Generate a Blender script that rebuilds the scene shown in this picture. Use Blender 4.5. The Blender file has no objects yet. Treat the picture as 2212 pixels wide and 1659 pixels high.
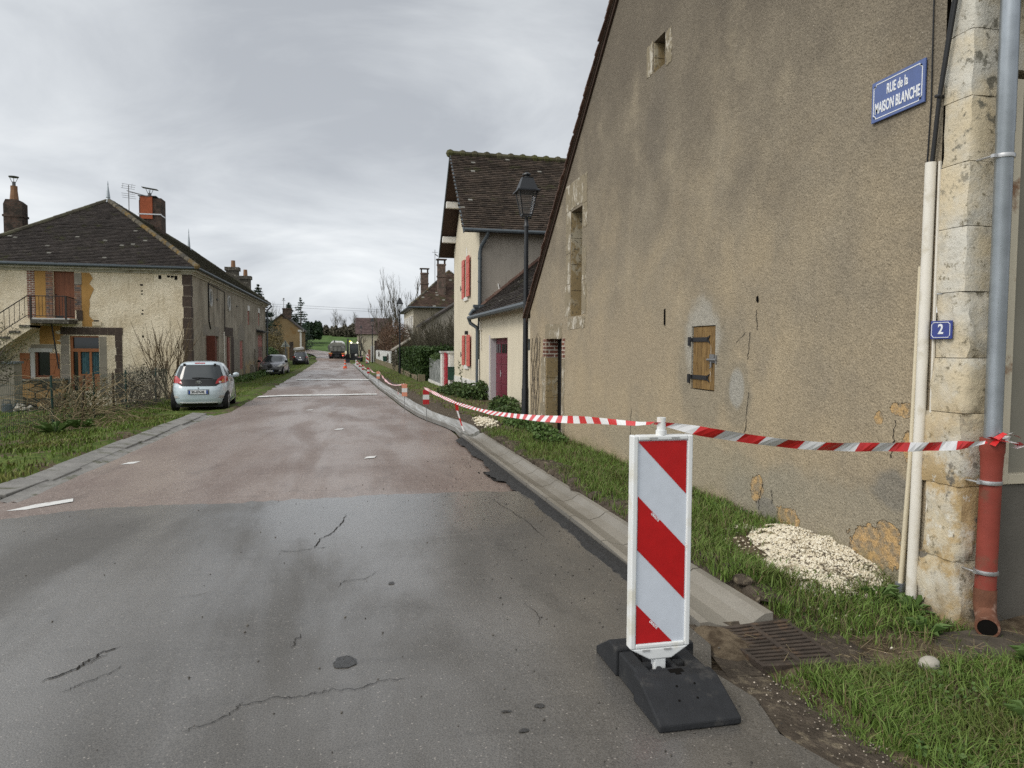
import bpy, bmesh, math, random
import numpy as np
from mathutils import Vector, Matrix
from mathutils.geometry import tessellate_polygon
random.seed(7); RNG = np.random.default_rng(7)
S = bpy.context.scene; COL = S.collection
rad = math.radians
# ------------------------------------------------------------------ camera
YAW, PITCH, ROLL, EYE = rad(12.6), rad(2.95), rad(0.35), 1.62
fw = Vector((math.sin(YAW)*math.cos(PITCH), math.cos(YAW)*math.cos(PITCH), -math.sin(PITCH)))
rt = Vector((math.cos(YAW), -math.sin(YAW), 0)); up = rt.cross(fw)
R2 = math.cos(ROLL)*rt + math.sin(ROLL)*up; U2 = -math.sin(ROLL)*rt + math.cos(ROLL)*up
cam = bpy.data.cameras.new('camera'); co = bpy.data.objects.new('camera', cam); COL.objects.link(co)
cam.sensor_fit = 'HORIZONTAL'; cam.sensor_width = 36.0; cam.lens = 1535/2212*36.0
cam.clip_start = 0.05; cam.clip_end = 3000
co.matrix_world = Matrix(((R2.x, U2.x, -fw.x, 0), (R2.y, U2.y, -fw.y, 0), (R2.z, U2.z, -fw.z, EYE), (0, 0, 0, 1)))
S.camera = co
# ------------------------------------------------------------------ light
SUN_EL, SUN_AZ = rad(42), rad(-112)          # azimuth from +Y towards +X: over the left shoulder
sd = Vector((math.sin(SUN_AZ)*math.cos(SUN_EL), math.cos(SUN_AZ)*math.cos(SUN_EL), math.sin(SUN_EL)))
sl = bpy.data.lights.new('sun', 'SUN'); sl.energy = 1.3; sl.angle = rad(22); sl.color = (1, .95, .87)
so = bpy.data.objects.new('sun', sl); COL.objects.link(so)
so.rotation_euler = (-sd).to_track_quat('-Z', 'Y').to_euler()
W = bpy.data.worlds.new('World'); S.world = W; W.use_nodes = True
nt = W.node_tree; N = nt.nodes; L = nt.links
bg = N['Background']
sky = N.new('ShaderNodeTexSky'); sky.sky_type = 'NISHITA'; sky.sun_disc = False
sky.sun_elevation = SUN_EL; sky.sun_rotation = SUN_AZ
SKY_STRENGTH = 0.115
bg.inputs['Strength'].default_value = SKY_STRENGTH
def wmath(op, a, b=None, c=None, clamp=False):
    n = N.new('ShaderNodeMath'); n.operation = op; n.use_clamp = clamp
    for i, x in enumerate((a, b, c)):
        if x is None: continue
        if isinstance(x, (int, float)): n.inputs[i].default_value = x
        else: L.new(x, n.inputs[i])
    return n.outputs[0]
tcw = N.new('ShaderNodeTexCoord'); sep = N.new('ShaderNodeSeparateXYZ'); L.new(tcw.outputs['Generated'], sep.inputs[0])
zc = wmath('ADD', wmath('MAXIMUM', sep.outputs[2], 0.0), 0.55)
cmb = N.new('ShaderNodeCombineXYZ')
L.new(wmath('DIVIDE', sep.outputs[0], zc), cmb.inputs[0]); L.new(wmath('DIVIDE', sep.outputs[1], zc), cmb.inputs[1])
mp = N.new('ShaderNodeMapping'); mp.inputs['Rotation'].default_value = (0, 0, rad(35)); mp.inputs['Scale'].default_value = (.55, 1.0, 1)
L.new(cmb.outputs[0], mp.inputs[0])
def wnoise(scale, det, rough, dist=0.0):
    n = N.new('ShaderNodeTexNoise'); n.inputs['Scale'].default_value = scale; n.inputs['Detail'].default_value = det
    n.inputs['Roughness'].default_value = rough; n.inputs['Distortion'].default_value = dist
    L.new(mp.outputs[0], n.inputs['Vector']); return n.outputs['Fac']
n1 = wnoise(1.0, 5, .48, .8); n2 = wnoise(3.6, 7, .58, .6)
cl = wmath('ADD', wmath('MULTIPLY', n1, .66), wmath('MULTIPLY', n2, .34))
ramp = N.new('ShaderNodeValToRGB'); L.new(cl, ramp.inputs[0])
cr = ramp.color_ramp
cr.elements[0].position = .415; cr.elements[0].color = (3.85, 4.06, 4.35, 1)
cr.elements[1].position = .60; cr.elements[1].color = (7.3, 7.45, 7.5, 1)
e = cr.elements.new(.50); e.color = (5.35, 5.58, 5.8, 1)
# brighter towards the horizon ahead and where the veiled sun is
hz = wmath('POWER', wmath('SUBTRACT', 1.0, wmath('MAXIMUM', sep.outputs[2], 0.0), clamp=True), 5.0)
dot = N.new('ShaderNodeVectorMath'); dot.operation = 'DOT_PRODUCT'; L.new(tcw.outputs['Generated'], dot.inputs[0]); dot.inputs[1].default_value = tuple(sd)
sg = wmath('POWER', wmath('MAXIMUM', dot.outputs['Value'], 0.0), 2.0)
gain = wmath('ADD', wmath('ADD', .88, wmath('MULTIPLY', hz, .36)), wmath('MULTIPLY', sg, .95))
vm = N.new('ShaderNodeVectorMath'); vm.operation = 'SCALE'; L.new(ramp.outputs[0], vm.inputs[0]); L.new(gain, vm.inputs['Scale'])
mixw = N.new('ShaderNodeMix'); mixw.data_type = 'RGBA'; mixw.inputs[0].default_value = .95
L.new(sky.outputs[0], mixw.inputs[6]); L.new(vm.outputs[0], mixw.inputs[7]); L.new(mixw.outputs[2], bg.inputs['Color'])
S.view_settings.view_transform = 'Standard'; S.view_settings.look = 'None'; S.view_settings.gamma = 1.0
S.view_settings.exposure = 0.25
S.cycles.use_denoising = False
S.cycles.max_bounces = 6; S.cycles.transparent_max_bounces = 12
# ------------------------------------------------------------------ helpers
def ray(u, v):                                   # direction through a pixel of the 2212x1659 view, for measuring on known planes
    return R2*((u-1106)/1535) + U2*((829.5-v)/1535) + fw
def onX(u, v, x):
    d = ray(u, v); t = x/d.x; return Vector((x, t*d.y, EYE+t*d.z))
def onY(u, v, y):
    d = ray(u, v); t = y/d.y; return Vector((t*d.x, y, EYE+t*d.z))
def onPlane(u, v, p0, p1):
    d = ray(u, v); nx, ny = p1[1]-p0[1], -(p1[0]-p0[0])
    t = (p0[0]*nx+p0[1]*ny)/(d.x*nx+d.y*ny); return Vector((t*d.x, t*d.y, EYE+t*d.z))
def lerp(x, xs, ys): return float(np.interp(x, xs, ys))
def zr(Y): return lerp(Y, [4, 52, 105, 140, 200, 260], [0, -.42, -.5, -.48, -.1, .6])
BASE = {}
class MB:
    def __init__(self): self.v = []; self.f = []; self.m = []
    def add(self, vs, fs, mi=0):
        n = len(self.v); self.v += [tuple(p) for p in vs]
        self.f += [tuple(i+n for i in q) for q in fs]; self.m += [mi]*len(fs)
    def box(self, x0, x1, y0, y1, z0, z1, mi=0, rot=0.0, piv=None):
        vs = [(x, y, z) for z in (z0, z1) for (x, y) in ((x0, y0), (x1, y0), (x1, y1), (x0, y1))]
        if rot:
            cx, cy = piv if piv else ((x0+x1)/2, (y0+y1)/2); c, s = math.cos(rot), math.sin(rot)
            vs = [(cx+(x-cx)*c-(y-cy)*s, cy+(x-cx)*s+(y-cy)*c, z) for x, y, z in vs]
        self.add(vs, [(0, 3, 2, 1), (4, 5, 6, 7), (0, 1, 5, 4), (1, 2, 6, 5), (2, 3, 7, 6), (3, 0, 4, 7)], mi)
    def prism(self, poly, ext, mi=0):            # planar polygon (3D points) swept by ext
        poly = [Vector(p) for p in poly]; ext = Vector(ext); n = len(poly)
        nor = Vector((0, 0, 0))
        for i in range(n): nor += poly[i].cross(poly[(i+1) % n])
        if nor.dot(ext) > 0: poly.reverse()
        vs = poly + [p+ext for p in poly]
        fs = [tuple(range(n)), tuple(reversed(range(n, 2*n)))] + [(i, i+n, (i+1) % n+n, (i+1) % n) for i in range(n)]
        self.add(vs, fs, mi)
    def tube(self, pts, r, n=8, cap=True, mi=0):
        pts = [Vector(p) for p in pts]; k = len(pts)
        rs = list(r) if isinstance(r, (list, tuple)) else [r]*k
        vs = []; fs = []; ref = None
        for i, p in enumerate(pts):
            d = (pts[min(i+1, k-1)]-pts[max(i-1, 0)]).normalized()
            if ref is None: ref = Vector((0, 0, 1)) if abs(d.z) < .9 else Vector((1, 0, 0))
            a = d.cross(ref).normalized(); b = a.cross(d); ref = b
            for j in range(n):
                t = 2*math.pi*j/n; vs.append(p+(a*math.cos(t)+b*math.sin(t))*rs[i])
        for i in range(k-1):
            for j in range(n):
                q = (j+1) % n; fs.append((i*n+j, i*n+q, (i+1)*n+q, (i+1)*n+j))
        if cap: fs += [tuple(reversed(range(n))), tuple(range((k-1)*n, k*n))]
        self.add(vs, fs, mi)
    def lathe(self, prof, c=(0, 0, 0), n=16, mi=0, rot=0.0):
        vs = []; fs = []; k = len(prof)
        for r, z in prof:
            for j in range(n):
                t = 2*math.pi*j/n+rot; vs.append((c[0]+r*math.cos(t), c[1]+r*math.sin(t), c[2]+z))
        for i in range(k-1):
            for j in range(n):
                q = (j+1) % n; fs.append((i*n+j, i*n+q, (i+1)*n+q, (i+1)*n+j))
        fs += [tuple(reversed(range(n))), tuple(range((k-1)*n, k*n))]
        self.add(vs, fs, mi)
    def wheel(self, c, r, w, n=24, ax='x', mi=0, prof=None):
        prof = prof or [(r*.55, -w/2), (r*.92, -w/2), (r, -w*.36), (r, w*.36), (r*.92, w/2), (r*.55, w/2)]
        vs = []; fs = []; k = len(prof)
        for rr, t in prof:
            for j in range(n):
                a = 2*math.pi*j/n; p, q = rr*math.cos(a), rr*math.sin(a)
                vs.append((c[0]+t, c[1]+p, c[2]+q) if ax == 'x' else (c[0]+p, c[1]+t, c[2]+q))
        for i in range(k-1):
            for j in range(n):
                q = (j+1) % n; fs.append((i*n+j, (i+1)*n+j, (i+1)*n+q, i*n+q))
        fs += [tuple(range(n)), tuple(reversed(range((k-1)*n, k*n)))]
        self.add(vs, fs, mi)
    def ball(self, c, r, n=10, m=7, sq=(1, 1, 1), mi=0):
        pr = [(max(1e-4, math.sin(math.pi*i/m)), -math.cos(math.pi*i/m)) for i in range(m+1)]
        vs = []; fs = []
        for a, z in pr:
            for j in range(n):
                t = 2*math.pi*j/n; vs.append((c[0]+r*sq[0]*a*math.cos(t), c[1]+r*sq[1]*a*math.sin(t), c[2]+r*sq[2]*z))
        for i in range(m):
            for j in range(n):
                q = (j+1) % n; fs.append((i*n+j, i*n+q, (i+1)*n+q, (i+1)*n+j))
        self.add(vs, fs, mi)
    def holed(self, outer, holes, depth, mi=0, mr=None):   # wall face with real openings; depth = reveal vector
        loops = [[Vector(p) for p in outer]] + [[Vector(p) for p in h] for h in holes]
        tris = tessellate_polygon(loops); flat = [p for l in loops for p in l]
        nrm = -Vector(depth); fs = []
        for t in tris:
            a, b, c = (flat[i] for i in t)
            fs.append(tuple(t) if (b-a).cross(c-a).dot(nrm) > 0 else tuple(reversed(t)))
        self.add(flat, fs, mi)
        for h in loops[1:]:
            n = len(h); d = Vector(depth)
            self.add(h+[p+d for p in h], [(i, (i+1) % n, (i+1) % n+n, i+n) for i in range(n)], mi if mr is None else mr)
def mesh_np(name, V, F, mi=None):
    me = bpy.data.meshes.new(name); V = np.asarray(V, np.float32); F = np.asarray(F, np.int32); k = F.shape[1]
    me.vertices.add(len(V)); me.vertices.foreach_set('co', V.ravel())
    me.loops.add(F.size); me.loops.foreach_set('vertex_index', F.ravel())
    me.polygons.add(len(F)); me.polygons.foreach_set('loop_start', np.arange(0, F.size, k, dtype=np.int32))
    if mi is not None: me.polygons.foreach_set('material_index', np.asarray(mi, np.int32))
    me.update(calc_edges=True); return me
def link(name, me, mats, parent=None, smooth=None, bevel=0.0, loc=None):
    o = bpy.data.objects.new(name, me); COL.objects.link(o)
    for m in (mats if isinstance(mats, (list, tuple)) else [mats]): me.materials.append(m)
    if parent is not None: o.parent = parent; BASE[o.name] = BASE.get(parent.name, Vector((0, 0, 0)))
    if loc is not None: o.location = loc; BASE[o.name] = Vector(loc)
    if smooth is not None:
        me.polygons.foreach_set('use_smooth', [True]*len(me.polygons)); me.set_sharp_from_angle(angle=rad(smooth))
    if bevel:
        b = o.modifiers.new('bevel', 'BEVEL'); b.width = bevel; b.segments = 2; b.limit_method = 'ANGLE'; b.angle_limit = rad(40)
    return o
def build(name, mb, mats, parent=None, base=None, smooth=None, bevel=0.0):
    """one mesh object; points are world points, stored relative to the thing's base"""
    b = Vector(base) if base is not None else (BASE.get(parent.name, Vector((0, 0, 0))) if parent is not None else Vector((0, 0, 0)))
    me = bpy.data.meshes.new(name); me.from_pydata([(p[0]-b.x, p[1]-b.y, p[2]-b.z) for p in mb.v], [], mb.f)
    me.polygons.foreach_set('material_index', mb.m); me.update()
    return link(name, me, mats, parent, smooth, bevel, b if (base is not None and parent is None) else None)
def tag(o, label, cat, group=None):
    o['label'] = label; o['category'] = cat
    if group: o['group'] = group
    return o
def thing(name, loc, label, cat, group=None, rz=0.0, local=False):
    o = bpy.data.objects.new(name, None); COL.objects.link(o); o.location = loc; o.rotation_euler = (0, 0, rz); o.empty_display_size = .2
    BASE[o.name] = Vector((0, 0, 0)) if local else Vector(loc)
    return tag(o, label, cat, group)
def structure(o): o['kind'] = 'structure'; return o
def stuff(o, label=None, cat=None):
    o['kind'] = 'stuff'
    if label: o['label'] = label; o['category'] = cat
    return o
def copy_thing(o, loc, label, rz=None):
    c = o.copy(); COL.objects.link(c); c.location = loc; c['label'] = label
    if rz is not None: c.rotation_euler = (0, 0, rz)
    def rec(src, dst):
        for ch in list(src.children):
            k = ch.copy(); COL.objects.link(k); k.parent = dst; rec(ch, k)
    rec(o, c); return c
def text_mesh(name, txt, size, mat, parent, M, sx=1.0, bold=0.0, thick=.0015, base=None):
    cu = bpy.data.curves.new('writing', 'FONT'); cu.body = txt; cu.size = size; cu.align_x = 'CENTER'; cu.align_y = 'CENTER'
    cu.extrude = thick; cu.offset = bold; cu.resolution_u = 4
    t = bpy.data.objects.new('writing', cu); COL.objects.link(t); bpy.context.view_layer.update()
    me = bpy.data.meshes.new_from_object(t.evaluated_get(bpy.context.evaluated_depsgraph_get()))
    bpy.data.objects.remove(t); bpy.data.curves.remove(cu)
    b = BASE.get(parent.name, Vector((0, 0, 0)))
    me.transform(Matrix.Translation(-b) @ M @ Matrix.Diagonal((sx, 1, 1, 1))); me.materials.clear()
    return link(name, me, mat, parent)
# ------------------------------------------------------------------ materials
class NT:
    def __init__(self, name):
        self.m = bpy.data.materials.new(name); self.m.use_nodes = True; self.t = self.m.node_tree
        self.p = self.t.nodes['Principled BSDF']; g = self.t.nodes.new('ShaderNodeNewGeometry')
        self.pos = g.outputs['Position']; self.isl = g.outputs['Random Per Island']; self.nrm = g.outputs['Normal']
        s = self.t.nodes.new('ShaderNodeSeparateXYZ'); self.l(self.pos, s.inputs[0]); self.x, self.y, self.z = s.outputs
    def l(self, a, b): self.t.links.new(a, b)
    def put(self, sock, v):
        if isinstance(v, bpy.types.NodeSocket): self.l(v, sock)
        elif isinstance(v, (tuple, list)) and len(v) == 3 and sock.type == 'RGBA': sock.default_value = (*v, 1)
        else: sock.default_value = v
    def scale(self, s, off=(0, 0, 0), rot=(0, 0, 0), src=None):
        n = self.t.nodes.new('ShaderNodeMapping'); n.inputs['Scale'].default_value = s; n.inputs['Location'].default_value = off; n.inputs['Rotation'].default_value = rot
        self.l(src or self.pos, n.inputs[0]); return n.outputs[0]
    def noise(self, scale, det=4, rough=.55, vec=None, dist=0.0):
        n = self.t.nodes.new('ShaderNodeTexNoise'); n.inputs['Scale'].default_value = scale; n.inputs['Detail'].default_value = det
        n.inputs['Roughness'].default_value = rough; n.inputs['Distortion'].default_value = dist
        self.l(vec or self.pos, n.inputs['Vector']); return n.outputs['Fac']
    def voro(self, scale, vec=None, feat='F1', out='Distance', rnd=1.0):
        n = self.t.nodes.new('ShaderNodeTexVoronoi'); n.feature = feat; n.inputs['Scale'].default_value = scale; n.inputs['Randomness'].default_value = rnd
        self.l(vec or self.pos, n.inputs['Vector']); return n.outputs[out]
    def brick(self, vec, c1, c2, mortar, bw, bh, ms=.01):
        n = self.t.nodes.new('ShaderNodeTexBrick'); self.l(vec, n.inputs['Vector'])
        self.put(n.inputs['Color1'], c1); self.put(n.inputs['Color2'], c2); self.put(n.inputs['Mortar'], mortar)
        n.inputs['Scale'].default_value = 1; n.inputs['Mortar Size'].default_value = ms; n.inputs['Brick Width'].default_value = bw; n.inputs['Row Height'].default_value = bh
        return n.outputs['Color'], n.outputs['Fac']
    def math(self, op, a, b=None, c=None, clamp=False):
        n = self.t.nodes.new('ShaderNodeMath'); n.operation = op; n.use_clamp = clamp
        for i, v in enumerate((a, b, c)):
            if v is not None: self.put(n.inputs[i], v)
        return n.outputs[0]
    def add(self, a, b): return self.math('ADD', a, b)
    def mul(self, a, b): return self.math('MULTIPLY', a, b)
    def step(self, v, a, b, lo=0.0, hi=1.0):
        n = self.t.nodes.new('ShaderNodeMapRange'); n.interpolation_type = 'SMOOTHSTEP'
        self.put(n.inputs[0], v)
        for i, q in enumerate((a, b, lo, hi)): n.inputs[i+1].default_value = q
        return n.outputs[0]
    def lin(self, v, a, b, lo, hi):
        n = self.t.nodes.new('ShaderNodeMapRange'); self.put(n.inputs[0], v)
        for i, q in enumerate((a, b, lo, hi)): n.inputs[i+1].default_value = q
        return n.outputs[0]
    def mix(self, f, a, b, mode='MIX'):
        n = self.t.nodes.new('ShaderNodeMix'); n.data_type = 'RGBA'; n.blend_type = mode
        self.put(n.inputs[0], f); self.put(n.inputs[6], a); self.put(n.inputs[7], b); return n.outputs[2]
    def bright(self, col, f):
        n = self.t.nodes.new('ShaderNodeVectorMath'); n.operation = 'SCALE'; self.put(n.inputs[0], col); self.put(n.inputs['Scale'], f); return n.outputs[0]
    def bump(self, h, strength=.5, dist=.01):
        n = self.t.nodes.new('ShaderNodeBump'); n.inputs['Strength'].default_value = strength; n.inputs['Distance'].default_value = dist
        self.l(h, n.inputs['Height'])
        if self.p.inputs['Normal'].is_linked: self.l(self.p.inputs['Normal'].links[0].from_socket, n.inputs['Normal'])
        self.l(n.outputs[0], self.p.inputs['Normal'])
    def blob(self, c, r, wob=.35, ns=4.0, soft=.25):     # soft irregular patch round a point of the wall (ellipsoid radii r)
        d = self.scale(tuple(1/q for q in r), tuple(-a/q for a, q in zip(c, r)))
        n = self.t.nodes.new('ShaderNodeVectorMath'); n.operation = 'LENGTH'; self.l(d, n.inputs[0])
        w = self.math('MULTIPLY_ADD', self.noise(ns, 5, .6), 2*wob, -wob)
        return self.step(self.add(n.outputs['Value'], w), 1+soft/2, 1-soft/2)
    def out(self, col, rough=.8, spec=.3, metal=0.0):
        self.put(self.p.inputs['Base Color'], col); self.put(self.p.inputs['Roughness'], rough)
        self.p.inputs['Specular IOR Level'].default_value = spec; self.p.inputs['Metallic'].default_value = metal; return self.m
def mat(name, col, rough=.75, spec=.3, var=.18, sc=3.0, bump=.3, bs=60.0, bd=.004, metal=0.0, isl=0.0, coat=0.0, streak=0.0, grime=None, gs=2.0):
    n = NT(name); f = n.noise(sc, 6, .6)
    c = n.bright(col, n.lin(f, .25, .75, 1-var, 1+var))
    if isl: c = n.bright(c, n.lin(n.isl, 0, 1, 1-isl, 1+isl))
    if streak: c = n.bright(c, n.lin(n.noise(1.0, 5, .6, n.scale((9, 9, .6))), .3, .7, 1-streak, 1+streak*.5))
    if grime: c = n.mix(n.step(n.noise(gs, 7, .65), .52, .68), c, grime)
    if bump: n.bump(n.noise(bs, 4, .6), bump, bd)
    if coat: n.p.inputs['Coat Weight'].default_value = coat; n.p.inputs['Coat Roughness'].default_value = .06
    return n.out(c, rough, spec, metal)
def leafmat(name, c1, c2, c3=None, rough=.6, tr=.0):
    n = NT(name); c = n.mix(n.isl, c1, c2)
    if c3: c = n.mix(n.step(n.noise(1.3, 3, .5), .45, .7), c, c3)
    return n.out(c, rough, .25)
M = {}
def barn_stucco():
    n = NT('barn_stucco')
    ochre, grey, dark = (.375, .304, .204), (.275, .234, .174), (.158, .134, .104)
    big = n.noise(.75, 6, .62, dist=.6); med = n.noise(2.6, 6, .6)
    h = n.add(n.mul(n.add(n.z, -2.3), .16), n.mul(n.add(big, -.5), 1.25))
    c = n.mix(n.step(n.add(h, n.mul(n.add(med, -.5), .6)), -.42, .34), ochre, grey)
    c = n.mix(n.step(n.add(n.mul(n.add(n.z, -2.9), .24), n.mul(n.add(n.noise(1.1, 6, .65), -.5), 1.5)), -.25, .85), c, dark)
    dmg = n.noise(1.0, 5, .62, n.scale((3.2, 3.2, .45)))
    c = n.mix(n.mul(n.step(dmg, .46, .76), .12), c, dark)                                   # rain streaks of dirt
    c = n.mix(n.mul(n.step(n.noise(1.7, 5, .6), .52, .74), .28), c, (.44, .37, .26))
    cem, cemd = (.40, .385, .34), (.20, .185, .15)
    def put(c, f, col, k=1.0): return n.mix(n.mul(f, k), c, col)
    c = put(c, n.blob((3.75, 7.15, 1.42), (1, .62, .72), .28, 3.2, .5), cemd, .45)
    c = put(c, n.blob((3.75, 7.20, 1.70), (1, .38, .46), .3, 5, .4), cem, .6)
    c = put(c, n.blob((3.75, 6.45, 1.22), (1, .14, .20), .3, 5, .4), (.46, .45, .41), .8)
    c = put(c, n.blob((3.75, 6.42, 1.15), (1, .24, .34), .3, 4, .5), cemd, .45)
    c = put(c, n.blob((3.75, 9.6, 1.6), (1, 1.6, .5), .5, 1.6, .6), (.33, .27, .19), .5)
    c = put(c, n.blob((3.75, 7.9, .35), (1, 2.4, .32), .5, 2.0, .5), (.30, .27, .20), .55)
    c = put(c, n.blob((3.75, 4.9, .15), (1, 1.6, .45), .5, 2.4, .5), (.27, .25, .20), .6)
    c = put(c, n.blob((3.75, 8.5, 4.45), (1, .30, .7), .5, 4.0, .7), (.16, .14, .115), .35)
    ylw = (.50, .33, .155)
    stone = n.mix(n.step(n.noise(13, 6, .68), .42, .58), ylw, (.30, .235, .155)); stone = n.mix(n.step(n.noise(30, 4, .7), .6, .66), stone, (.12, .09, .06))
    bare = None
    for cc, rr in (((3.75, 4.47, .16), (1, .30, .15)), ((3.75, 4.33, .30), (1, .12, .08)), ((3.75, 5.55, .12), (1, .17, .10)), ((3.75, 6.05, .30), (1, .11, .13)),
                   ((3.75, 4.22, 1.20), (1, .13, .055)), ((3.75, 4.47, 1.12), (1, .045, .05)), ((3.75, 4.17, .95), (1, .06, .10))):
        f = n.blob(cc, rr, .7, 9, .05); bare = f if bare is None else n.math('MAXIMUM', bare, f)
    c = n.mix(bare, c, stone)
    rub = n.math('MAXIMUM', n.blob((3.75, 5.88, .12), (1, .16, .12), .3, 8, .1), n.blob((3.75, 4.3, .62), (1, .2, .14), .5, 6, .5))
    c = n.mix(n.mul(rub, .8), c, (.21, .195, .165))
    moss = n.step(n.add(n.mul(n.add(n.z, -.1), -1.6), n.mul(n.noise(2.2, 5, .6), 1.0)), .42, .75)
    c = n.mix(n.mul(moss, .45), c, (.17, .165, .07))
    gr = n.noise(75, 4, .75); vv = n.voro(60); c = n.bright(c, n.lin(n.noise(16, 5, .7), .3, .7, .88, 1.12)); c = n.mix(n.mul(n.step(n.voro(11), .07, .03), .8), c, (.05, .042, .034))
    c = n.bright(c, n.lin(gr, .3, .7, .66, 1.34)); c = n.mix(n.step(vv, .24, .08), c, n.bright(c, .62))
    c = n.mix(n.mul(n.step(n.voro(26, out='Distance'), .10, .05), n.step(n.noise(3), .5, .6)), c, (.60, .55, .46))
    n.bump(n.add(n.mul(big, 3.0), med), .35, .02); n.bump(n.noise(7, 4, .6, n.scale((1, 1, 1.5), (0, 0, 0), (.5, 0, 0)), .8), .5, .02)
    n.bump(n.add(n.mul(gr, .7), n.mul(vv, .5)), .8, .012)
    n.bump(bare, 1.0, -.05)
    return n.out(c, .92, .12)
M['stucco'] = barn_stucco()
def quoin():
    n = NT('quoin_limestone'); f = n.noise(2.3, 6, .62)
    c = n.mix(n.step(f, .36, .64), (.56, .475, .33), (.54, .515, .45))
    c = n.bright(c, n.lin(n.isl, 0, 1, .86, 1.14))
    c = n.mix(n.step(n.noise(16, 6, .75), .55, .66), c, (.22, .19, .13))
    c = n.mix(n.mul(n.step(n.noise(5, 5, .6), .6, .7), .8), c, (.66, .62, .52))
    c = n.mix(n.mul(n.step(n.noise(7, 6, .7, n.scale((1, 1, 1), (3, 5, 1))), .56, .64), n.step(n.z, 2.2, 3.0, .2, .9)), c, (.16, .15, .12))
    c = n.mix(n.step(n.add(n.mul(n.z, -1.2), n.noise(6, 5, .6)), .35, .8), c, (.30, .22, .12))
    low = n.step(n.z, 1.5, .7)
    c = n.mix(n.mul(low, n.step(n.noise(3.4, 6, .68), .46, .58)), c, (.46, .335, .175)); c = n.mix(n.mul(low, n.step(n.noise(4.2, 6, .66, n.scale((1, 1, 1), (7, 2, 4))), .56, .62)), c, (.17, .15, .12)); c = n.mix(n.mul(low, n.step(n.noise(8, 6, .7, n.scale((1, 1, .7), (1, 8, 2))), .60, .66)), c, (.68, .64, .55))
    n.bump(n.noise(6, 5, .6), .6, .03); n.bump(n.noise(60, 5, .7), .7, .008)
    return n.out(c, .9, .15)
M['quoin'] = quoin()
def flaky(name, under, flake, t0=.46, sc=6.0):
    n = NT(name); f = n.noise(sc, 8, .72, n.scale((1, 1.0, .6)))
    c = n.mix(n.step(f, t0, t0+.08), under, flake); c = n.mix(n.step(n.noise(22, 5, .7), .56, .66), c, (.10, .09, .07))
    n.bump(f, .6, .01); return n.out(c, .9, .15)
M['flaky'] = flaky('limewashed_stone', (.25, .21, .145), (.50, .46, .385), .52)
M['jamb'] = flaky('jamb_stone', (.30, .225, .12), (.42, .37, .27), .5, 3.0)
def asphalt(name, a, b, chip, sp, wet0, wet1, sc=130.0, c0=.08, c1=.75):
    n = NT(name); st = n.scale((1.0, .16, 1)); ws = n.noise(1.15, 6, .58, st, .5); wl = n.noise(.42, 5, .55, n.scale((1, .55, 1)), .4)
    fine = n.noise(sc, 2, .6); vr = n.voro(sc*.8, out='Color'); sepc = n.t.nodes.new('ShaderNodeSeparateColor'); n.l(vr, sepc.inputs[0]); vd = n.voro(sc*.8)
    c = n.mix(n.step(n.add(wl, n.mul(n.add(ws, -.5), .6)), .36, .64), a, b)
    c = n.bright(c, n.lin(fine, .25, .75, .50, 1.55))
    c = n.mix(n.mul(n.step(sepc.outputs[0], 1-sp, 1-sp+.03), n.step(vd, .55, .3)), c, chip)
    c = n.mix(n.mul(n.step(n.noise(2.2, 6, .66, n.scale((1, .35, 1), (4, 9, 0))), .56, .70), .4), c, n.bright(a, .6)); sw = n.noise(1.0, 7, .68, n.scale((.7, 2.4, 1), (2, 5, 0), (0, 0, .25)), 2.6); c = n.mix(n.mul(n.step(sw, .52, .70), .26), c, n.bright(a, .6)); c = n.mix(n.mul(n.step(sw, .42, .28), .3), c, n.bright(b, 1.35))
    wet = n.step(n.add(n.add(n.mul(ws, .65), n.mul(wl, .5)), n.mul(n.blob((.55, 7.3, 0), (1.5, 1.0, 9), .35, 2.0, .7), .14)), .46, .66)
    n.bump(n.add(fine, n.mul(vd, -.6)), .40, .005); n.bump(n.noise(.9, 3, .5), .25, .03)
    n.p.inputs['Coat Weight'].default_value = 0.0; n.put(n.p.inputs['Coat Weight'], n.lin(wet, 0, 1, c0, c1)); n.p.inputs['Coat Roughness'].default_value = .24
    return n.out(c, n.lin(wet, 0, 1, wet1, wet0), .42)
M['asphalt'] = asphalt('worn_grey_asphalt', (.088, .081, .071), (.134, .124, .111), (.30, .27, .235), .04, .22, .48)
M['chipseal'] = asphalt('pink_chipseal', (.165, .121, .100), (.245, .190, .158), (.40, .33, .285), .14, .36, .56, 80.0, .06, .22)
def gutter():
    n = NT('gutter_concrete'); f = n.noise(1.6, 6, .6, n.scale((1, .5, 1)))
    c = n.mix(n.step(f, .35, .65), (.185, .165, .132), (.255, .233, .195))
    far = n.step(n.add(n.y, n.mul(n.noise(.6), 3.0)), 13.6, 15.5)
    c = n.mix(far, c, n.mix(n.step(n.noise(1.4, 6, .65, n.scale((9, .35, 1))), .36, .60), (.41, .412, .40), (.255, .248, .228)))
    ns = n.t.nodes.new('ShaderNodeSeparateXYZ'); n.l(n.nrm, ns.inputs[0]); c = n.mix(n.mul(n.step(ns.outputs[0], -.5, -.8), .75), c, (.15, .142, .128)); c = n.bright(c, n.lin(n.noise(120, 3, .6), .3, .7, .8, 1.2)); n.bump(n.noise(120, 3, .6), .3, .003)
    return n.out(c, n.lin(f, .3, .7, .7, .45), .35)
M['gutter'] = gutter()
M['old_kerb'] = mat('old_kerb_stone', (.215, .205, .188), .7, .3, .3, 4, .6, 25, .012, grime=(.085, .085, .05), gs=3)
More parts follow.
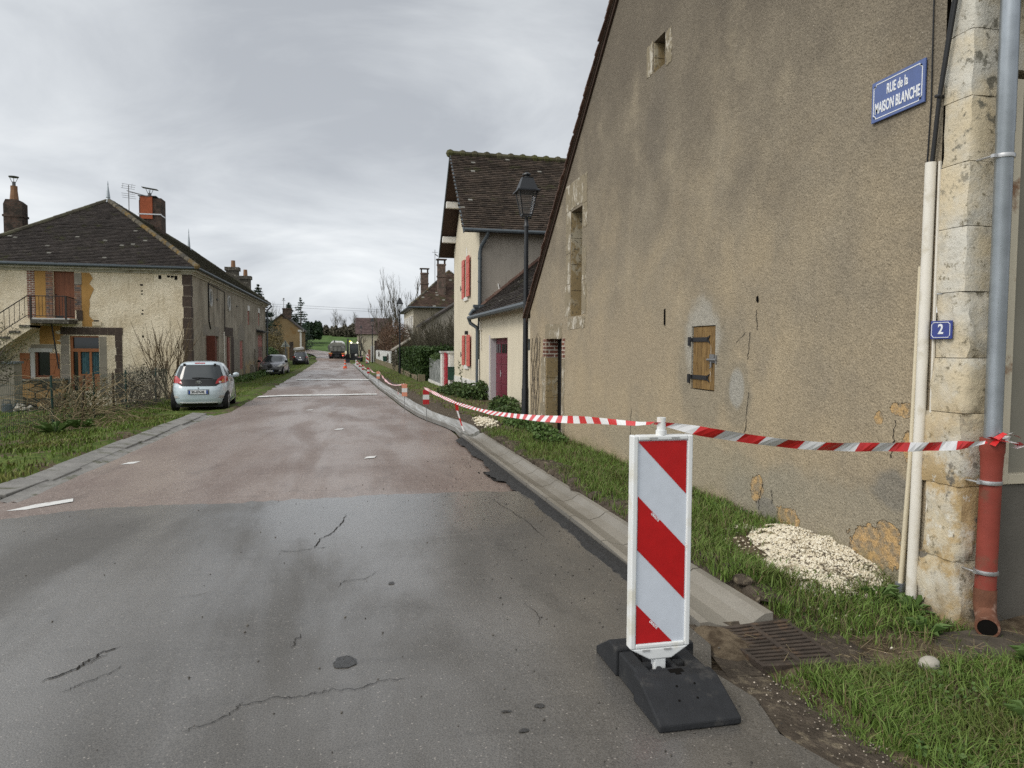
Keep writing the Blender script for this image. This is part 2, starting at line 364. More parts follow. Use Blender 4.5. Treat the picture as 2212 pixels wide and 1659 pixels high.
def ground():
    n = NT('verge_earth_and_grass'); f = n.noise(.9, 7, .65); g = n.noise(5, 6, .65)
    grass = n.mix(n.step(g, .35, .65), (.055, .085, .018), (.115, .150, .036))
    soil = n.mix(n.step(n.noise(9, 6, .7), .35, .65), (.06, .043, .028), (.155, .12, .08))
    nearsoil = n.add(n.mul(n.step(n.x, 1.4, 1.9), n.step(n.y, 36, 22)), n.mul(n.blob((2.95, 3.40, -.1), (1.15, .80, 9), .3, 5, .5), 4.0))
    t = n.add(n.add(f, n.mul(n.add(g, -.5), .6)), n.mul(nearsoil, .10))
    c = n.mix(n.step(t, .50, .60), grass, soil)
    fld = n.step(n.y, 126, 136)
    fg = n.mix(n.step(n.noise(.5, 5, .6, n.scale((1, .25, 1))), .38, .62), (.058, .098, .026), (.088, .142, .040))
    c = n.mix(fld, c, fg)
    n.bump(g, .7, .04); n.bump(n.noise(50, 4, .7), .6, .012)
    return n.out(c, .95, .1)
M['ground'] = ground()
M['soil'] = mat('dug_soil', (.082, .066, .050), .95, .1, .45, 9, .9, 40, .03, grime=(.20, .165, .115), gs=14)
M['tarmix'] = mat('black_bedding_mix', (.032, .031, .030), .8, .3, .4, 30, 1.0, 60, .02)
M['grass'] = leafmat('grass_blades', (.066, .122, .017), (.165, .240, .052), (.115, .150, .034))
M['grass_dry'] = leafmat('dry_grass', (.19, .15, .075), (.10, .10, .04))
M['verge'] = leafmat('verge_grass', (.078, .135, .019), (.155, .215, .040), (.185, .185, .052))
M['gravel'] = None
def gravelm():
    n = NT('white_limestone_chips'); c = n.mix(n.isl, (.60, .52, .375), (.83, .775, .64)); c = n.mix(n.step(n.noise(5, 6, .7), .56, .66), c, (.30, .25, .17)); c = n.mix(n.step(n.isl, .93, .935), c, (.16, .13, .10))
    return n.out(c, .9, .15)
M['gravel'] = gravelm()
M['palegrit'] = mat('pale_grit', (.36, .31, .25), .9, .2, .3, 9, 0, isl=.5)
M['pebble'] = mat('loose_stones', (.10, .09, .078), .9, .2, .3, 9, 0, isl=.6)
M['iron'] = mat('rusty_cast_iron', (.060, .045, .034), .8, .35, .4, 14, .7, 70, .004, grime=(.12, .075, .045), gs=12)
M['void'] = mat('dark_inside', (.010, .009, .008), .95, .05, .2, 4, 0)
M['zinc'] = mat('galvanised_pipe', (.36, .39, .42), .38, .5, .16, 9, .1, 40, .001, metal=.75, streak=.12)
M['clamp'] = mat('pipe_clamp_steel', (.50, .50, .50), .4, .5, .15, 12, 0, metal=.8)
M['redpipe'] = mat('red_clay_pipe', (.255, .050, .034), .55, .4, .16, 7, .1, 60, .001, grime=(.19, .07, .045), gs=5)
M['rustpipe'] = mat('rusty_pipe_boot', (.15, .062, .035), .75, .35, .35, 14, .5, 60, .003, grime=(.30, .18, .13), gs=11)
M['pvc'] = mat('cream_plastic_cover', (.72, .68, .60), .45, .4, .06, 4, .05, 30, .001, grime=(.60, .55, .45), gs=7)
M['pvc2'] = mat('ivory_plastic_cover', (.66, .58, .42), .45, .4, .07, 4, .05, 30, .001)
M['cable'] = mat('black_cable', (.012, .012, .013), .5, .4, .2, 6, 0)
M['blueplate'] = mat('blue_enamel', (.062, .105, .285), .30, .5, .10, 12, 0, coat=.3, streak=.10)
M['navyplate'] = mat('navy_enamel', (.018, .035, .22), .25, .5, .1, 12, 0, coat=.4)
M['whitepaint'] = mat('white_enamel', (.78, .79, .80), .4, .4, .05, 8, 0)
M['plank'] = None
def plank():
    n = NT('weathered_oak'); v = n.scale((1, 1, .12)); g = n.noise(70, 5, .65, v); q = n.noise(9, 4, .6, n.scale((1, 1, .3)))
    c = n.mix(n.step(g, .3, .7), (.115, .066, .024), (.25, .155, .058)); c = n.bright(c, n.lin(n.isl, 0, 1, .82, 1.15))
    c = n.mix(n.mul(n.step(q, .58, .68), n.step(n.y, 7.12, 6.98)), c, (.50, .44, .35))
    c = n.mix(n.mul(n.step(n.noise(40, 4, .7, v), .60, .66), .8), c, (.035, .022, .012)); n.bump(g, .5, .004); return n.out(c, .7, .25)
M['plank'] = plank()
M['blackiron'] = mat('black_wrought_iron', (.018, .018, .020), .5, .4, .3, 20, .2, 60, .001)
M['lampblack'] = mat('black_lamp_paint', (.010, .011, .013), .38, .5, .2, 6, .05, 40, .001)
def glassm(name, col=(.9, .95, .95), rough=.02, tr=.85):
    n = NT(name); n.p.inputs['Transmission Weight'].default_value = tr; n.p.inputs['IOR'].default_value = 1.05; return n.out(col, rough, .5)
M['lampglass'] = glassm('lantern_glass'); M['lampglass'].node_tree.nodes['Principled BSDF'].inputs['Alpha'].default_value = .16
M['darkglass'] = mat('dark_window_glass', (.014, .018, .020), .06, .6, .1, 2, 0)
M['carglass'] = mat('car_glass', (.032, .038, .040), .05, .7, .15, 2, 0)
M['panelwhite'] = mat('white_panel_plastic', (.74, .75, .74), .45, .4, .05, 6, .05, 40, .001, grime=(.66, .64, .56), gs=6)
M['filmwhite'] = mat('reflective_white_film', (.60, .64, .70), .35, .5, .05, 20, 0)
M['filmred'] = mat('reflective_red_film', (.46, .010, .012), .35, .45, .12, 20, 0)
M['rubber'] = mat('recycled_rubber', (.020, .021, .023), .75, .35, .3, 10, .8, 140, .004, grime=(.050, .048, .045), gs=8)
M['tapered'] = mat('red_tape', (.58, .022, .022), .35, .5, .12, 8, 0)
M['tapewhite'] = mat('white_tape', (.78, .77, .76), .35, .5, .05, 8, 0)
M['stakered'] = mat('stake_plate_red', (.42, .018, .022), .5, .4, .15, 8, 0)
M['stakefaded'] = mat('stake_plate_faded', (.62, .26, .17), .6, .3, .15, 8, 0)
M['stakewhite'] = mat('stake_plate_white', (.66, .66, .64), .5, .4, .06, 8, 0)
M['steel'] = mat('dull_steel', (.22, .22, .22), .5, .5, .2, 10, 0, metal=.6)
M['coneorange'] = mat('orange_cone_plastic', (.72, .095, .030), .5, .4, .1, 8, 0)
M['conegrey'] = mat('grey_reflective_band', (.36, .36, .35), .5, .4, .1, 8, 0)
def tilem(name, c1, c2, moss, mk=.55, pale=.010):
    n = NT(name); c = n.mix(n.isl, c1, c2)
    c = n.bright(c, n.lin(n.noise(1.2, 5, .6), .3, .7, .78, 1.22))
    c = n.mix(n.step(n.noise(1.6, 7, .7), mk, mk+.12), c, moss); c = n.mix(n.step(n.isl, 1-pale, 1-pale+.004), c, (.25, .24, .21))
    n.bump(n.noise(35, 4, .6), .4, .006); return n.out(c, .8, .22)
M['tile_dark'] = tilem('old_brown_tiles', (.034, .028, .025), (.060, .050, .044), (.050, .050, .021))
M['tile_moss'] = tilem('mossy_brown_tiles', (.032, .024, .018), (.076, .056, .042), (.056, .056, .024), .56)
M['tile_slope'] = tilem('lichen_covered_tiles', (.055, .048, .036), (.10, .088, .062), (.095, .090, .055), .46)
M['tile_red'] = tilem('reddish_tiles', (.075, .042, .032), (.14, .088, .068), (.06, .055, .03), .66)
M['hip'] = tilem('hip_tiles', (.060, .055, .045), (.14, .12, .085), (.17, .105, .025), .50, .0)
M['mossridge'] = tilem('mossy_ridge_tiles', (.045, .040, .022), (.09, .082, .050), (.075, .075, .028), .46, .0)
M['wood_dark'] = mat('dark_roof_boards', (.045, .026, .018), .7, .3, .25, 5, .3, 40, .004)
M['cream'] = mat('cream_render', (.64, .575, .445), .9, .15, .07, 1.2, .5, 120, .004, streak=.10)
M['greyrender'] = mat('grey_render', (.33, .295, .25), .9, .15, .10, 1.5, .6, 90, .006, streak=.10)
M['plinth'] = mat('white_plinth', (.68, .66, .62), .85, .2, .07, 2.5, .3, 70, .003, grime=(.52, .48, .40), gs=3)
M['salmon'] = mat('salmon_shutter_paint', (.53, .125, .098), .55, .35, .08, 5, .1, 50, .002)
M['burgundy'] = mat('burgundy_paint', (.135, .014, .030), .4, .45, .10, 5, .05, 40, .002)
M['gatered'] = mat('red_gate_paint', (.36, .020, .035), .45, .4, .10, 5, .05, 40, .002)
M['lilac'] = mat('pale_lilac_reveal', (.50, .47, .48), .85, .2, .05, 4, .1, 60, .002)
M['pipegrey'] = mat('grey_downpipe', (.085, .10, .11), .5, .45, .12, 6, 0, metal=.3)
M['sill'] = mat('white_sill', (.70, .68, .64), .7, .3, .08, 8, .1, 50, .002)
M['lh_render'] = None
def lhr():
    n = NT('left_house_yellow_render'); f = n.noise(1.1, 6, .6); c = n.mix(n.step(f, .35, .65), (.62, .525, .375), (.76, .665, .505))
    c = n.mix(n.mul(n.step(n.noise(1.0, 5, .6, n.scale((4, 4, .5))), .55, .72), .4), c, (.36, .29, .18))
    c = n.bright(c, n.lin(n.noise(9, 6, .8), .3, .7, .82, 1.16)); n.bump(n.noise(9, 6, .75), 1.0, .05); return n.out(c, .92, .12)
M['lh_render'] = lhr()
def lhs():
    n = NT('left_house_grey_render'); f = n.noise(.8, 6, .62); c = n.mix(n.step(f, .35, .62), (.255, .222, .172), (.36, .32, .252))
    c = n.mix(n.mul(n.step(n.noise(1.0, 5, .65, n.scale((1, 2.2, .4))), .48, .68), .6), c, (.105, .09, .072))
    low = n.step(n.add(n.mul(n.z, -1.0), n.mul(n.noise(1.3, 6, .65), 2.0)), .15, .9)
    c = n.mix(n.mul(low, n.step(n.y, 46, 50)), c, n.mix(n.step(n.noise(3, 6, .7), .45, .58), (.42, .31, .16), (.26, .23, .18)))
    c = n.bright(c, n.lin(n.noise(9, 5, .75), .3, .7, .85, 1.15)); n.bump(n.noise(12, 5, .7), .6, .02); return n.out(c, .92, .12)
M['lh_side'] = lhs()
M['orange'] = mat('bare_ochre_mortar', (.36, .205, .070), .92, .1, .16, 2.5, .6, 40, .008)
M['ferr'] = mat('dark_ferruginous_stone', (.062, .045, .036), .85, .25, .3, 7, .7, 30, .01, isl=.25)
M['joint'] = mat('pale_mortar', (.42, .37, .29), .9, .1, .1, 6, .2, 40, .003)
M['cornice'] = mat('pale_cornice', (.46, .43, .355), .85, .2, .14, 3, .3, 30, .006, grime=(.27, .24, .18), gs=2)
M['greystone'] = mat('grey_stone', (.24, .215, .175), .9, .15, .2, 6, .5, 30, .008)
M['sootstone'] = mat('lichened_dark_stone', (.075, .068, .056), .9, .15, .35, 8, .6, 30, .01, grime=(.30, .28, .23), gs=9)
M['palestone'] = mat('pale_stone_frame', (.46, .45, .42), .85, .2, .12, 6, .3, 40, .004)
M['rustwood'] = mat('rust_brown_door', (.165, .056, .024), .6, .35, .14, 3, .3, 40, .003, streak=.2)
M['doorred'] = mat('brown_red_shutter', (.145, .042, .025), .6, .35, .12, 4, .2, 40, .003, streak=.15)
M['orangewood'] = mat('orange_brown_shutter', (.30, .115, .045), .6, .3, .12, 4, .2, 40, .003)
M['pinkwood'] = mat('faded_pink_shutter', (.36, .13, .105), .65, .3, .14, 4, .2, 40, .003, streak=.15)
M['pinkdark'] = mat('faded_pink_panel', (.17, .085, .075), .65, .3, .14, 4, .2, 40, .003)
M['curtain'] = mat('teal_curtain', (.055, .12, .135), .8, .2, .35, 9, 0)
M['rail'] = mat('rusty_railing', (.030, .024, .022), .7, .35, .3, 12, 0)
def brickm(name, c1, c2, mo, ax, bw=.22, bh=.075, ms=.012, soot=None):
    n = NT(name); sw = n.t.nodes.new('ShaderNodeCombineXYZ')
    n.l(n.add(n.x, n.y), sw.inputs[0]); n.l(n.z, sw.inputs[1])
    c, f = n.brick(sw.outputs[0], c1, c2, mo, bw, bh, ms); c = n.bright(c, n.lin(n.noise(6, 5, .6), .3, .7, .7, 1.3))
    if soot: c = n.mix(n.step(n.noise(2.5, 6, .65), .45, .62), c, soot)
    n.bump(f, .5, -.01); n.bump(n.noise(40, 4, .6), .4, .005); return n.out(c, .88, .15)
M['brick_red'] = brickm('red_bricks', (.20, .075, .045), (.13, .06, .045), (.42, .38, .32), 'x')
M['brick_old'] = brickm('sooty_chimney_bricks', (.105, .062, .045), (.062, .043, .036), (.085, .072, .06), 'x', soot=(.040, .034, .028))
M['brick_mix'] = brickm('mixed_door_bricks', (.24, .115, .065), (.085, .075, .08), (.20, .16, .12), 'x', .3, .085, .012)
M['brick_chim'] = brickm('weathered_chimney_bricks', (.17, .10, .075), (.12, .08, .065), (.16, .13, .11), 'x', soot=(.09, .075, .06))
M['terracotta'] = mat('terracotta', (.33, .085, .035), .75, .3, .15, 6, .2, 40, .004)
M['potclay'] = mat('clay_pot', (.22, .12, .065), .8, .25, .25, 6, .2, 40, .004)
M['tin'] = mat('sheet_metal', (.10, .10, .10), .5, .5, .2, 9, 0, metal=.5)
M['finial'] = mat('zinc_finial', (.30, .33, .35), .45, .5, .15, 9, 0, metal=.6)
M['fencegreen'] = mat('dark_green_fence_wire', (.012, .040, .032), .55, .35, .2, 9, 0)
M['twig'] = mat('bare_twigs', (.105, .078, .048), .9, .1, .3, 5, 0, isl=.35)
M['bramble'] = mat('dry_brambles', (.235, .185, .110), .9, .1, .3, 5, 0, isl=.5)
M['deadtwig'] = mat('dead_grey_stems', (.105, .088, .072), .9, .1, .3, 5, 0, isl=.4)
M['bark'] = mat('grey_bark', (.072, .058, .045), .95, .1, .3, 6, .5, 30, .01)
M['vine'] = mat('vine_stems', (.14, .12, .095), .95, .1, .3, 6, 0)
M['stonewall'] = None
def rubble(name, a, b, mo, sc=3.0):
    n = NT(name); v = n.scale((1, 1, 1.6)); e = n.voro(sc, v, 'DISTANCE_TO_EDGE'); cc = n.voro(sc, v, out='Color'); s = n.t.nodes.new('ShaderNodeSeparateColor'); n.l(cc, s.inputs[0])
    c = n.mix(s.outputs[0], a, b); c = n.mix(n.step(e, .07, .03), c, mo); c = n.bright(c, n.lin(n.noise(7, 5, .6), .3, .7, .75, 1.25)); n.bump(n.step(e, 0, .12), .6, .03); return n.out(c, .92, .1)
M['stonewall'] = rubble('rubble_wall', (.20, .165, .115), (.33, .275, .19), (.15, .125, .09))
M['ochrewall'] = mat('ochre_gable_render', (.195, .140, .075), .92, .1, .16, .5, .6, 10, .03, grime=(.17, .105, .045), gs=.7)
M['farwall'] = mat('pale_far_wall', (.50, .44, .34), .92, .1, .15, 1.5, .3, 10, .02, grime=(.36, .31, .23), gs=1.2)
M['whitefence'] = mat('white_concrete_panels', (.60, .60, .58), .85, .2, .08, 2, .2, 30, .004, grime=(.42, .42, .38), gs=2.5)
M['concrete_mossy'] = mat('stained_wall_base', (.20, .17, .11), .92, .1, .22, 2, .5, 20, .01, streak=.35)
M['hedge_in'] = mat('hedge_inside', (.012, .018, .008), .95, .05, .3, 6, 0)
M['hedge'] = leafmat('thuja_leaves', (.020, .042, .010), (.050, .088, .020))
M['ivy'] = leafmat('bush_leaves', (.030, .058, .014), (.075, .115, .032))
M['weed'] = leafmat('weed_leaves', (.050, .098, .022), (.105, .165, .045))
M['conifer'] = leafmat('conifer_needles', (.010, .022, .012), (.028, .048, .026))
M['spruce_pale'] = leafmat('pale_conifer_needles', (.045, .075, .058), (.085, .115, .088))
M['evergreen'] = leafmat('evergreen_leaves', (.010, .024, .010), (.028, .050, .020))
M['winterwood'] = leafmat('winter_wood', (.055, .050, .032), (.115, .100, .068))
M['russet'] = leafmat('russet_leaves', (.070, .042, .026), (.125, .072, .042))
M['olive'] = leafmat('olive_leaves', (.075, .058, .018), (.130, .100, .036))
M['oliveg'] = leafmat('olive_green_leaves', (.050, .062, .020), (.105, .105, .045))
M['carwhite'] = mat('pale_silver_blue_paint', (.50, .58, .62), .30, .5, .03, 3, 0, coat=.8)
M['cargrey'] = mat('grey_metallic_paint', (.165, .165, .180), .30, .5, .05, 3, 0, metal=.3, coat=.9)
M['carblack'] = mat('dark_car_paint', (.016, .015, .020), .28, .5, .05, 3, 0, coat=.9)
M['tyre'] = mat('tyre_rubber', (.012, .012, .012), .8, .3, .2, 9, 0)
M['rim'] = mat('wheel_silver', (.42, .43, .44), .35, .5, .1, 9, 0, metal=.6)
M['blackplastic'] = mat('black_plastic', (.010, .010, .011), .5, .4, .2, 9, 0)
M['taillight'] = mat('red_lamp_lens', (.40, .010, .012), .15, .6, .1, 9, 0, coat=.5)
M['clearlens'] = mat('clear_lamp_lens', (.60, .60, .55), .12, .6, .1, 9, 0, coat=.5)
M['amberlens'] = mat('amber_lamp_lens', (.50, .20, .05), .15, .6, .1, 9, 0, coat=.5)
M['chrome'] = mat('chrome_badge', (.75, .75, .76), .15, .6, .03, 9, 0, metal=.9)
M['plateblue'] = mat('plate_blue_band', (.020, .070, .30), .4, .4, .05, 9, 0)
M['ink'] = mat('black_lettering', (.012, .012, .014), .5, .3, .05, 9, 0)
M['truckgrey'] = mat('dusty_tipper_grey', (.185, .185, .165), .7, .3, .18, 1.5, .2, 15, .01)
M['trucksand'] = mat('load_of_earth', (.19, .165, .12), .95, .1, .25, 3, .6, 10, .05)
M['truckwhite'] = mat('white_cab_paint', (.80, .80, .78), .35, .5, .04, 2, 0)
M['hazard'] = mat('orange_hazard_board', (.52, .19, .05), .5, .4, .15, 5, 0)
M['machine_cream'] = mat('cream_mudguard', (.62, .55, .38), .5, .4, .1, 3, 0)
M['machine_dark'] = mat('oily_dark_steel', (.022, .022, .024), .6, .4, .3, 4, 0)
def emis(name, col, st):
    n = NT(name); n.put(n.p.inputs['Emission Color'], col); n.p.inputs['Emission Strength'].default_value = st; return n.out(col, .4, .4)
M['litred'] = emis('lit_brake_lamp', (1.0, .12, .08), 1.6)
M['litwhite'] = emis('lit_work_lamp', (1.0, .97, .80), 1.3)
M['beacon'] = emis('lit_yellow_beacon', (1.0, .80, .10), .9)
M['roadpaint_sheen'] = None
def rpaint_sheen():
    n = NT('road_paint_and_sheen'); f = n.noise(7, 7, .72); c = n.mix(n.step(f, .54, .68), (.70, .69, .66), (.36, .31, .28)); return n.out(c, .45, .5)  # worn white paint, also the colour of the painted sheen bands
M['roadpaint_sheen'] = rpaint_sheen()
M['crack'] = mat('road_crack', (.026, .024, .022), .9, .1, .4, 40, 0)
M['signback'] = mat('grey_sign_back', (.33, .34, .29), .6, .35, .08, 4, 0)
M['greybox'] = mat('grey_plastic', (.10, .115, .12), .55, .35, .15, 6, 0)
M['bluegrey'] = mat('grey_plaster', (.25, .225, .18), .9, .15, .12, 3, .2, 30, .004)
M['greenbox'] = mat('dark_green_mailbox', (.010, .045, .032), .4, .45, .1, 6, 0)
M['boulder'] = mat('pale_stone', (.40, .37, .31), .9, .15, .25, 9, .5, 40, .01)
M['slab'] = mat('mossy_broken_slab', (.085, .072, .056), .92, .1, .35, 9, .7, 40, .012, grime=(.06, .062, .024), gs=7)
M['rustframe'] = mat('rusty_cream_frame', (.56, .50, .38), .6, .35, .10, 5, .2, 60, .003, grime=(.19, .085, .035), gs=5)
M['dullgreen'] = mat('grey_green_door', (.215, .20, .16), .75, .25, .14, 2.5, .2, 40, .004)
M['darkcement'] = mat('dark_cement_sill_wall', (.125, .115, .098), .92, .1, .18, 2.5, .6, 70, .006)
# ------------------------------------------------------------------ scatter helpers
def blades(name, pts, hmin, hmax, w, mats, mi=None, lean=.5, base=(0, 0, 0)):
    P = np.asarray(pts, float); n = len(P); a = RNG.uniform(0, 2*np.pi, n); h = RNG.uniform(hmin, hmax, n); b = RNG.uniform(0, 2*np.pi, n)
    le = h*RNG.uniform(.1, lean, n); W_ = w*RNG.uniform(.6, 1.3, n)
    sx, sy = np.cos(a)*W_/2, np.sin(a)*W_/2; lx, ly = np.cos(b)*le, np.sin(b)*le
    V = np.zeros((n, 5, 3))
    V[:, 0] = P+np.c_[sx, sy, -.01+0*sx]; V[:, 1] = P-np.c_[sx, sy, .01+0*sx]
    V[:, 2] = P+np.c_[sx*.8+lx*.35, sy*.8+ly*.35, h*.6]; V[:, 3] = P+np.c_[-sx*.8+lx*.35, -sy*.8+ly*.35, h*.6]
    V[:, 4] = P+np.c_[lx, ly, h*RNG.uniform(.75, 1, n)]
    t = np.array([[0, 1, 3], [0, 3, 2], [2, 3, 4]]); F = (np.arange(n)[:, None, None]*5+t[None]).reshape(-1, 3)
    V = V.reshape(-1, 3)-np.asarray(base)
    me = mesh_np(name, V, F, None if mi is None else np.repeat(mi, 3)); return me
def cards(pts, size, asp=.5, flat=0.0):
    """leaf-shaped diamonds at the points, random attitude"""
    P = np.asarray(pts, float); n = len(P); d = RNG.normal(size=(n, 3)); d /= np.linalg.norm(d, axis=1)[:, None]
    e = RNG.normal(size=(n, 3)); e[:, 2] *= (1-flat); d[:, 2] *= (1-flat); d /= np.linalg.norm(d, axis=1)[:, None]
    e -= d*(e*d).sum(1)[:, None]; e /= np.linalg.norm(e, axis=1)[:, None]
    s = (np.asarray(size)*RNG.uniform(.6, 1.3, n))[:, None]
    V = np.stack([P-d*s*.5, P+e*s*asp*.5, P+d*s*.5, P-e*s*asp*.5], 1).reshape(-1, 3)
    return V, (np.arange(n)[:, None]*4+np.arange(4)[None])
def ell(c, r, n, shell=.45, cut=None):
    p = RNG.normal(size=(n, 3)); p /= np.linalg.norm(p, axis=1)[:, None]; q = RNG.uniform(shell, 1, n)**.6
    return np.asarray(c)+p*q[:, None]*np.asarray(r)
def twigs(segs, n=4):                            # [(p0,p1,r0,r1)] -> arrays
    A = np.array([s[0] for s in segs], float); B = np.array([s[1] for s in segs], float); r0 = np.array([s[2] for s in segs]); r1 = np.array([s[3] for s in segs])
    d = B-A; d /= np.maximum(np.linalg.norm(d, axis=1), 1e-6)[:, None]; ref = np.where(np.abs(d[:, 2:3]) < .9, [[0, 0, 1.]], [[1., 0, 0]])
    u = np.cross(d, ref); u /= np.linalg.norm(u, axis=1)[:, None]; v = np.cross(u, d); k = len(segs); V = np.zeros((k, 2*n, 3))
    for j in range(n):
        t = 2*np.pi*j/n; o = u*np.cos(t)+v*np.sin(t); V[:, j] = A+o*r0[:, None]; V[:, n+j] = B+o*r1[:, None]
    f = np.array([[j, (j+1) % n, n+(j+1) % n, n+j] for j in range(n)])
    return V.reshape(-1, 3), (np.arange(k)[:, None, None]*2*n+f[None]).reshape(-1, 4)
def grow(segs, p, d, ln, r, depth, spread=.5, up=.15, kids=(2, 3), shrink=.75, droop=0.0, nseg=3):
    p = Vector(p); d = Vector(d).normalized(); pts = [p.copy()]
    for i in range(nseg):
        d = (d+Vector((random.gauss(0, .13), random.gauss(0, .13), random.gauss(0, .10)+up*.25-droop))).normalized(); q = p+d*(ln/nseg)
        segs.append((tuple(p), tuple(q), r*(1-.28*i/nseg), r*(1-.28*(i+1)/nseg))); p = q; pts.append(p.copy())
    if depth > 0:
        for k in range(random.randint(*kids)):
            s = pts[random.randint(max(1, nseg-2), nseg)]
            nd = (d+Vector((random.gauss(0, spread), random.gauss(0, spread), random.gauss(0, spread*.6)+up))).normalized()
            grow(segs, s, nd, ln*shrink*random.uniform(.75, 1.1), r*.62, depth-1, spread, up, kids, shrink, droop, nseg)
def wood(name, segs, m, parent=None, base=None, n=4):
    V, F = twigs(segs, n); b = Vector(base) if base is not None else BASE.get(parent.name, Vector((0, 0, 0)))
    return link(name, mesh_np(name, V-np.array(b), F), m, parent, None, 0, b if parent is None else None)
def leaves(name, pts, size, m, parent=None, base=None, asp=.5, flat=0.0):
    V, F = cards(pts, size, asp, flat); b = Vector(base) if base is not None else BASE.get(parent.name, Vector((0, 0, 0)))
    return link(name, mesh_np(name, V-np.array(b), F), m, parent, None, 0, b if parent is None else None)
def tiles(mb, o, u, v, inside, umax, vmax, cw=.17, ch=.11, lift=.022, mi=0, jit=.008):
    """courses of plain tiles laid on the plane o + u*s + v*t wherever inside(s,t)"""
    o, u, v = Vector(o), Vector(u).normalized(), Vector(v).normalized(); nn = u.cross(v).normalized()
    if nn.z < 0: nn = -nn
    t = 0.0; k = 0
    while t < vmax:
        s = -cw*(.5 if k % 2 else 0); sag = random.gauss(0, .004)
        while s < umax:
            if inside(s+cw/2, t+ch*.6):
                l = lift+random.gauss(0, jit*.5)+sag; dt = random.gauss(0, jit); a = s+.003; b = s+cw-.003; h2 = t+ch*1.25
                p = [o+u*a+v*(t+dt), o+u*b+v*(t+dt), o+u*b+v*h2, o+u*a+v*h2]
                top = [p[0]+nn*l, p[1]+nn*(l+random.gauss(0, jit*.3)), p[2]+nn*.004, p[3]+nn*.004]
                mb.add([p[0]-nn*.004, p[1]-nn*.004]+top, [(0, 1, 3, 2), (2, 3, 4, 5)], mi)
            s += cw
        t += ch; k += 1
def ridge(mb, a, b, r=.12, ln=.36, mi=0, bump=0.0):
    a, b = Vector(a), Vector(b); n = max(2, int((b-a).length/ln))
    for i in range(n):
        p = a.lerp(b, i/n); q = a.lerp(b, (i+1.12)/n); mb.tube([p+Vector((0, 0, random.gauss(0, .006))), q], [r*1.06, r*.94], 8, True, mi)
        if bump: mb.ball(p, bump, 6, 4, (1, 1, 1), mi)
# ------------------------------------------------------------------ the ground
def front(Y):    # road side of the new gutter
    return lerp(Y, [3.8, 13.4, 14.7, 15.9, 17, 18.5, 22, 26.8, 33, 46.6, 58.6, 74.2, 90, 110, 140], [1.98, 1.98, 2.06, 1.94, 1.77, 1.60, 1.44, 1.32, 1.12, .86, .63, .25, -.15, -.75, -2.4])
def left(Y): return lerp(Y, [8.5, 19, 27, 46.7, 71.5, 108, 140], [-3.72, -3.74, -3.95, -4.42, -4.85, -5.6, -8.0])
def gheight(x, y):
    z = zr(y)
    L_, R_ = (left(y)-.33+lerp(y, [19.3, 20.5], [0, .75]) if y > 8.5 else -14), front(y)+(.42 if y > 3.84 and y < 90 else 0)
    if y > 142: L_, R_ = -9e9, -9e9
    if x < L_:
        d = L_-x; z += -.05*min(1, d/1.5)-.10*lerp(y, [17, 20, 27, 31], [0, 1, 1, 0])*min(1, d/.25)*lerp(d, [2, 4], [1, 0])
        if y < 60: z -= lerp(d, [2.4, 6], [0, .72])*lerp(y, [20, 32, 60, 75], [0, 1, 1, 0])
        if y > 85: z += lerp(d, [2.5, 14, 80], [0, 1.35, 4.5])*lerp(y, [85, 115], [0, 1])
    elif x > R_:
        d = x-R_
        if y < 3.4 and x < 2.2: z -= .09
        elif y < 13.4: z += lerp(y, [2.9, 3.7, 4.3, 5.5], [-.06, -.10, -.03, .035])*min(1, d/.5); z -= .085*max(0, 1-abs(x-3.75)/.6)*lerp(y, [3.05, 3.3, 3.9, 4.6], [0, 1, 1, 0])
        else: z += .06*min(1, d/.6)
    else: z -= .13
    if y > 118: z += lerp(y, [118, 150, 310, 420, 900], [0, .6, 5.9, 7.2, 9])*(1 if x > -60 else 1)
    return z
xs = sorted(set(np.round(np.concatenate([np.arange(-6, 5, .25), np.arange(-16, -6, .8), np.arange(5, 16, .8), np.arange(-60, -16, 4), np.arange(16, 60, 4), np.arange(-1000, -59, 60), np.arange(60, 1001, 60)]), 3)))
ys = sorted(set(np.round(np.concatenate([np.arange(-6, 16, .25), np.arange(16, 40, .7), np.arange(40, 130, 2), np.arange(130, 400, 8), np.arange(400, 1501, 100), np.arange(-300, -5, 30)]), 3)))
V = np.array([(x, y, gheight(x, y)+(random.gauss(0, .012) if (x < left(max(8.5, y))-.4 or x > front(y)+.5) and y < 60 and y > 3 else 0)) for y in ys for x in xs])
nx = len(xs); F = np.array([(j*nx+i, j*nx+i+1, (j+1)*nx+i+1, (j+1)*nx+i) for j in range(len(ys)-1) for i in range(nx-1)])
structure(link('ground', mesh_np('ground', V, F), M['ground'], smooth=180))
def ribbon(name, rows, m, dz=0.0):               # rows of (left point, right point), split across
    k = 13; Vv = []; Ff = []
    for a, b in rows:
        for j in range(k):
            t = j/(k-1); Vv.append((a[0]+(b[0]-a[0])*t, a[1]+(b[1]-a[1])*t, a[2]+(b[2]-a[2])*t+.03*(1-(2*t-1)**2)+dz))
    for i in range(len(rows)-1):
        for j in range(k-1): Ff.append((i*k+j, i*k+j+1, (i+1)*k+j+1, (i+1)*k+j))
    return structure(link(name, mesh_np(name, Vv, Ff), m, smooth=180))
rows = []
for y in np.concatenate([np.arange(7.0, 9.4, .2), np.arange(9.4, 112, .8)]):
    rows.append(((lerp(y, [7.0, 8.0, 8.9, 9.4], [-6.5, -4.6, left(9)+.12, left(9)+.15]) if y < 9.4 else left(y)+.15+lerp(y, [19.3, 20.5], [0, .35])+(random.gauss(0, .05) if y > 24 else 0), y, zr(y)-.055), (front(y)-.015, y, zr(y)-.062)))
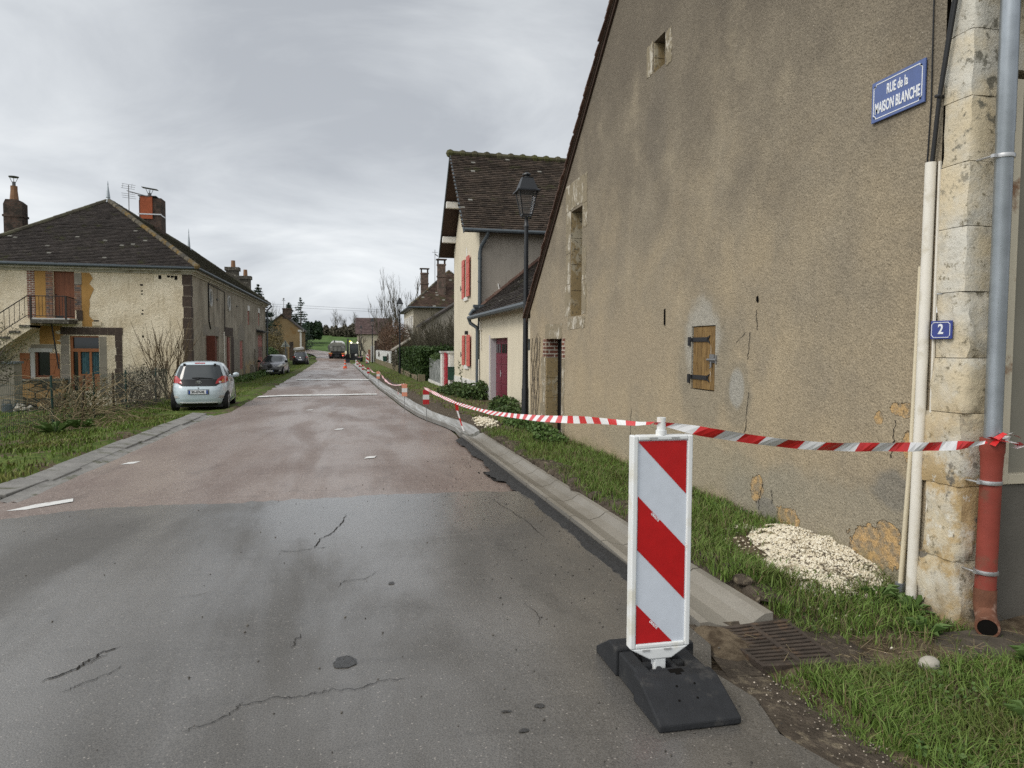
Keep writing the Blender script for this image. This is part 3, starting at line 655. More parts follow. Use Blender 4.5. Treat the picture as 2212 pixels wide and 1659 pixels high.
path = [(-3.0, 112), (-3.3, 122), (-4.4, 135), (-7.5, 152), (-14, 170), (-25, 184), (-42, 195), (-70, 204)]
for i, (x, y) in enumerate(path):
    a = Vector(path[max(i-1, 0)]); b = Vector(path[min(i+1, len(path)-1)]); d = (b-a).normalized(); w = 2.6
    p, q = (x-d.y*w, y+d.x*w), (x+d.y*w, y-d.x*w); rows.append(((p[0], p[1], gheight(p[0], max(p[1], 143))*.0+max(gheight(p[0], p[1]), gheight(q[0], q[1]))+.10), (q[0], q[1], max(gheight(p[0], p[1]), gheight(q[0], q[1]))+.10)))
ribbon('road', rows, M['chipseal'])
# nearer, the worn grey asphalt of the crossing with its ragged far edge
Vv = []; Ff = []; nxs = np.concatenate([np.arange(-13, -5, .25), np.arange(-5, 2.06, .07)]); edge = {}
for x in nxs: edge[x] = 8.0+.012*x+random.gauss(0, .022)+.04*math.sin(x*1.7)+.02*math.sin(x*6.1)-.42*max(0, min(1.3, -2.5-x))
nr = 40
for j in range(nr):
    for x in nxs:
        ye = edge[x]; t = j/(nr-1); y = -5+(ye+5)*t**.8
        xx = x
        if x > 1.7:
            lim = 1.975 if y > 3.35 else 1.86+.05*math.sin(y*9)+.04*math.sin(y*23)
            xx = 1.7+(x-1.7)/(2.06-1.7)*(lim-1.7)
        Vv.append((xx, y, zr(y)-.006-.0065*abs(xx)-.004*max(0, xx-1.2)))
for j in range(nr-1):
    for i in range(len(nxs)-1): a = j*len(nxs)+i; Ff.append((a, a+1, a+1+len(nxs), a+len(nxs)))
structure(link('crossing_road', mesh_np('crossing_road', Vv, Ff), M['asphalt'], smooth=180))
def road_z(x, y): return (zr(y)-.006-.0065*abs(x)-.004*max(0, x-1.2)) if y < 8 else zr(y)-.059+.03*(1-(2*(x-left(y))/(front(y)-left(y))-1)**2)+.0
def streak(mb, pts, w, dz=.004, jit=.5, sub=6, fork=0):
    pts = [Vector((p[0], p[1], 0)) for p in pts]; q = []
    for a, b in zip(pts, pts[1:]):
        for i in range(sub): q.append(a.lerp(b, i/sub)+Vector((random.gauss(0, .006), random.gauss(0, .008), 0)))
    q.append(pts[-1]); n = len(q); vs = []
    for i, p in enumerate(q):
        d = (q[min(i+1, n-1)]-q[max(i-1, 0)]).normalized(); e = min(1, i/3+.15, (n-1-i)/3+.15); ww = .72*w*e*random.uniform(1-jit, 1+jit)
        for s in (-.5, .5): x, y = p.x-d.y*ww*s, p.y+d.x*ww*s; vs.append((x, y, road_z(x, y)+dz))
    mb.add(vs, [(2*i, 2*i+1, 2*i+3, 2*i+2) for i in range(n-1)])
mb = MB()
for pts, w in (([(-.08, 7.09), (-.12, 6.72), (-.19, 6.38), (-.29, 6.21), (-.31, 5.92)], .013), ([(-.31, 5.92), (-.45, 5.87), (-.6, 5.89)], .008), ([(-.31, 5.92), (-.2, 5.93)], .01),
               ([(-.72, 3.14), (-.63, 3.19), (-.54, 3.26), (-.52, 3.32), (-.44, 3.34), (-.35, 3.37), (-.25, 3.35), (-.19, 3.37), (-.11, 3.39), (0, 3.37), (.13, 3.44), (.26, 3.44)], .006),
               ([(-1.48, 3.79), (-1.42, 3.84), (-1.37, 3.91), (-1.34, 4.0), (-1.31, 4.08), (-1.24, 4.14)], .015), ([(-1.36, 3.64), (-1.3, 3.69), (-1.23, 3.78), (-1.14, 3.9)], .007),
               ([(-.3, 4.11), (-.32, 4.01), (-.33, 3.92)], .006), ([(-.12, 4.87), (-.06, 5.01), (.07, 5.03), (.17, 5.2)], .006), ([(-1.46, 3.80), (-1.40, 3.87), (-1.33, 3.95), (-1.28, 4.06)], .008), ([(-.52, 3.32), (-.50, 3.36)], .004),
               ([(1.45, 7.8), (1.6, 6.6), (1.62, 5.9)], .007), ([(-1.1, 4.9), (-.9, 5.0)], .005), ([(1.05, 4.4), (1.1, 4.15), (1.05, 3.95)], .004)):
    streak(mb, pts, w)
structure(build('cracked_road', mb, M['crack']))
def flatblob(mb, c, rx, ry, dz=.004, n=26, wob=.2):
    ph = [random.uniform(0, 6.28) for _ in range(4)]; vs = [(c[0], c[1], road_z(*c)+dz)]
    for j in range(n):
        t = 2*math.pi*j/n; w = 1+wob*(.5*math.sin(2*t+ph[0])+.3*math.sin(3*t+ph[1])+.3*math.sin(7*t+ph[2])); x, y = c[0]+rx*w*math.cos(t), c[1]+ry*w*math.sin(t); vs.append((x, y, road_z(x, y)+dz))
    mb.add(vs, [(0, 1+j, 1+(j+1) % n) for j in range(n)])
mb = MB()
for c, rx, ry in (((-.05, 3.68), .065, .065), ((.82, 3.05), .026, .018), ((.70, 2.86), .024, .014), ((.25, 4.9), .02, .03), ((.66, 3.03), .022, .010)): flatblob(mb, c, rx, ry)
structure(build('patched_road', mb, mat('wet_tar_patch', (.040, .039, .038), .35, .5, .4, 30, 1.0, 45, .012)))
mb = MB(); mb.tube([(1.62, 9.2, -.045), (1.62, 9.25, -.045)], .01)
flatblob(mb, (1.84, 9.2), .13, .34, .006, 26, .4)
structure(build('holed_road', mb, M['crack']))
mb = MB()
for y0, x0, x1, w in ((27.3, -3.4, .9, .75), (44.0, -3.3, 1.0, 1.7)):  # two broad bands: sheen of the wet road painted on as pale colour
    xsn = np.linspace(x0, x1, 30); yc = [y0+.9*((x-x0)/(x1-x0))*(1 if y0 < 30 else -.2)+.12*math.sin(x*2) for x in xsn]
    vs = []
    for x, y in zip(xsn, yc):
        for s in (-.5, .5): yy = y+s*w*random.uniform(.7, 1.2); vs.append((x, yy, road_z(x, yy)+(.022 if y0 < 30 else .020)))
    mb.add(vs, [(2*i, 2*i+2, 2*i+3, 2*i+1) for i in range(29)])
wv = [(-3.46, 8.10), (-3.28, 8.12), (-2.96, 8.44), (-3.02, 8.62), (-3.30, 8.38)]
mb.add([(x, y, road_z(x, y)+.016) for x, y in wv], [(0, 1, 2, 3, 4)])
for x, y in ((-3.3, 11.2), (.15, 11.0), (-.4, 15.2), (-1.3, 20.5)): mb.add([(x, y, road_z(x, y)+.006), (x+.16, y+.06, road_z(x, y)+.006), (x+.2, y+.28, road_z(x, y)+.006), (x+.05, y+.2, road_z(x, y)+.006)], [(0, 1, 2, 3)])
structure(build('road_markings_and_sheen', mb, M['roadpaint_sheen']))
# black bedding mix along the gutter, loose stones on the road
mb = MB(); vs = []; k = 0
for y in np.arange(4.0, 13.2, .08):
    w = .06+.05*abs(math.sin(y*2.1))+random.uniform(0, .05)+(.12 if 8.8 < y < 9.5 else 0)
    vs += [(1.985, y, zr(y)+.012), (1.98-w*.5, y, zr(y)+.004+random.gauss(0, .006)), (1.98-w, y, zr(y)-.031)]; k += 1
mb.add(vs, [q for i in range(k-1) for q in ((3*i, 3*i+3, 3*i+4, 3*i+1), (3*i+1, 3*i+4, 3*i+5, 3*i+2))])
structure(build('bedding_ground', mb, M['tarmix']))
def stones(pts, smin, smax, seed=3):
    r = np.random.default_rng(seed); P = np.asarray(pts, float); n = len(P)
    o = np.array([(1, 0, 0), (-1, 0, 0), (0, 1, 0), (0, -1, 0), (0, 0, 1), (0, 0, -1)], float)
    f = np.array([(0, 2, 4), (2, 1, 4), (1, 3, 4), (3, 0, 4), (2, 0, 5), (1, 2, 5), (3, 1, 5), (0, 3, 5)])
    s = r.uniform(smin, smax, n)[:, None, None]*r.uniform(.6, 1.25, (n, 6, 1)); a = r.uniform(0, 6.28, n); c, si = np.cos(a), np.sin(a)
    v = o[None]*s; x = v[:, :, 0]*c[:, None]-v[:, :, 1]*si[:, None]; y = v[:, :, 0]*si[:, None]+v[:, :, 1]*c[:, None]
    V = np.stack([x, y, v[:, :, 2]*.7], 2)+P[:, None]; return V.reshape(-1, 3), (np.arange(n)[:, None, None]*6+f[None]).reshape(-1, 3)
pts = []
for _ in range(420):
    x = 1.95-abs(random.gauss(0, .55)); y = random.uniform(2.4, 11)
    if random.random() < .25: x = random.uniform(-3.5, 1.9); y = random.uniform(2.3, 9)
    pts.append((x, y, road_z(x, y)+.003))
V, F = stones(pts, .003, .010); o = link('road_grit', mesh_np('road_grit', V, F), M['pebble']); stuff(o, 'dark grit and small stones scattered over the wet road beside the gutter', 'grit')
# new gutter: dished concrete units with open joints
PROF = [(0, -.05), (0, .044), (.045, .046), (.10, .020), (.19, -.002), (.28, .020), (.34, .066), (.385, .070), (.385, -.05)]
def gutter_run(name, y0, y1, step, cant=0.0):
    mb = MB(); y = y0
    while y < y1-.05:
        ya, yb = y+.009, min(y+step, y1)-.009; vs = []
        for yy in (ya, (ya+yb)/2, yb):
            for px, pz in PROF: vs.append((front(yy)+.022+px*((1.04+.22*max(0, 1-(yy-3.8)/1.6)) if yy < 60 else .9), yy, zr(yy)+pz-(.012 if yy > 13.4 else 0)-.052*max(0, 1-(yy-3.8)/2.2)))
        n = len(PROF); fs = []
        for i in range(2):
            for j in range(n): q = (j+1) % n; fs.append((i*n+j, i*n+q, (i+1)*n+q, (i+1)*n+j))
        fs += [tuple(range(n)), tuple(reversed(range(2*n, 3*n)))]
        mb.add(vs, [tuple(reversed(f)) for f in fs]); y += step
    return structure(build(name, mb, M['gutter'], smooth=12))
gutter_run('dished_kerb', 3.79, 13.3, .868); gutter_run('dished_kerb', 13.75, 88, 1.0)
mb = MB()                                        # old kerb on the left, turning into the side street
pth = [(-13, 6.3), (-9, 7.0), (-6, 7.7), (-4.6, 8.1), (-3.85, 8.9)]+[(left(y)-.06, y) for y in np.arange(9.9, 20, 1.0)]
for a, b in zip(pth, pth[1:]):
    a3 = Vector((*a, zr(a[1]))); b3 = Vector((*b, zr(b[1]))); d = (b3-a3); n_ = max(1, round(d.length)); d.normalize(); nr_ = Vector((-d.y, d.x, 0))
    for i in range(n_):
        p = a3.lerp(b3, (i+.012)/n_); q = a3.lerp(b3, (i+.988)/n_); j = random.gauss(0, .012); z = Vector((0, 0, random.gauss(0, .008)))
        c1 = [p-nr_*(.09-j)+Vector((0, 0, -.1)), p-nr_*(.07-j)+Vector((0, 0, -.018))+z, p+nr_*(.27+j)+Vector((0, 0, .012))+z, p+nr_*.28+Vector((0, 0, -.1))]
        mb.prism(c1, q-p)
structure(build('old_kerb', mb, M['old_kerb'], bevel=.012))
mb = MB(); vs = []; k = 0                        # concrete channel in front of the old kerb
for y in np.arange(8.6, 19.8, .5):
    x = left(y); j = random.gauss(0, .006); vs += [(x-.02, y, zr(y)-.024), (x+.08+j, y, zr(y)-.056), (x+.12+j, y, zr(y)-.040), (x+.24+j*3, y, zr(y)-.068)]; k += 1
mb.add(vs, [(4*i+q, 4*i+q+1, 4*i+q+5, 4*i+q+4) for i in range(k-1) for q in range(3)]); structure(build('channel_kerb', mb, M['old_kerb'], smooth=60))
# dug earth bank between gutter and grass
mb = MB(); vs = []; k = 0
for y in np.arange(4.0, 13.4, .06):
    e = 2.42+.05*math.sin(y*3.1)+.04*math.sin(y*7.3)+random.gauss(0, .018); h = zr(y)+.105*min(1, (y-3.95)/.5)+.03*math.sin(y*2.3)*min(1, (y-3.95)/.5)+random.gauss(0, .010)
    o5 = .13*max(0, 1-(y-3.8)/1.7); vs += [(2.39+o5, y, zr(y)-.05), (2.42+o5+random.gauss(0, .008), y, zr(y)+.035-o5*.3), (e+.04+o5, y, h), (e+.16, y, h+.02), (e+.55, y, gheight(e+.55, y)-.01)]; k += 1
mb.add(vs, [(5*i+j, 5*i+j+1, 5*i+6+j, 5*i+5+j) for i in range(k-1) for j in range(4)])
structure(build('earth_terrain', mb, M['soil'], smooth=60))
mb = MB(); vs = []; k = 0
for y in np.arange(13.4, 50, .3):
    x = front(y)+.40; vs += [(x, y, zr(y)-.05), (x+.12+random.gauss(0, .03), y, zr(y)+.06+random.gauss(0, .015)), (x+.7+random.gauss(0, .1), y, gheight(x+.7, y)+.012)]; k += 1
mb.add(vs, [(3*i+j, 3*i+j+1, 3*i+4+j, 3*i+3+j) for i in range(k-1) for j in range(2)]); structure(build('earth_terrain', mb, M['soil'], smooth=60))
mb = MB()
for y, x, r in ((7.9, 2.55, .12), (7.1, 2.52, .10), (8.6, 2.5, .12), (4.45, 2.60, .10), (4.25, 2.55, .07), (5.0, 2.5, .08), (10.4, 2.5, .12), (14.6, 2.75, .13), (15.3, 2.8, .12)): mb.ball((x, y, zr(y)+.07), r, 9, 6, (1, 1.2, .55))
structure(build('clod_terrain', mb, M['soil'], smooth=80))
mb = MB(); mb.add([(1.80, 1.0, zr(1)-.03), (2.22, 1.0, -.05), (2.16, 2.4, -.055), (2.08, 3.2, -.06), (1.80, 3.3, -.045)], [(0, 1, 2, 3, 4)]); mb.add([(1.85, 3.2, -.046), (2.06, 3.20, -.056), (2.05, 3.77, -.050), (2.62, 3.81, -.050), (2.66, 3.86, -.045), (1.95, 3.86, -.040)], [(0, 1, 2, 3, 4, 5)]); mb.add([(2.59, 3.81, -.046), (2.53, 3.18, -.052), (2.80, 3.1, -.085), (2.85, 3.9, -.085)], [(0, 1, 2, 3)])
structure(build('gravel_ground', mb, M['soil']))
# ------------------------------------------------------------------ grass
def hp0(x, y): return ((x-3.45)/.6)**2+((y-4.95)/.8)**2 < 1
pts = []; mi = []
def scat(n, fx, fy, dens=None, dry=.2):
    for _ in range(n):
        y = fy(); x = fx(y)
        if dens and random.random() > dens(x, y): continue
        pts.append((x, y, gheight(x, y))); mi.append(1 if random.random() < dry else 0)
def cl(x, y, s=1.0): return .5+.5*math.sin(x*7.1*s+1.3*math.sin(y*3.3*s))*math.sin(y*5.7*s+1.1)
scat(46000, lambda y: random.uniform(2.44, 3.74), lambda: 4.3+9.3*random.random()**1.4, lambda x, y: .25+.75*cl(x, y) if not (x > 3.0 and y < 5.4 and abs(x-3.35) < .45) else .03)
scat(11000, lambda y: random.uniform(2.55, 3.78), lambda: random.uniform(3.45, 4.5), lambda x, y: (.25+.6*cl(x, y))*(1 if y > 3.62 else .15))
for p in range(len(pts)): pts[p] = (pts[p][0], pts[p][1], pts[p][2]+(.09*max(0, 1-abs(pts[p][0]-2.6)/.4) if pts[p][1] > 4.2 else 0))
me = blades('verge_grass', pts, .03, .125, .007, None, np.array(mi), 1.1); o = link('verge_grass', me, [M['grass'], M['grass_dry']]); stuff(o, 'long green grass growing between the new gutter and the barn wall', 'grass')
pts = []; mi = []
scat(52000, lambda y: 2.02+.05*math.sin(y*5)+abs(random.gauss(0, 1.0)), lambda: random.uniform(1.2, 3.14), lambda x, y: (.30+.70*cl(x, y))*min(1, .15+(x-2.02)/.22) if x < 4.4 and x > 2.02+.30*max(0, 2.75-y) else 0, .2)
scat(2500, lambda y: random.uniform(2.7, 4.3), lambda: random.uniform(3.0, 3.5), lambda x, y: .3*cl(x, y), .6)
me = blades('corner_grass', pts, .03, .105, .0055, None, np.array(mi), 1.3); o = link('corner_grass', me, [M['grass'], M['grass_dry']]); stuff(o, 'rough grass in the corner below the drain grate and downpipe', 'grass')
pts = []; mi = []
scat(85000, lambda y: left(max(y, 8.5))-.12-abs(random.gauss(0, 1.9)), lambda: 8.6+random.random()**1.3*22, lambda x, y: (.06+.94*max(0, cl(x, y, .33)*1.5-.45))*min(1, max(.10, (left(max(y, 8.5))-.25-x)/1.1))*(.04 if 20.6 < y < 27 and -5.4 < x else 1), .18)
scat(16000, lambda y: random.uniform(-15, -6.4), lambda: random.uniform(12, 33), None, .05)
scat(6000, lambda y: left(y)-.1-abs(random.gauss(0, 1.0)), lambda: random.uniform(28, 90), None, .05)
scat(9000, lambda y: front(y)+.9+abs(random.gauss(0, 1.1)), lambda: random.uniform(13.6, 62), lambda x, y: cl(x, y, .4)*(1 if x < 4.2 else 0), .3)
me = blades('roadside_grass', pts, .03, .10, .022, None, np.array(mi), .7); o = link('roadside_grass', me, [M['verge'], M['grass_dry']]); stuff(o, 'short mossy grass on the verges along both sides of the road and in the yard', 'grass')
P = []
for _ in range(9000):
    x, y = (random.uniform(2.5, 3.74), random.uniform(3.6, 9)) if random.random() < .6 else (random.uniform(2.1, 4.2), random.uniform(1.6, 3.1))
    if cl(x+1.7, y, .8) > .55 and not (y > 4.1 and y < 5.9 and hp0(x, y)): P.append((x, y, gheight(x, y)+random.uniform(.015, .06)+(.07*max(0, 1-abs(x-2.6)/.4) if y > 4.2 else 0)))
V, F = cards(P, .026, .8, .5); o = link('clover', mesh_np('clover', V, F), M['weed']); stuff(o, 'clover and small broad leaves mixed into the grass near the barn corner', 'clover')
segs = []
for _ in range(170):
    x, y = random.gauss(2.95, .45), random.gauss(3.3, .18); a = random.uniform(0, 6.28); z = max(gheight(x, y), -.10)+.015; l = random.uniform(.04, .16)
    if x < 4.2 and y < 3.62: segs.append(((x, y, z), (x+l*math.cos(a), y+l*math.sin(a), z+random.uniform(0, .03)), .0022, .0015))
V, F = twigs(segs, 3); o = link('plant_litter', mesh_np('plant_litter', V, F), M['bramble']); stuff(o, 'dry stems and litter on the bare soil around the drain grate', 'litter')
# white gravel heap against the wall
hp = lambda x, y: (.115*max(0, 1-((x-3.62)/.46)**2-((y-4.92)/.72)**2)**.7 + .085*max(0, 1-((x-3.30)/.42)**2-((y-4.48)/.42)**2)**.7)*(.72+.28*math.sin(x*13+2*math.sin(y*7))*math.sin(y*11))
pts = []
while len(pts) < 9500:
    x, y = random.uniform(2.85, 3.76), random.uniform(3.95, 5.8); h = hp(x, y)
    if h > .002+.05*random.random()**2 and (h > .05 or cl(x*2.3, y*2.1) > .35): pts.append((x, y, gheight(x, y)+h*random.uniform(.8, 1.0)+.012))
for _ in range(520): x, y = random.gauss(3.25, .28), random.gauss(4.8, .5); pts.append((min(x, 3.74), y, gheight(x, y)+hp(x, y)+.006))
V, F = stones(pts, .003, .018); o = link('gravel_heap', mesh_np('gravel_heap', V-np.array((3.4, 5, 0)), F), M['gravel'], loc=(3.4, 5, 0))
tag(o, 'heap of white limestone chippings tipped on the grass against the barn wall', 'gravel heap')
mb = MB(); ng = 22; vs = []
for i in range(ng):
    for j in range(ng): x = 2.85+.92*i/(ng-1); y = 3.95+1.9*j/(ng-1); vs.append((x, y, gheight(x, y)-.015+hp(x, y)))
mb.add(vs, [(i*ng+j, (i+1)*ng+j, (i+1)*ng+j+1, i*ng+j+1) for i in range(ng-1) for j in range(ng-1)])
build('gravel_base', mb, M['gravel'], o, smooth=80)
pts = [(random.uniform(-1, 1)*random.random()*.22+2.75, random.uniform(-1, 1)*random.random()*.75+14.9, gheight(2.7, 15)+random.uniform(.03, .14)) for _ in range(1500)]
V, F = stones(pts, .015, .05); o = link('rubble_heap', mesh_np('rubble_heap', V-np.array((2.75, 14.9, 0)), F), M['gravel'], loc=(2.75, 14.9, 0)); tag(o, 'small heap of pale rubble at the dug end of the gutter beneath the tape tail', 'rubble heap')
pts = [(random.uniform(1.86, 2.2), random.uniform(1.6, 3.2), -.055+random.uniform(0, .01)) for _ in range(330)]+[(random.gauss(2.95, .3), random.gauss(3.12, .12), -.06) for _ in range(60)]
V, F = stones(pts, .003, .008, 9); o = link('soil_gravel', mesh_np('soil_gravel', V, F), M['palegrit']); stuff(o, 'small pale stones strewn on the bare soil strip beside the asphalt edge', 'gravel')
mb = MB(); mb.ball((2.93, 3.07, -.02), .055, 9, 6, (1.1, .8, .75)); tag(build('loose_stone', mb, M['boulder'], base=(2.93, 3.07, -.06), smooth=40), 'single fist sized pale stone lying in the corner grass near the grate', 'stone')
mb = MB(); mb.prism([(3.33, 3.28, -.20), (3.70, 3.22, -.20), (4.05, 3.3, -.20), (3.95, 3.62, -.20), (3.50, 3.62, -.20), (3.30, 3.45, -.20)], (0, 0, .085)); tag(build('stone_slab', mb, M['slab'], base=(3.6, 3.4, -.20), bevel=.02), 'mossy broken stone slab lying under the outlet of the downpipe', 'slab')
# drain grate
g = thing('drain_grate', (2.33, 3.5, -.035), 'rusty cast iron drain grate at the near end of the gutter', 'grate')
def gq(s, t): a, b, c, d = Vector((2.06, 3.76)), Vector((2.58, 3.80)), Vector((2.52, 3.20)), Vector((2.07, 3.24)); return (a.lerp(b, s)).lerp(d.lerp(c, s), t)
mb = MB()
def bar(s0, s1, t0, t1, z0, z1):
    ps = [gq(s0, t0), gq(s1, t0), gq(s1, t1), gq(s0, t1)]; mb.prism([(p.x, p.y, z0) for p in ps], (0, 0, z1-z0))
bar(0, 1, 0, .06, -.07, -.028); bar(0, 1, .94, 1, -.07, -.028); bar(0, .05, .06, .94, -.07, -.029); bar(.95, 1, .06, .94, -.07, -.029); bar(.47, .53, .06, .94, -.07, -.027)
build('frame', mb, M['iron'], g)
mb = MB()
for i in range(11):
    t = .09+i*.079
    for s0, s1 in ((.05, .47), (.53, .95)): bar(s0, s1, t, t+.045, -.06, -.031)
build('bars', mb, M['iron'], g)
mb = MB(); ps = [gq(0, 0), gq(1, 0), gq(1, 1), gq(0, 1)]; mb.prism([(p.x, p.y, -.12) for p in ps], (0, 0, .035)); build('pit', mb, M['void'], g)
def weed(x, y, n, s, lab, m='weed', sp=.5, nm='weed'):
    z = gheight(x, y); o_ = thing(nm, (x, y, z), lab, 'plant'); mbs = MB(); P = []
    for i in range(n):
        a = random.uniform(0, 6.28); ln = s*random.uniform(.5, 1); h = s*random.uniform(.25, .9); c, si = math.cos(a), math.sin(a); w = ln*.16
        p0 = Vector((x+c*ln*.08, y+si*ln*.08, z+h*.1)); p1 = Vector((x+c*ln*.55, y+si*ln*.55, z+h*.75)); p2 = Vector((x+c*ln, y+si*ln, z+h*.7)); sd_ = Vector((-si, c, 0))*w
        mbs.add([p0, p1+sd_, p2, p1-sd_], [(0, 1, 2), (0, 2, 3)])
    build('leaf_rosette', mbs, M[m], o_); mb2 = MB(); mb2.tube([(x, y, z-.01), (x, y, z+s*.35)], .004, 5); build('stem', mb2, M['vine'], o_)
weed(3.62, 3.95, 30, .17, 'leafy weed growing at the foot of the wide white cable cover'); weed(3.42, 3.62, 26, .16, 'low leafy weed in the corner grass in front of the quoins')
weed(3.50, 4.12, 22, .15, 'small broad-leaved weed at the foot of the narrow cable cover'); weed(3.55, 2.95, 36, .20, 'yellowish broad-leaved weed right of the loose stone')
weed(4.05, 3.1, 40, .26, 'large leafy weed at the right edge beneath the garage-side wall'); weed(3.75, 4.55, 14, .14, 'tiny fern-like weed where the gravel heap meets the wall')
weed(2.95, 2.5, 26, .16, 'leafy clover-like weed in the middle of the corner grass', sp=.4)
# ------------------------------------------------------------------ the barn
BX = 3.75
barn = thing('barn', (7, 9, 0), 'large old barn with dirty ochre stucco gable facing the street on the right', 'barn')
P3 = lambda y, z, x=BX: (x, y, z)
rect = lambda y0, y1, z0, z1, x=BX: [(x, y0, z0), (x, y1, z0), (x, y1, z1), (x, y0, z1)]
rakez = lambda y: 2.45+.825*(15.0-y) if y > 8.4 else 7.895-.8*(8.4-y)
AT, NI, DO, SH = (8.29, 8.63, 5.11, 5.50), (11.46, 12.09, 2.17, 4.0), (12.6, 13.69, -.2, 1.79), (6.9, 7.44, 1.16, 1.87)
mb = MB()
mb.holed([P3(3.98, -.4), P3(15.0, -.4), P3(15.0, rakez(15)), P3(8.4, rakez(8.4)), P3(3.98, rakez(3.98))], [rect(*q) for q in (AT, NI, DO, SH)], (.42, 0, 0))
mb.box(BX+.02, 12, 14.98, 15.0, -.4, 2.4); mb.box(11.9, 12, 3.9, 14.98, -.4, 2.4)
build('gable_wall', mb, M['stucco'], barn)
for (a, b, c, d) in (AT, NI): mb = MB(); mb.box(BX+.40, BX+.45, a-.05, b+.05, c-.05, d+.05); build('dark_backing', mb, M['void'], barn)
                                    # jambs in dressed stone inside the openings, far side
for (a, b, c, d), n_ in ((AT, 2), (NI, 4)):
    mb = MB()
    for i in range(n_):
        z0 = c+(d-c)*i/n_; z1 = c+(d-c)*(i+1)/n_; e = random.uniform(-.004, .004)
        mb.box(BX+.006, BX+.40, b-.014+e, b+.05, z0+.004, z1-.004)
    build('opening_jamb', mb, M['jamb'], barn)
mb = MB()
for z0, z1, e in ((-.2, .62, .016), (.62, 1.02, .010), (1.02, 1.42, .014)): mb.box(BX+.006, BX+.24, DO[1]-e-.01, DO[1]+.05, z0+.003, z1-.003)
build('door_jamb', mb, M['jamb'], barn)
mb = MB(); mb.box(BX+.004, BX+.24, DO[1]-.012, DO[1]+.05, 1.425, 1.79); build('door_jamb_brick', mb, M['brick_red'], barn)
dr = build('door', (lambda q: (q.box(BX+.24, BX+.28, DO[0], DO[1]-.03, -.2, 1.785), q)[1])(MB()), M['void'], barn)
mb = MB()
for y in np.linspace(12.65, 13.4, 7): mb.tube([(BX+.225, y, -.1), (BX+.225, y, 1.75)], .008, 6)
for z in (.2, .55, .9, 1.25, 1.6):
    for y in (12.72, 12.84):
        mb.tube([(BX+.215, y+.05*math.cos(t), z+.09*math.sin(t)) for t in np.linspace(0, 5.2, 10)], .006, 5)
build('iron_grille', mb, M['blackiron'], dr)
def surround(y0, y1, z0, z1, t=.006):
    mb.add([], []); pts_ = []
    n_ = 7
    for i in range(n_): pts_.append((y0+(y1-y0)*i/n_, z0+random.gauss(0, .012)))
    for i in range(n_): pts_.append((y1+random.gauss(0, .012), z0+(z1-z0)*i/n_))
    for i in range(n_): pts_.append((y1+(y0-y1)*i/n_, z1+random.gauss(0, .012)))
    for i in range(n_): pts_.append((y0+random.gauss(0, .012), z1+(z0-z1)*i/n_))
    mb.prism([(BX-t, y, z) for y, z in pts_], (t+.002, 0, 0))
mb = MB(); surround(11.22, 12.40, 4.03, 4.50); build('stone_surround', mb, M['flaky'], barn)
for q in ((11.21, 11.44, 3.62, 4.01), (11.24, 11.44, 2.75, 3.30), (11.21, 11.44, 2.19, 2.73), (12.11, 12.36, 3.30, 4.02), (12.11, 12.36, 2.75, 3.27), (12.11, 12.38, 2.19, 2.73), (11.26, 12.25, 1.95, 2.15),
          (12.58, 13.75, 1.81, 2.07), (12.36, 12.58, -.1, .36), (12.40, 12.58, .38, 1.40), (13.71, 14.05, .95, 1.42), (13.71, 13.95, .52, .93), (13.71, 14.10, -.1, .50), (8.10, 8.27, 5.06, 5.47), (8.65, 8.84, 5.12, 5.52)):
    mb = MB(); surround(*q); build('stone_surround', mb, M['flaky'], barn)
for q in ((12.40, 12.58, 1.42, 1.79), (13.71, 13.92, 1.44, 1.79)):
    mb = MB(); surround(*q, .004); build('brick_surround', mb, M['brick_red'], barn)
# hayloft shutter
sh = build('shutter', (lambda q: ([q.box(BX+.015, BX+.045, SH[0]+.012+i*.104, SH[0]+.012+i*.104+.099, SH[2]+.012, SH[3]-.008) for i in range(5)], q)[1])(MB()), M['plank'], barn, bevel=.003)
for zc in (1.72, 1.30):
    mb = MB(); mb.box(BX+.004, BX+.014, 7.08, 7.43, zc-.024, zc+.024); mb.prism([(BX+.004, 7.09, zc-.024), (BX+.004, 7.03, zc-.045), (BX+.004, 7.07, zc), (BX+.004, 7.03, zc+.045), (BX+.004, 7.09, zc+.024)], (.008, 0, 0))
    mb.tube([(BX-.012, 7.475, zc-.07), (BX-.012, 7.475, zc+.03)], .020, 8); mb.box(BX-.01, BX+.01, 7.43, 7.48, zc-.02, zc+.02); build('hinge', mb, M['blackiron'], sh)
mb = MB(); mb.box(BX+.002, BX+.016, 6.93, 7.03, 1.47, 1.56); mb.tube([(BX-.008, 7.06, 1.50), (BX-.008, 6.86, 1.50)], .013, 8); mb.box(BX-.012, BX+.012, 6.855, 6.885, 1.46, 1.55); mb.tube([(BX-.01, 6.97, 1.48), (BX-.012, 6.965, 1.42), (BX-.03, 6.965, 1.41)], .008, 6); mb.box(BX+.004, BX+.014, 6.99, 7.03, 1.43, 1.455)
build('latch', mb, M['steel'], sh)
for yy, z0, z1, w in ((8.16, 1.90, 2.11, .035), (6.105, 2.06, 2.125, .035)):
    mb = MB(); mb.prism([(BX-.003, yy-w/2, z0), (BX-.003, yy+w/3, z0), (BX-.003, yy+w/2, (z0+z1)/2), (BX-.003, yy+w/4, z1), (BX-.003, yy-w/4, z1)], (.004, 0, 0)); mb.tube([(BX-.012, yy-.006, z0+.01), (BX-.012, yy-.004, z1-.01)], .008, 6); build('wall_slit', mb, [M['void']], barn)
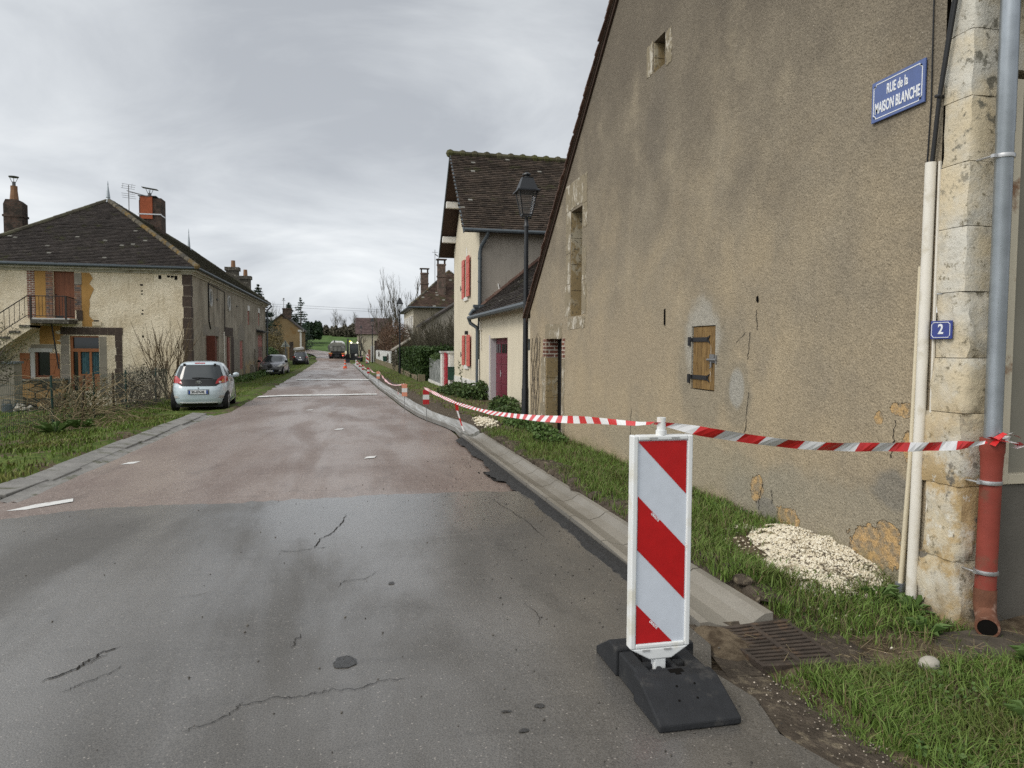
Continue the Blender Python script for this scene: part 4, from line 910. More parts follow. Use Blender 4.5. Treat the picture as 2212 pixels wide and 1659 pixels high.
for pts in ([(6.31, 1.78), (6.36, 1.74), (6.42, 1.72), (6.47, 1.68)], [(6.22, 1.78), (6.24, 1.62), (6.26, 1.52)], [(6.22, 1.20), (6.25, 1.0), (6.27, .8)], [(4.30, 1.12), (4.33, .85)], [(5.95, .35), (5.99, .22), (6.0, .1)], [(4.05, .98), (4.08, .62), (4.05, .3)], [(5.80, .33), (5.78, .2)], [(6.12, 1.99), (6.10, 1.80)], [(9.2, .8), (9.22, .35)], [(7.86, .62), (7.87, .30)]):
    mb = MB(); n_ = 14; P_ = [Vector((0, np.interp(i/(n_-1)*(len(pts)-1), range(len(pts)), [p[0] for p in pts])+random.gauss(0, .006), np.interp(i/(n_-1)*(len(pts)-1), range(len(pts)), [p[1] for p in pts]))) for i in range(n_)]
    for a, b in zip(P_, P_[1:]): w = random.uniform(.002, .006); mb.add([(BX-.0035, a.y-w, a.z), (BX-.0035, a.y+w, a.z), (BX-.0035, b.y+w, b.z), (BX-.0035, b.y-w, b.z)], [(0, 1, 2, 3)])
    build('wall_crack', mb, M['crack'], barn)
# quoins: dressed blocks with chipped faces, street side and return side
zj = [-.35, .27, .75, 1.22, 1.57, 1.99, 2.40, 2.80, 3.20, 3.61, 4.02, 4.40]
yw = [4.06, 3.99, 4.05, 3.97, 3.98, 3.985, 3.98, 3.96, 3.97, 3.94, 3.98]
xw = [4.02, 3.93, 4.06, 3.95, 4.0, 3.96, 4.02, 3.95, 4.04, 3.97, 4.03]
for i in range(11):
    z0, z1 = zj[i]+.002, zj[i+1]-.0025; bm = bmesh.new(); bmesh.ops.create_cube(bm, size=1)
    ex = .045 if i < 4 else .0; y0 = 3.755-ex*.6; x0 = 3.742-ex*.5
    bmesh.ops.subdivide_edges(bm, edges=bm.edges[:], cuts=5, use_grid_fill=True)
    for v in bm.verts:
        p = Vector((x0+(v.co.x+.5)*(xw[i]-x0), y0+(v.co.y+.5)*(yw[i]-y0), z0+(v.co.z+.5)*(z1-z0)))
        k = .009 if i < 5 else .0025; edge_ = sum(abs(abs(c)-.5) < .01 for c in v.co)
        if v.co.x < -.49: p.x += random.gauss(0, k)+(.012*(edge_ > 1) if i < 5 else .003*(edge_ > 1))
        if v.co.y < -.49: p.y += random.gauss(0, k)+(.012*(edge_ > 1) if i < 5 else .003*(edge_ > 1))
        if edge_ == 3 or (edge_ == 2 and v.co.x < -.49 and v.co.y < -.49): p.x += random.uniform(.0, .009); p.y += random.uniform(0, .009)
        v.co = p-BASE[barn.name]
    me = bpy.data.meshes.new('quoin'); bm.to_mesh(me); bm.free(); o = link('quoin', me, M['quoin'], barn, smooth=50)
# return side (towards the camera): stone, frame of the big opening, cement below
mb = MB(); mb.box(4.0, 4.02, 3.82, 3.95, -.4, 4.4); mb.box(4.02, 9, 3.80, 3.95, 3.40, 4.4); mb.box(3.9, 4.02, 3.80, 3.95, 3.9, 4.4); build('return_wall', mb, M['quoin'], barn)
mb = MB(); mb.box(3.97, 9, 3.72, 3.95, -.4, .76); build('sill_wall', mb, M['darkcement'], barn, bevel=.01)
mb = MB(); mb.box(4.0, 4.075, 3.70, 3.78, .765, 3.30); mb.box(4.075, 9, 3.70, 3.78, 3.22, 3.30); mb.box(4.075, 9, 3.70, 3.78, .765, .83); mb.box(3.985, 4.0, 3.69, 3.74, .80, 3.36); build('door_frame', mb, M['rustframe'], barn, bevel=.004)
mb = MB(); mb.box(4.076, 9, 3.745, 3.77, .83, 3.22); build('sliding_door', mb, M['dullgreen'], barn)
# roof: two slopes, verge board and verge tiles
mb = MB()
for ya, yb in ((15.25, 8.4), (8.4, 3.45)):
    za, zb = rakez(ya)+.02, rakez(yb)+.02
    mb.prism([(3.70, ya, za), (3.70, yb, zb), (3.70, yb, zb+.07), (3.70, ya, za+.07)], (8.6, 0, 0))
roof = build('roof', mb, M['tile_moss'], barn)
mb = MB(); mb.prism([(3.715, 15.28, rakez(15.28)-.05), (3.715, 8.4, rakez(8.4)-.05), (3.715, 8.4, rakez(8.4)+.04), (3.715, 15.28, rakez(15.28)+.04)], (.032, 0, 0)); build('verge_board', mb, M['wood_dark'], roof)
mb = MB(); d = Vector((0, -1, .825)).normalized(); nn = Vector((0, .825, 1)).normalized()
for i in range(78):
    p = Vector((3.655, 15.32, rakez(15.32)+.08))+d*(i*.114); j = random.gauss(0, .006)
    mb.prism([p+Vector((j, 0, 0)), p+d*.19+Vector((j, 0, 0))+nn*(-.018), p+d*.19+nn*.0+Vector((j, 0, 0)), p+nn*.030+Vector((j, 0, 0))], (.16, 0, 0))
build('verge_tiles', mb, M['tile_red'], roof)
# downpipe at the corner
mb = MB(); PX, PY = 3.88, 3.64; mb.tube([(PX, PY, 1.03), (PX, PY, 2.94), (PX, PY, 2.95), (PX, PY, 4.6)], [.050, .050, .053, .053], 20); dp = build('downpipe', mb, M['zinc'], barn, smooth=40)
mb = MB(); mb.tube([(PX, PY, 1.075), (PX, PY, .99), (PX, PY, .98), (PX, PY, .90), (PX, PY, .89), (PX-.01, PY, .12)], [.070, .070, .065, .062, .060, .060], 20); build('clay_pipe', mb, M['redpipe'], dp, smooth=40)
mb = MB(); mb.tube([(PX-.01, PY, .13), (PX-.01, PY, .03), (PX-.016, PY-.012, -.015), (PX-.045, PY-.05, -.050), (PX-.10, PY-.11, -.062)], [.064, .064, .062, .060, .060], 18, False); mb.tube([(PX-.085, PY-.095, -.060), (PX-.125, PY-.135, -.066), (PX-.1255, PY-.1355, -.0661)], [.067, .067, .054], 18, False); mb.tube([(PX-.122, PY-.132, -.0655), (PX-.10, PY-.11, -.062)], [.055, .05], 18, True, 1)
build('outlet_bend', mb, [M['rustpipe'], M['void']], dp, smooth=40)
for z, r in ((2.80, .059), (.80, .068), (.235, .068)):
    mb = MB(); mb.lathe([(r-.012, -.012), (r, -.012), (r+.002, 0), (r, .012), (r-.012, .012)], (PX-(.01 if z < 1 else 0), PY, z), 20); mb.box(PX-r-.028, PX-r, PY-.012, PY+.012, z-.010, z+.010); mb.tube([(PX-r-.02, PY, z), (PX-r-.02, PY+.12, z)], .007, 6); build('pipe_clamp', mb, M['clamp'], dp, smooth=40)
# cable covers and cables on the wall
mb = MB(); mb.tube([(3.715, 4.03, 2.85), (3.71, 4.04, 1.2), (3.70, 4.055, -.22)], .034, 14); mb.box(3.735, 3.748, 3.975, 3.99, -.2, 2.85); tag(build('cable_cover', mb, M['pvc'], base=(3.71, 4.055, -.22), smooth=40), 'wide white plastic cable cover standing on the wall beside the quoins', 'cable cover')
cc = thing('cable_cover', (3.71, 4.17, -.15), 'narrow ivory cable cover leaning beside the wide one, shorter at the top', 'cable cover')
mb = MB(); mb.tube([(3.73, 4.10, 2.18), (3.725, 4.12, 1.0), (3.715, 4.17, -.10)], .017, 10); build('cover_strip', mb, M['pvc2'], cc, smooth=40)
mb = MB(); mb.tube([(3.715, 4.168, .0), (3.715, 4.172, -.16)], .033, 12); build('grey_sleeve', mb, M['zinc'], cc, smooth=40)
mb = MB(); mb.tube([(3.70, 3.62, 4.75), (3.70, 3.86, 3.81), (3.70, 3.96, 3.25), (3.712, 4.02, 2.80)], .013, 8); mb.tube([(3.70, 3.64, 4.75), (3.695, 3.875, 3.81), (3.70, 3.97, 3.25), (3.712, 4.03, 2.80)], .009, 8); tag(build('cable', mb, M['cable'], base=(3.7, 3.9, 3.4), smooth=60), 'thick black cable sloping down into the wide white cover', 'cable')
mb = MB(); mb.tube([(3.74, 4.05, 4.5), (3.74, 4.08, 3.9), (3.742, 4.075, 3.25), (3.74, 4.10, 2.6), (3.735, 4.10, 2.15)], .005, 6); tag(build('cable', mb, M['cable'], base=(3.74, 4.08, 3.2)), 'thin black wire running straight down the stucco beside the street sign', 'cable')
mb = MB(); mb.tube([(3.75, 3.99, 3.265), (3.69, 3.98, 3.26), (3.69, 3.96, 3.255)], .012, 6); mb.ball((3.69, 3.955, 3.255), .016, 8, 6); tag(build('cable_hook', mb, M['blackiron'], base=(3.75, 3.99, 3.265)), 'small black iron hook carrying the thick cable on the quoins', 'hook')
# street name plate and house number
Mx = lambda c, rz=-math.pi/2: Matrix.Translation(c) @ Matrix(((0, 0, -1, 0), (-1, 0, 0, 0), (0, 1, 0, 0), (0, 0, 0, 1)))
ss = thing('street_sign', (3.74, 4.37, 3.42), 'blue enamel street sign reading RUE de la MAISON BLANCHE high on the barn wall', 'street sign')
mb = MB(); mb.box(3.728, 3.742, 4.12, 4.62, 3.275, 3.565); build('plate', mb, M['blueplate'], ss, bevel=.003)
def border(y0, y1, z0, z1, c, w, x, m, par):
    mb = MB(); mb.box(x, x+.003, y0+c, y1-c, z0, z0+w); mb.box(x, x+.003, y0+c, y1-c, z1-w, z1); mb.box(x, x+.003, y0, y0+w, z0+c, z1-c); mb.box(x, x+.003, y1-w, y1, z0+c, z1-c)
    for yy, zz, a in ((y0, z0, 0), (y1, z0, 1), (y0, z1, 3), (y1, z1, 2)):
        mb.tube([(x+.0015, yy+(c*math.cos(t) if a in (0, 3) else -c*math.cos(t)), zz+(c*math.sin(t) if a in (0, 1) else -c*math.sin(t))) for t in np.linspace(0, math.pi/2, 6)], w*.5, 5)
    build('border', mb, m, par)
border(4.14, 4.60, 3.295, 3.545, .028, .006, 3.7255, M['whitepaint'], ss)
text_mesh('lettering', 'RUE de la', .100, M['whitepaint'], ss, Mx((3.7265, 4.37, 3.475)), .50, .0016)
text_mesh('lettering', 'MAISON BLANCHE', .108, M['whitepaint'], ss, Mx((3.7265, 4.37, 3.365)), .465, .0020)
for yy in (4.155, 4.585):
    for zz in (3.31, 3.53): mb = MB(); mb.ball((3.726, yy, zz), .007, 8, 5); build('screw', mb, M['blackiron'], ss)
hn = thing('house_number_plate', (3.70, 3.90, 1.755), 'small navy enamel house number plate showing 2 on the corner stones', 'number plate')
mb = MB(); mb.box(3.716, 3.728, 3.815, 3.985, 1.69, 1.81); build('plate', mb, M['navyplate'], hn, bevel=.004)
border(3.825, 3.975, 1.70, 1.80, .014, .0035, 3.7135, M['whitepaint'], hn)
text_mesh('numeral', '2', .088, M['whitepaint'], hn, Mx((3.7145, 3.90, 1.752)), 1.0, .0022)
# ------------------------------------------------------------------ barrier panel, foot, tape
fx, fy = 1.415, 3.12
foot = thing('ballast_block', (1.44, 3.12, -.02), 'heavy black recycled rubber foot holding the red and white panel', 'barrier foot')
mb = MB()
def wedge(x0, x1, y0, y1, yk, zb, zt, zl):        # ramp end with the low edge at y0
    mb.prism([(x0, y0, zb), (x0, yk, zb) if False else (x0, y1, zb), (x0, y1, zt), (x0, yk, zt), (x0, y0, zl)], (x1-x0, 0, 0))
wedge(1.26, 1.645, 2.725, 3.02, 2.95, -.015, .115, .018)
mb.box(1.28, 1.35, 3.02, 3.26, -.015, .112); mb.box(1.555, 1.63, 3.02, 3.26, -.015, .112); mb.box(1.40, 1.425, 3.02, 3.26, -.015, .108); mb.box(1.48, 1.505, 3.02, 3.26, -.015, .108); mb.box(1.35, 1.555, 3.02, 3.26, -.015, .055)
mb.box(1.35, 1.555, 3.02, 3.05, .055, .113); mb.box(1.35, 1.40, 3.10, 3.14, .055, .108); mb.box(1.425, 1.48, 3.16, 3.26, .055, .109); mb.box(1.505, 1.555, 3.10, 3.14, .055, .108)
build('front_ramp', mb, M['rubber'], foot, bevel=.008)
mb = MB(); mb.prism([(1.268, 3.56, -.015), (1.268, 3.262, -.015), (1.268, 3.262, .125), (1.268, 3.38, .125), (1.268, 3.56, .02)], (.42, 0, 0)); build('rear_ramp', mb, M['rubber'], foot, bevel=.008)
mb = MB(); mb.box(1.43, 1.50, 2.985, 3.02, .1155, .1175); mb.box(1.45, 1.475, 2.965, 3.02, .1155, .1176)
build('bolt_slot', mb, M['void'], foot)
for x, y in ((1.42, 2.90), (1.51, 2.905), (1.40, 2.83), (1.49, 2.835)): mb = MB(); mb.ball((x, y, .115-(2.95-y)*.43), .006, 6, 4); build('bolt', mb, M['void'], foot)
bp = thing('hazard_sign', (1.415, 3.10, .10), 'tall red and white striped warning panel in white frame standing in the foreground', 'barrier panel')
x0, x1, z0, z1, yf = 1.265, 1.567, .20, 1.213, 3.10
mb = MB(); fw_ = .026
mb.box(x0, x0+fw_, yf-.028, yf+.028, z0, z1); mb.box(x1-fw_, x1, yf-.028, yf+.028, z0, z1); mb.box(x0+fw_, x1-fw_, yf-.028, yf+.028, z1-.022, z1); mb.box(x0+fw_, x1-fw_, yf-.028, yf+.028, z0, z0+.022)
mb.prism([(x0+.002, yf-.027, z0), (x1-.002, yf-.027, z0), (1.475, yf-.027, z0-.055), (1.365, yf-.027, z0-.055)], (0, .054, 0)); mb.box(1.39, 1.45, yf-.022, yf+.022, .045, z0-.056)
build('frame', mb, M['panelwhite'], bp, bevel=.006)
mb = MB()
for xx in (1.345, 1.455): mb.box(xx, xx+.04, yf-.031, yf-.029, z1-.014, z1-.008); mb.box(xx-.02, xx+.018, yf-.031, yf-.029, z0-.012, z0-.004)
build('frame_slots', mb, M['conegrey'], bp)
mb = MB(); mb.tube([(1.415, yf, z1), (1.415, yf, z1+.022)], .026, 14); mb.tube([(1.415, yf, z1+.02), (1.415, yf, z1+.082)], .021, 14); build('handle_post', mb, M['panelwhite'], bp, smooth=40)
mb = MB(); mb.box(x0+fw_, x1-fw_, yf-.018, yf-.012, z0+.022, z1-.022); build('white_face', mb, M['filmwhite'], bp)
fx0, fx1, ft, fb = x0+fw_+.004, x1-fw_-.004, z1-.026, z0+.024; w = fx1-fx0
def clipz(poly, lo, hi):
    for lim, s in ((lo, 1), (hi, -1)):
        out = []
        for a, b in zip(poly, poly[1:]+poly[:1]):
            ia, ib = s*(a[1]-lim) >= 0, s*(b[1]-lim) >= 0
            if ia: out.append(a)
            if ia != ib: t = (lim-a[1])/(b[1]-a[1]); out.append((a[0]+(b[0]-a[0])*t, lim))
        poly = out
        if not poly: return []
    return poly
mb = MB()
for k0 in (-1.03, 1.07, 3.20):
    tl, bl = ft-k0*w, ft-(k0+1.05)*w; pg = clipz([(fx0, bl), (fx0, tl), (fx1, tl-1.03*w), (fx1, bl-1.03*w)], fb, ft)
    if len(pg) > 2: mb.prism([(x, yf-.0205, z) for x, z in pg], (0, .0025, 0))
build('red_stripes', mb, M['filmred'], bp)
Mf = lambda c, a=0: Matrix.Translation(c) @ Matrix.Rotation(math.pi/2, 4, 'X') @ Matrix.Rotation(a, 4, 'Z')
for k0 in (1.07, 3.20): text_mesh('small_print', 'ORALITE', .017, M['whitepaint'], bp, Mf((fx0+.36*w, yf-.0212, ft-(k0+.36)*w-.014), -math.pi/4), .8, .0006, .0004)
def tape(name, label, pts, w, per=.30, twist=None, grp='red and white barrier tapes', tail=None, knot=None):
    """ribbon through pts, diagonal red and white stripes; twist = lean of the ribbon at each point"""
    pts = [Vector(p) for p in pts]; L_ = [0]
    for a, b in zip(pts, pts[1:]): L_.append(L_[-1]+(b-a).length)
    tot = L_[-1]
    def at(s):
        s = min(max(s, 0), tot); i = max(0, min(len(pts)-2, int(np.searchsorted(L_, s))-1)); t = (s-L_[i])/max(1e-6, L_[i+1]-L_[i]); return pts[i].lerp(pts[i+1], t), (pts[i+1]-pts[i]).normalized(), s/tot
    def pt(s, k):
        p, d, q = at(s+k*w*.9); tw = twist(q) if twist else 0; side = d.cross(Vector((0, 0, 1))).normalized(); u_ = Vector((0, 0, 1))*math.cos(tw)+side*math.sin(tw)
        squeeze = min(1, .25+q*8, .25+(1-q)*8); return p+u_*(k*w*squeeze)+side*(.010*math.sin(q*40+k*3))
    mb = MB(); s = -w; i = 0
    while s < tot:
        for h in range(3):
            a, b = s+per/2*h/3, s+per/2*(h+1)/3
            mb.add([pt(a, -.5), pt(b, -.5), pt(b, .5), pt(a, .5)], [(0, 1, 2, 3)], i % 2)
        s += per/2; i += 1
    c = pts[len(pts)//2]; o_ = tag(build(name, mb, [M['tapered'], M['tapewhite']], base=c), label, 'barrier tape', grp)
    if tail:
        for T in tail:
            mb = MB(); q = [Vector(t) for t in T]
            for i, (a, b) in enumerate(zip(q, q[1:])):
                d = Vector((random.uniform(-.3, .3), random.uniform(-.3, .3), 1)).cross(b-a).normalized()*w*.5; mb.add([a-d, b-d*.8, b+d*.8, a+d], [(0, 1, 2, 3)], i % 2)
            build('loose_end', mb, [M['tapered'], M['tapewhite']], o_)
    return o_
A0, A1 = (1.415, 3.10), (3.88, 3.60)
pxs = [(1413, 914), (1440, 917), (1475, 924), (1520, 932), (1560, 938), (1605, 945), (1650, 951), (1700, 957), (1755, 961), (1810, 963), (1875, 963), (1960, 963), (2033, 961), (2092, 957), (2116, 952)]
tape('barrier_tape', 'taut near length of barrier tape from the big panel to the downpipe', [onPlane(u, v, A0, A1)+Vector((0, -.05, 0))*min(1, i/3) for i, (u, v) in enumerate(pxs)], .050, .27, lambda q: .35*math.sin(q*5)+.15,
     tail=[[(3.83, 3.57, 1.08), (3.88, 3.555, 1.115), (3.96, 3.56, 1.10), (4.0, 3.57, 1.085)], [(3.83, 3.565, 1.075), (3.9, 3.555, 1.065), (3.97, 3.56, 1.055), (4.02, 3.57, 1.035), (3.97, 3.57, 1.02)], [(3.80, 3.59, 1.09), (3.87, 3.57, 1.06), (3.95, 3.60, 1.09)], [(3.81, 3.575, 1.04), (3.86, 3.56, 1.10), (3.93, 3.56, 1.115)]])
B0, B1 = (1.405, 3.10), (1.64, 16.87)
pxs = [(1410, 914), (1378, 915.5), (1330, 912), (1274, 907.5), (1220, 906), (1170, 904), (1118, 899), (1066, 892.5), (1026, 883), (986, 871), (950, 855), (915, 837)]
mid = [onPlane(u, v, B0, B1) for u, v in pxs]
tape('barrier_tape', 'long middle length of barrier tape from the big panel to the crooked red stake', mid, .056, .28, lambda q: .9*math.sin(q*3.1)+.2,
     tail=[[mid[9], mid[9]+Vector((.02, .05, -.12)), mid[9]+Vector((.06, .08, -.24)), mid[9]+Vector((.10, .10, -.36)), mid[9]+Vector((.13, .10, -.44))]])
# stakes with red and white plates along the gutter
def stake(x, y, kind, label, lean=0.0, top=.62, first=None):
    o_ = thing('marker_stake', (x, y, zr(y)-.05), label, 'marker stake', 'marker stakes along the new gutter'); zb = zr(y)-.05; h = .78
    mb = MB(); mb.tube([(x, y, zb-.05), (x+lean*.3, y, zb+h)], .009, 6); build('rod', mb, M['steel'], o_)
    za = zb+.42; hh = .115; w_ = .075
    for i in range(3):
        c = M['stakewhite'] if i == 1 else M['stakered' if kind == 'red' else 'stakefaded']; mb = MB(); mb.box(x-w_+lean*.2, x+w_+lean*.2, y-.022, y-.010, za+i*hh+.0005, za+(i+1)*hh-.0005); build('plate_band', mb, c, o_)
    return Vector((x, y-.03, za+3*hh))
st = [stake(1.70, 16.87, 'red', 'nearest marker stake with bright red and white plate and tape tied to it', -.1), stake(1.40, 20.1, 'faded', 'marker stake with sun-bleached salmon and white plate', 0),
      stake(1.16, 34.0, 'faded', 'marker stake with orange-tinted plate, third from the camera', -.1), stake(.88, 42.7, 'red', 'marker stake with red plate, fourth from the camera just after the bleached pair', -.1),
      stake(.66, 52, 'red', 'fifth marker stake of the row, seen just before the plates begin to overlap'), stake(.50, 60, 'red', 'sixth marker stake of the row, partly covered by the fifth'), stake(.34, 68, 'red', 'seventh and farthest red plated marker stake near the backhoe')]
for i, lab in ((1, 'sagging length of barrier tape between the bleached stake and the third stake'), (2, 'short far length of barrier tape between third and fourth stakes'), (3, 'far length of barrier tape between fourth and fifth stakes'), (4, 'far length of barrier tape between fifth and sixth stakes'), (5, 'farthest length of barrier tape between the last two plated stakes')):
    a, b = st[i], st[i+1]; P_ = [a.lerp(b, t)+Vector((.02, 0, .01-.28*math.sin(math.pi*t)*((b-a).length/14))) for t in np.linspace(0, 1, 9)]
    tape('barrier_tape', lab, P_, .06, .4, lambda q: 1.0*math.sin(q*4)+.3, tail=[[P_[2], P_[2]+Vector((.03, 0, -.1)), P_[2]+Vector((.06, 0, -.22)), P_[2]+Vector((.08, 0, -.3))]] if i == 1 else None)
# ------------------------------------------------------------------ street lamps
def lamp(x, y, label, first=None):
    z = gheight(x, y)-.03; o_ = thing('street_lamp', (x, y, z), label, 'street lamp', 'black lantern street lamps along the right side')
    mb = MB(); mb.lathe([(.085, 0), (.082, .75), (.074, .80), (.066, 1.2), (.048, 4.35), (.058, 4.36), (.058, 4.40), (.045, 4.42), (.04, 4.55), (.055, 4.60)], (x, y, z), 10); build('pole', mb, M['lampblack'], o_, smooth=40)
    mb = MB(); lz = z+4.62; b, t = .105, .20
    for sx in (-1, 1):
        for sy in (-1, 1): mb.tube([(x+sx*b, y+sy*b, lz), (x+sx*t, y+sy*t, lz+.52)], .014, 5)
    for s in (-1, 1):
        mb.box(x-b, x+b, y+s*b-.012, y+s*b+.012, lz-.012, lz+.012); mb.box(x+s*b-.012, x+s*b+.012, y-b, y+b, lz-.012, lz+.012)
        mb.tube([(x+s*b, y, lz), (x+s*.11, y, lz-.05), (x, y, lz-.10)], .012, 5); mb.tube([(x, y+s*b, lz), (x, y+s*.11, lz-.05), (x, y, lz-.10)], .012, 5)
    build('lantern_frame', mb, M['lampblack'], o_)
    mb = MB(); vs = [(x+sx*b*.97, y+sy*b*.97, lz+.01) for sx, sy in ((-1, -1), (1, -1), (1, 1), (-1, 1))]+[(x+sx*t*.97, y+sy*t*.97, lz+.51) for sx, sy in ((-1, -1), (1, -1), (1, 1), (-1, 1))]
    mb.add(vs, [(0, 1, 5, 4), (1, 2, 6, 5), (2, 3, 7, 6), (3, 0, 4, 7)]); build('glass', mb, M['lampglass'], o_)
    mb = MB(); q = math.sqrt(2)
    mb.lathe([(.255*q, .50), (.255*q, .525), (.205*q, .56), (.120*q, .80), (.122*q, .815), (.06*q, .83)], (x, y, lz), 4, rot=math.pi/4); mb.lathe([(.055, .82), (.05, .86), (.10, .88), (.095, .905), (.04, .93), (.03, .94)], (x, y, lz), 10)
    build('lantern_roof', mb, M['lampblack'], o_)
    return o_
l0 = lamp(3.77, 15.5, 'nearest tall black lantern street lamp at the end of the barn')
if True:
    for (x, y, lab) in ((3.32, 52.5, 'black lantern street lamp rising out of the left end of the thuja hedge'), (2.30, 89, 'black street lamp beside the white panel fence, next to the small striped panel'), (1.35, 126, 'farthest thin street lamp in front of the vine covered stone house')): copy_thing(l0, (x, y, gheight(x, y)-.03), lab)
# ------------------------------------------------------------------ cream house with salmon shutters
HX = 4.3
F_ = lambda x, y: (932.6+.36367*x, 301.7+.36367*y)
h2 = thing('cream_house', (7, 28, -.2), 'tall cream rendered house with salmon shutters and steep mossy brown roof', 'house')
Y0, Y1, ZE, RY, RZ = 24.55, 30.9, 5.84, 27.75, 9.07
mb = MB()
WN = []
for (yl, yr_, zt, zb) in ((27.75, 27.0, 5.02, 3.55), (27.65, 26.85, 2.06, .92)): WN.append((yr_, yl, zb, zt))
gz_ = lambda y: RZ-.18-(RZ-ZE)*abs(y-RY)/(RY-Y0)
mb.holed([(HX, Y0, -.4), (HX, Y1, -.4), (HX, Y1, gz_(Y1)), (HX, RY, RZ-.15), (HX, Y0, gz_(Y0))], [rect(*q, HX) for q in WN], (.22, 0, 0)); mb.box(HX, 12, Y1-.02, Y1, -.4, ZE)
build('facade', mb, M['cream'], h2)
mb = MB(); mb.box(HX+.001, 13, Y0, Y0+.2, -.4, ZE+.1); build('side_wall', mb, M['greyrender'], h2)
mb = MB(); mb.box(HX-.02, HX-.001, Y0-.004, Y1+.01, -.4, .40); build('plinth', mb, M['plinth'], h2)
for (a, b, c, d) in WN:
    mb = MB(); mb.box(HX+.20, HX+.23, a, b, c, d); wd = build('window', mb, M['darkglass'], h2)
    mb = MB()
    for yy in (a, (a+b)/2-.03, b-.06): mb.box(HX+.17, HX+.199, yy, yy+.06, c, d)
    mb.box(HX+.17, HX+.199, a+.06, b-.06, d-.06, d); build('frame', mb, M['palestone'], wd)
    mb = MB(); mb.box(HX-.06, HX+.02, a-.10, b+.06, c-.14, c-.003); build('sill', mb, M['sill'], wd)
    for s, (y0, y1) in ((1, (b+.02, b+.62)), (-1, (a-.66, a-.03))):
        mb = MB(); lift = .02 if s > 0 else .06; mb.box(HX-lift-.035, HX-lift, y0, y1, c-.02, d+.02); sht = build('shutter', mb, M['salmon'], h2, bevel=.004)
        mb = MB()
        for zz in (c+.25, (c+d)/2, d-.2): mb.box(HX-lift-.045, HX-lift-.036, y0+.05, y1-.05, zz-.03, zz+.03)
        mb.box(HX-lift-.045, HX-lift-.036, y0+.09, y1-.09, (c+d)/2+.06, (c+d)/2+.20); build('battens', mb, M['salmon'], sht)
        if s > 0: mb = MB(); mb.box(HX-.09, HX, y1+.03, y1+.05, c+.36, c+.40); mb.box(HX-.09, HX-.07, y1, y1+.10, c+.3, c+.5); build('shutter_dog', mb, M['blackiron'], h2)
mb = MB(); mb.box(HX-.10, HX-.003, 27.0, 27.25, 2.10, 2.24); build('wall_light', mb, M['blackplastic'], h2)
mb = MB(); mb.box(HX-.012, HX-.001, 27.3, 27.45, 5.12, 5.45); build('keystone', mb, M['sill'], h2)
mb = MB(); RX0 = 3.70
e0 = Vector((RX0, Y0-.42, ZE-.22)); r0 = Vector((RX0, RY, RZ)); e1 = Vector((RX0, Y1+.42, ZE-.22))
ll = (r0-e0).length; tiles(mb, e0, (1, 0, 0), r0-e0, lambda s, t: 0 <= s < 9.6 and t < ll-.02, 9.6, ll, .165, .125, .042, 0, .005)
base_ = MB(); base_.prism([e0-Vector((0, 0, .10)), r0-Vector((0, 0, .10)), e1-Vector((0, 0, .10)), e1, r0, e0], (10, 0, 0)); rf = build('roof', base_, M['wood_dark'], h2); build('roof_tiles', mb, M['tile_moss'], rf)
mb = MB(); ridge(mb, r0+Vector((0, 0, .02)), r0+Vector((9.6, 0, .02)), .11, .46, 0, .17); build('ridge_tiles', mb, M['mossridge'], rf)
mb = MB()
for a, b in ((e0, r0), (r0, e1)): mb.prism([a-Vector((.03, 0, .14)), b-Vector((.03, 0, .14)), b+Vector((-.03, 0, .03)), a+Vector((-.03, 0, .03))], (.03, 0, 0))
build('verge_board', mb, M['pipegrey'], rf)
mb = MB()
for y, z in ((29.2, 7.40), (30.45, 6.18), (25.6, 6.7)): mb = MB(); mb.box(RX0+.03, HX+.05, y-.10, y+.10, z-.13, z+.13); build('purlin_end', mb, M['sill'], rf, bevel=.02)
mb = MB(); mb.tube([(RX0, Y0-.48, ZE-.24), (13, Y0-.48, ZE-.24)], .065, 8); build('eave_gutter', mb, M['pipegrey'], h2, smooth=40)
mb = MB(); mb.tube([(4.52, Y0-.46, ZE-.28), (4.5, Y0-.40, ZE-.42), (4.34, Y0-.10, ZE-.75), (4.30, Y0-.09, ZE-.95), (4.30, Y0-.09, -.2)], .065, 10)
for z in (.9, 2.4, 3.9, 4.7): mb.lathe([(.07, -.03), (.078, -.03), (.078, .03), (.07, .03)], (4.30, Y0-.09, z), 10)
build('downpipe', mb, M['pipegrey'], h2, smooth=40)
mb = MB(); mb.tube([(4.72, Y0-.02, 2.98), (4.74, Y0-.03, 3.16), (4.86, Y0-.03, 3.2), (5.15, Y0-.03, 3.05), (5.0, Y0-.03, 3.65), (4.96, Y0-.03, 3.85)], .022, 6); build('vent_pipe', mb, M['sill'], h2)
# garage annex between house and barn
gx_ = thing('garage_annex', (6, 20, -.1), 'low cream garage between the barn and tall house with burgundy folding door', 'garage')
AX = 4.28; mb = MB(); GO = (19.75, 22.35, -.4, 1.90)
mb.holed([(AX, 15.3, -.4), (AX, Y0-.14, -.4), (AX, Y0-.14, 2.72), (AX, 15.3, 2.72)], [rect(*GO, AX)], (.20, 0, 0)); build('front_wall', mb, M['cream'], gx_)
mb = MB(); mb.box(AX+.01, AX+.185, GO[1]-.035, GO[1]-.002, GO[2], GO[3]-.002); mb.box(AX-.01, AX-.002, GO[1]+.002, GO[1]+.18, -.4, GO[3]+.1); build('door_reveal', mb, M['lilac'], gx_)
mb = MB(); mb.box(AX-.018, AX-.002, GO[1]+.20, Y0-.20, -.4, .38); build('plinth', mb, M['plinth'], gx_)
mb = MB(); mb.box(AX+.19, AX+.23, GO[0], GO[1]-.04, -.4, GO[3]); gd = build('garage_door', mb, M['burgundy'], gx_)
mb = MB()
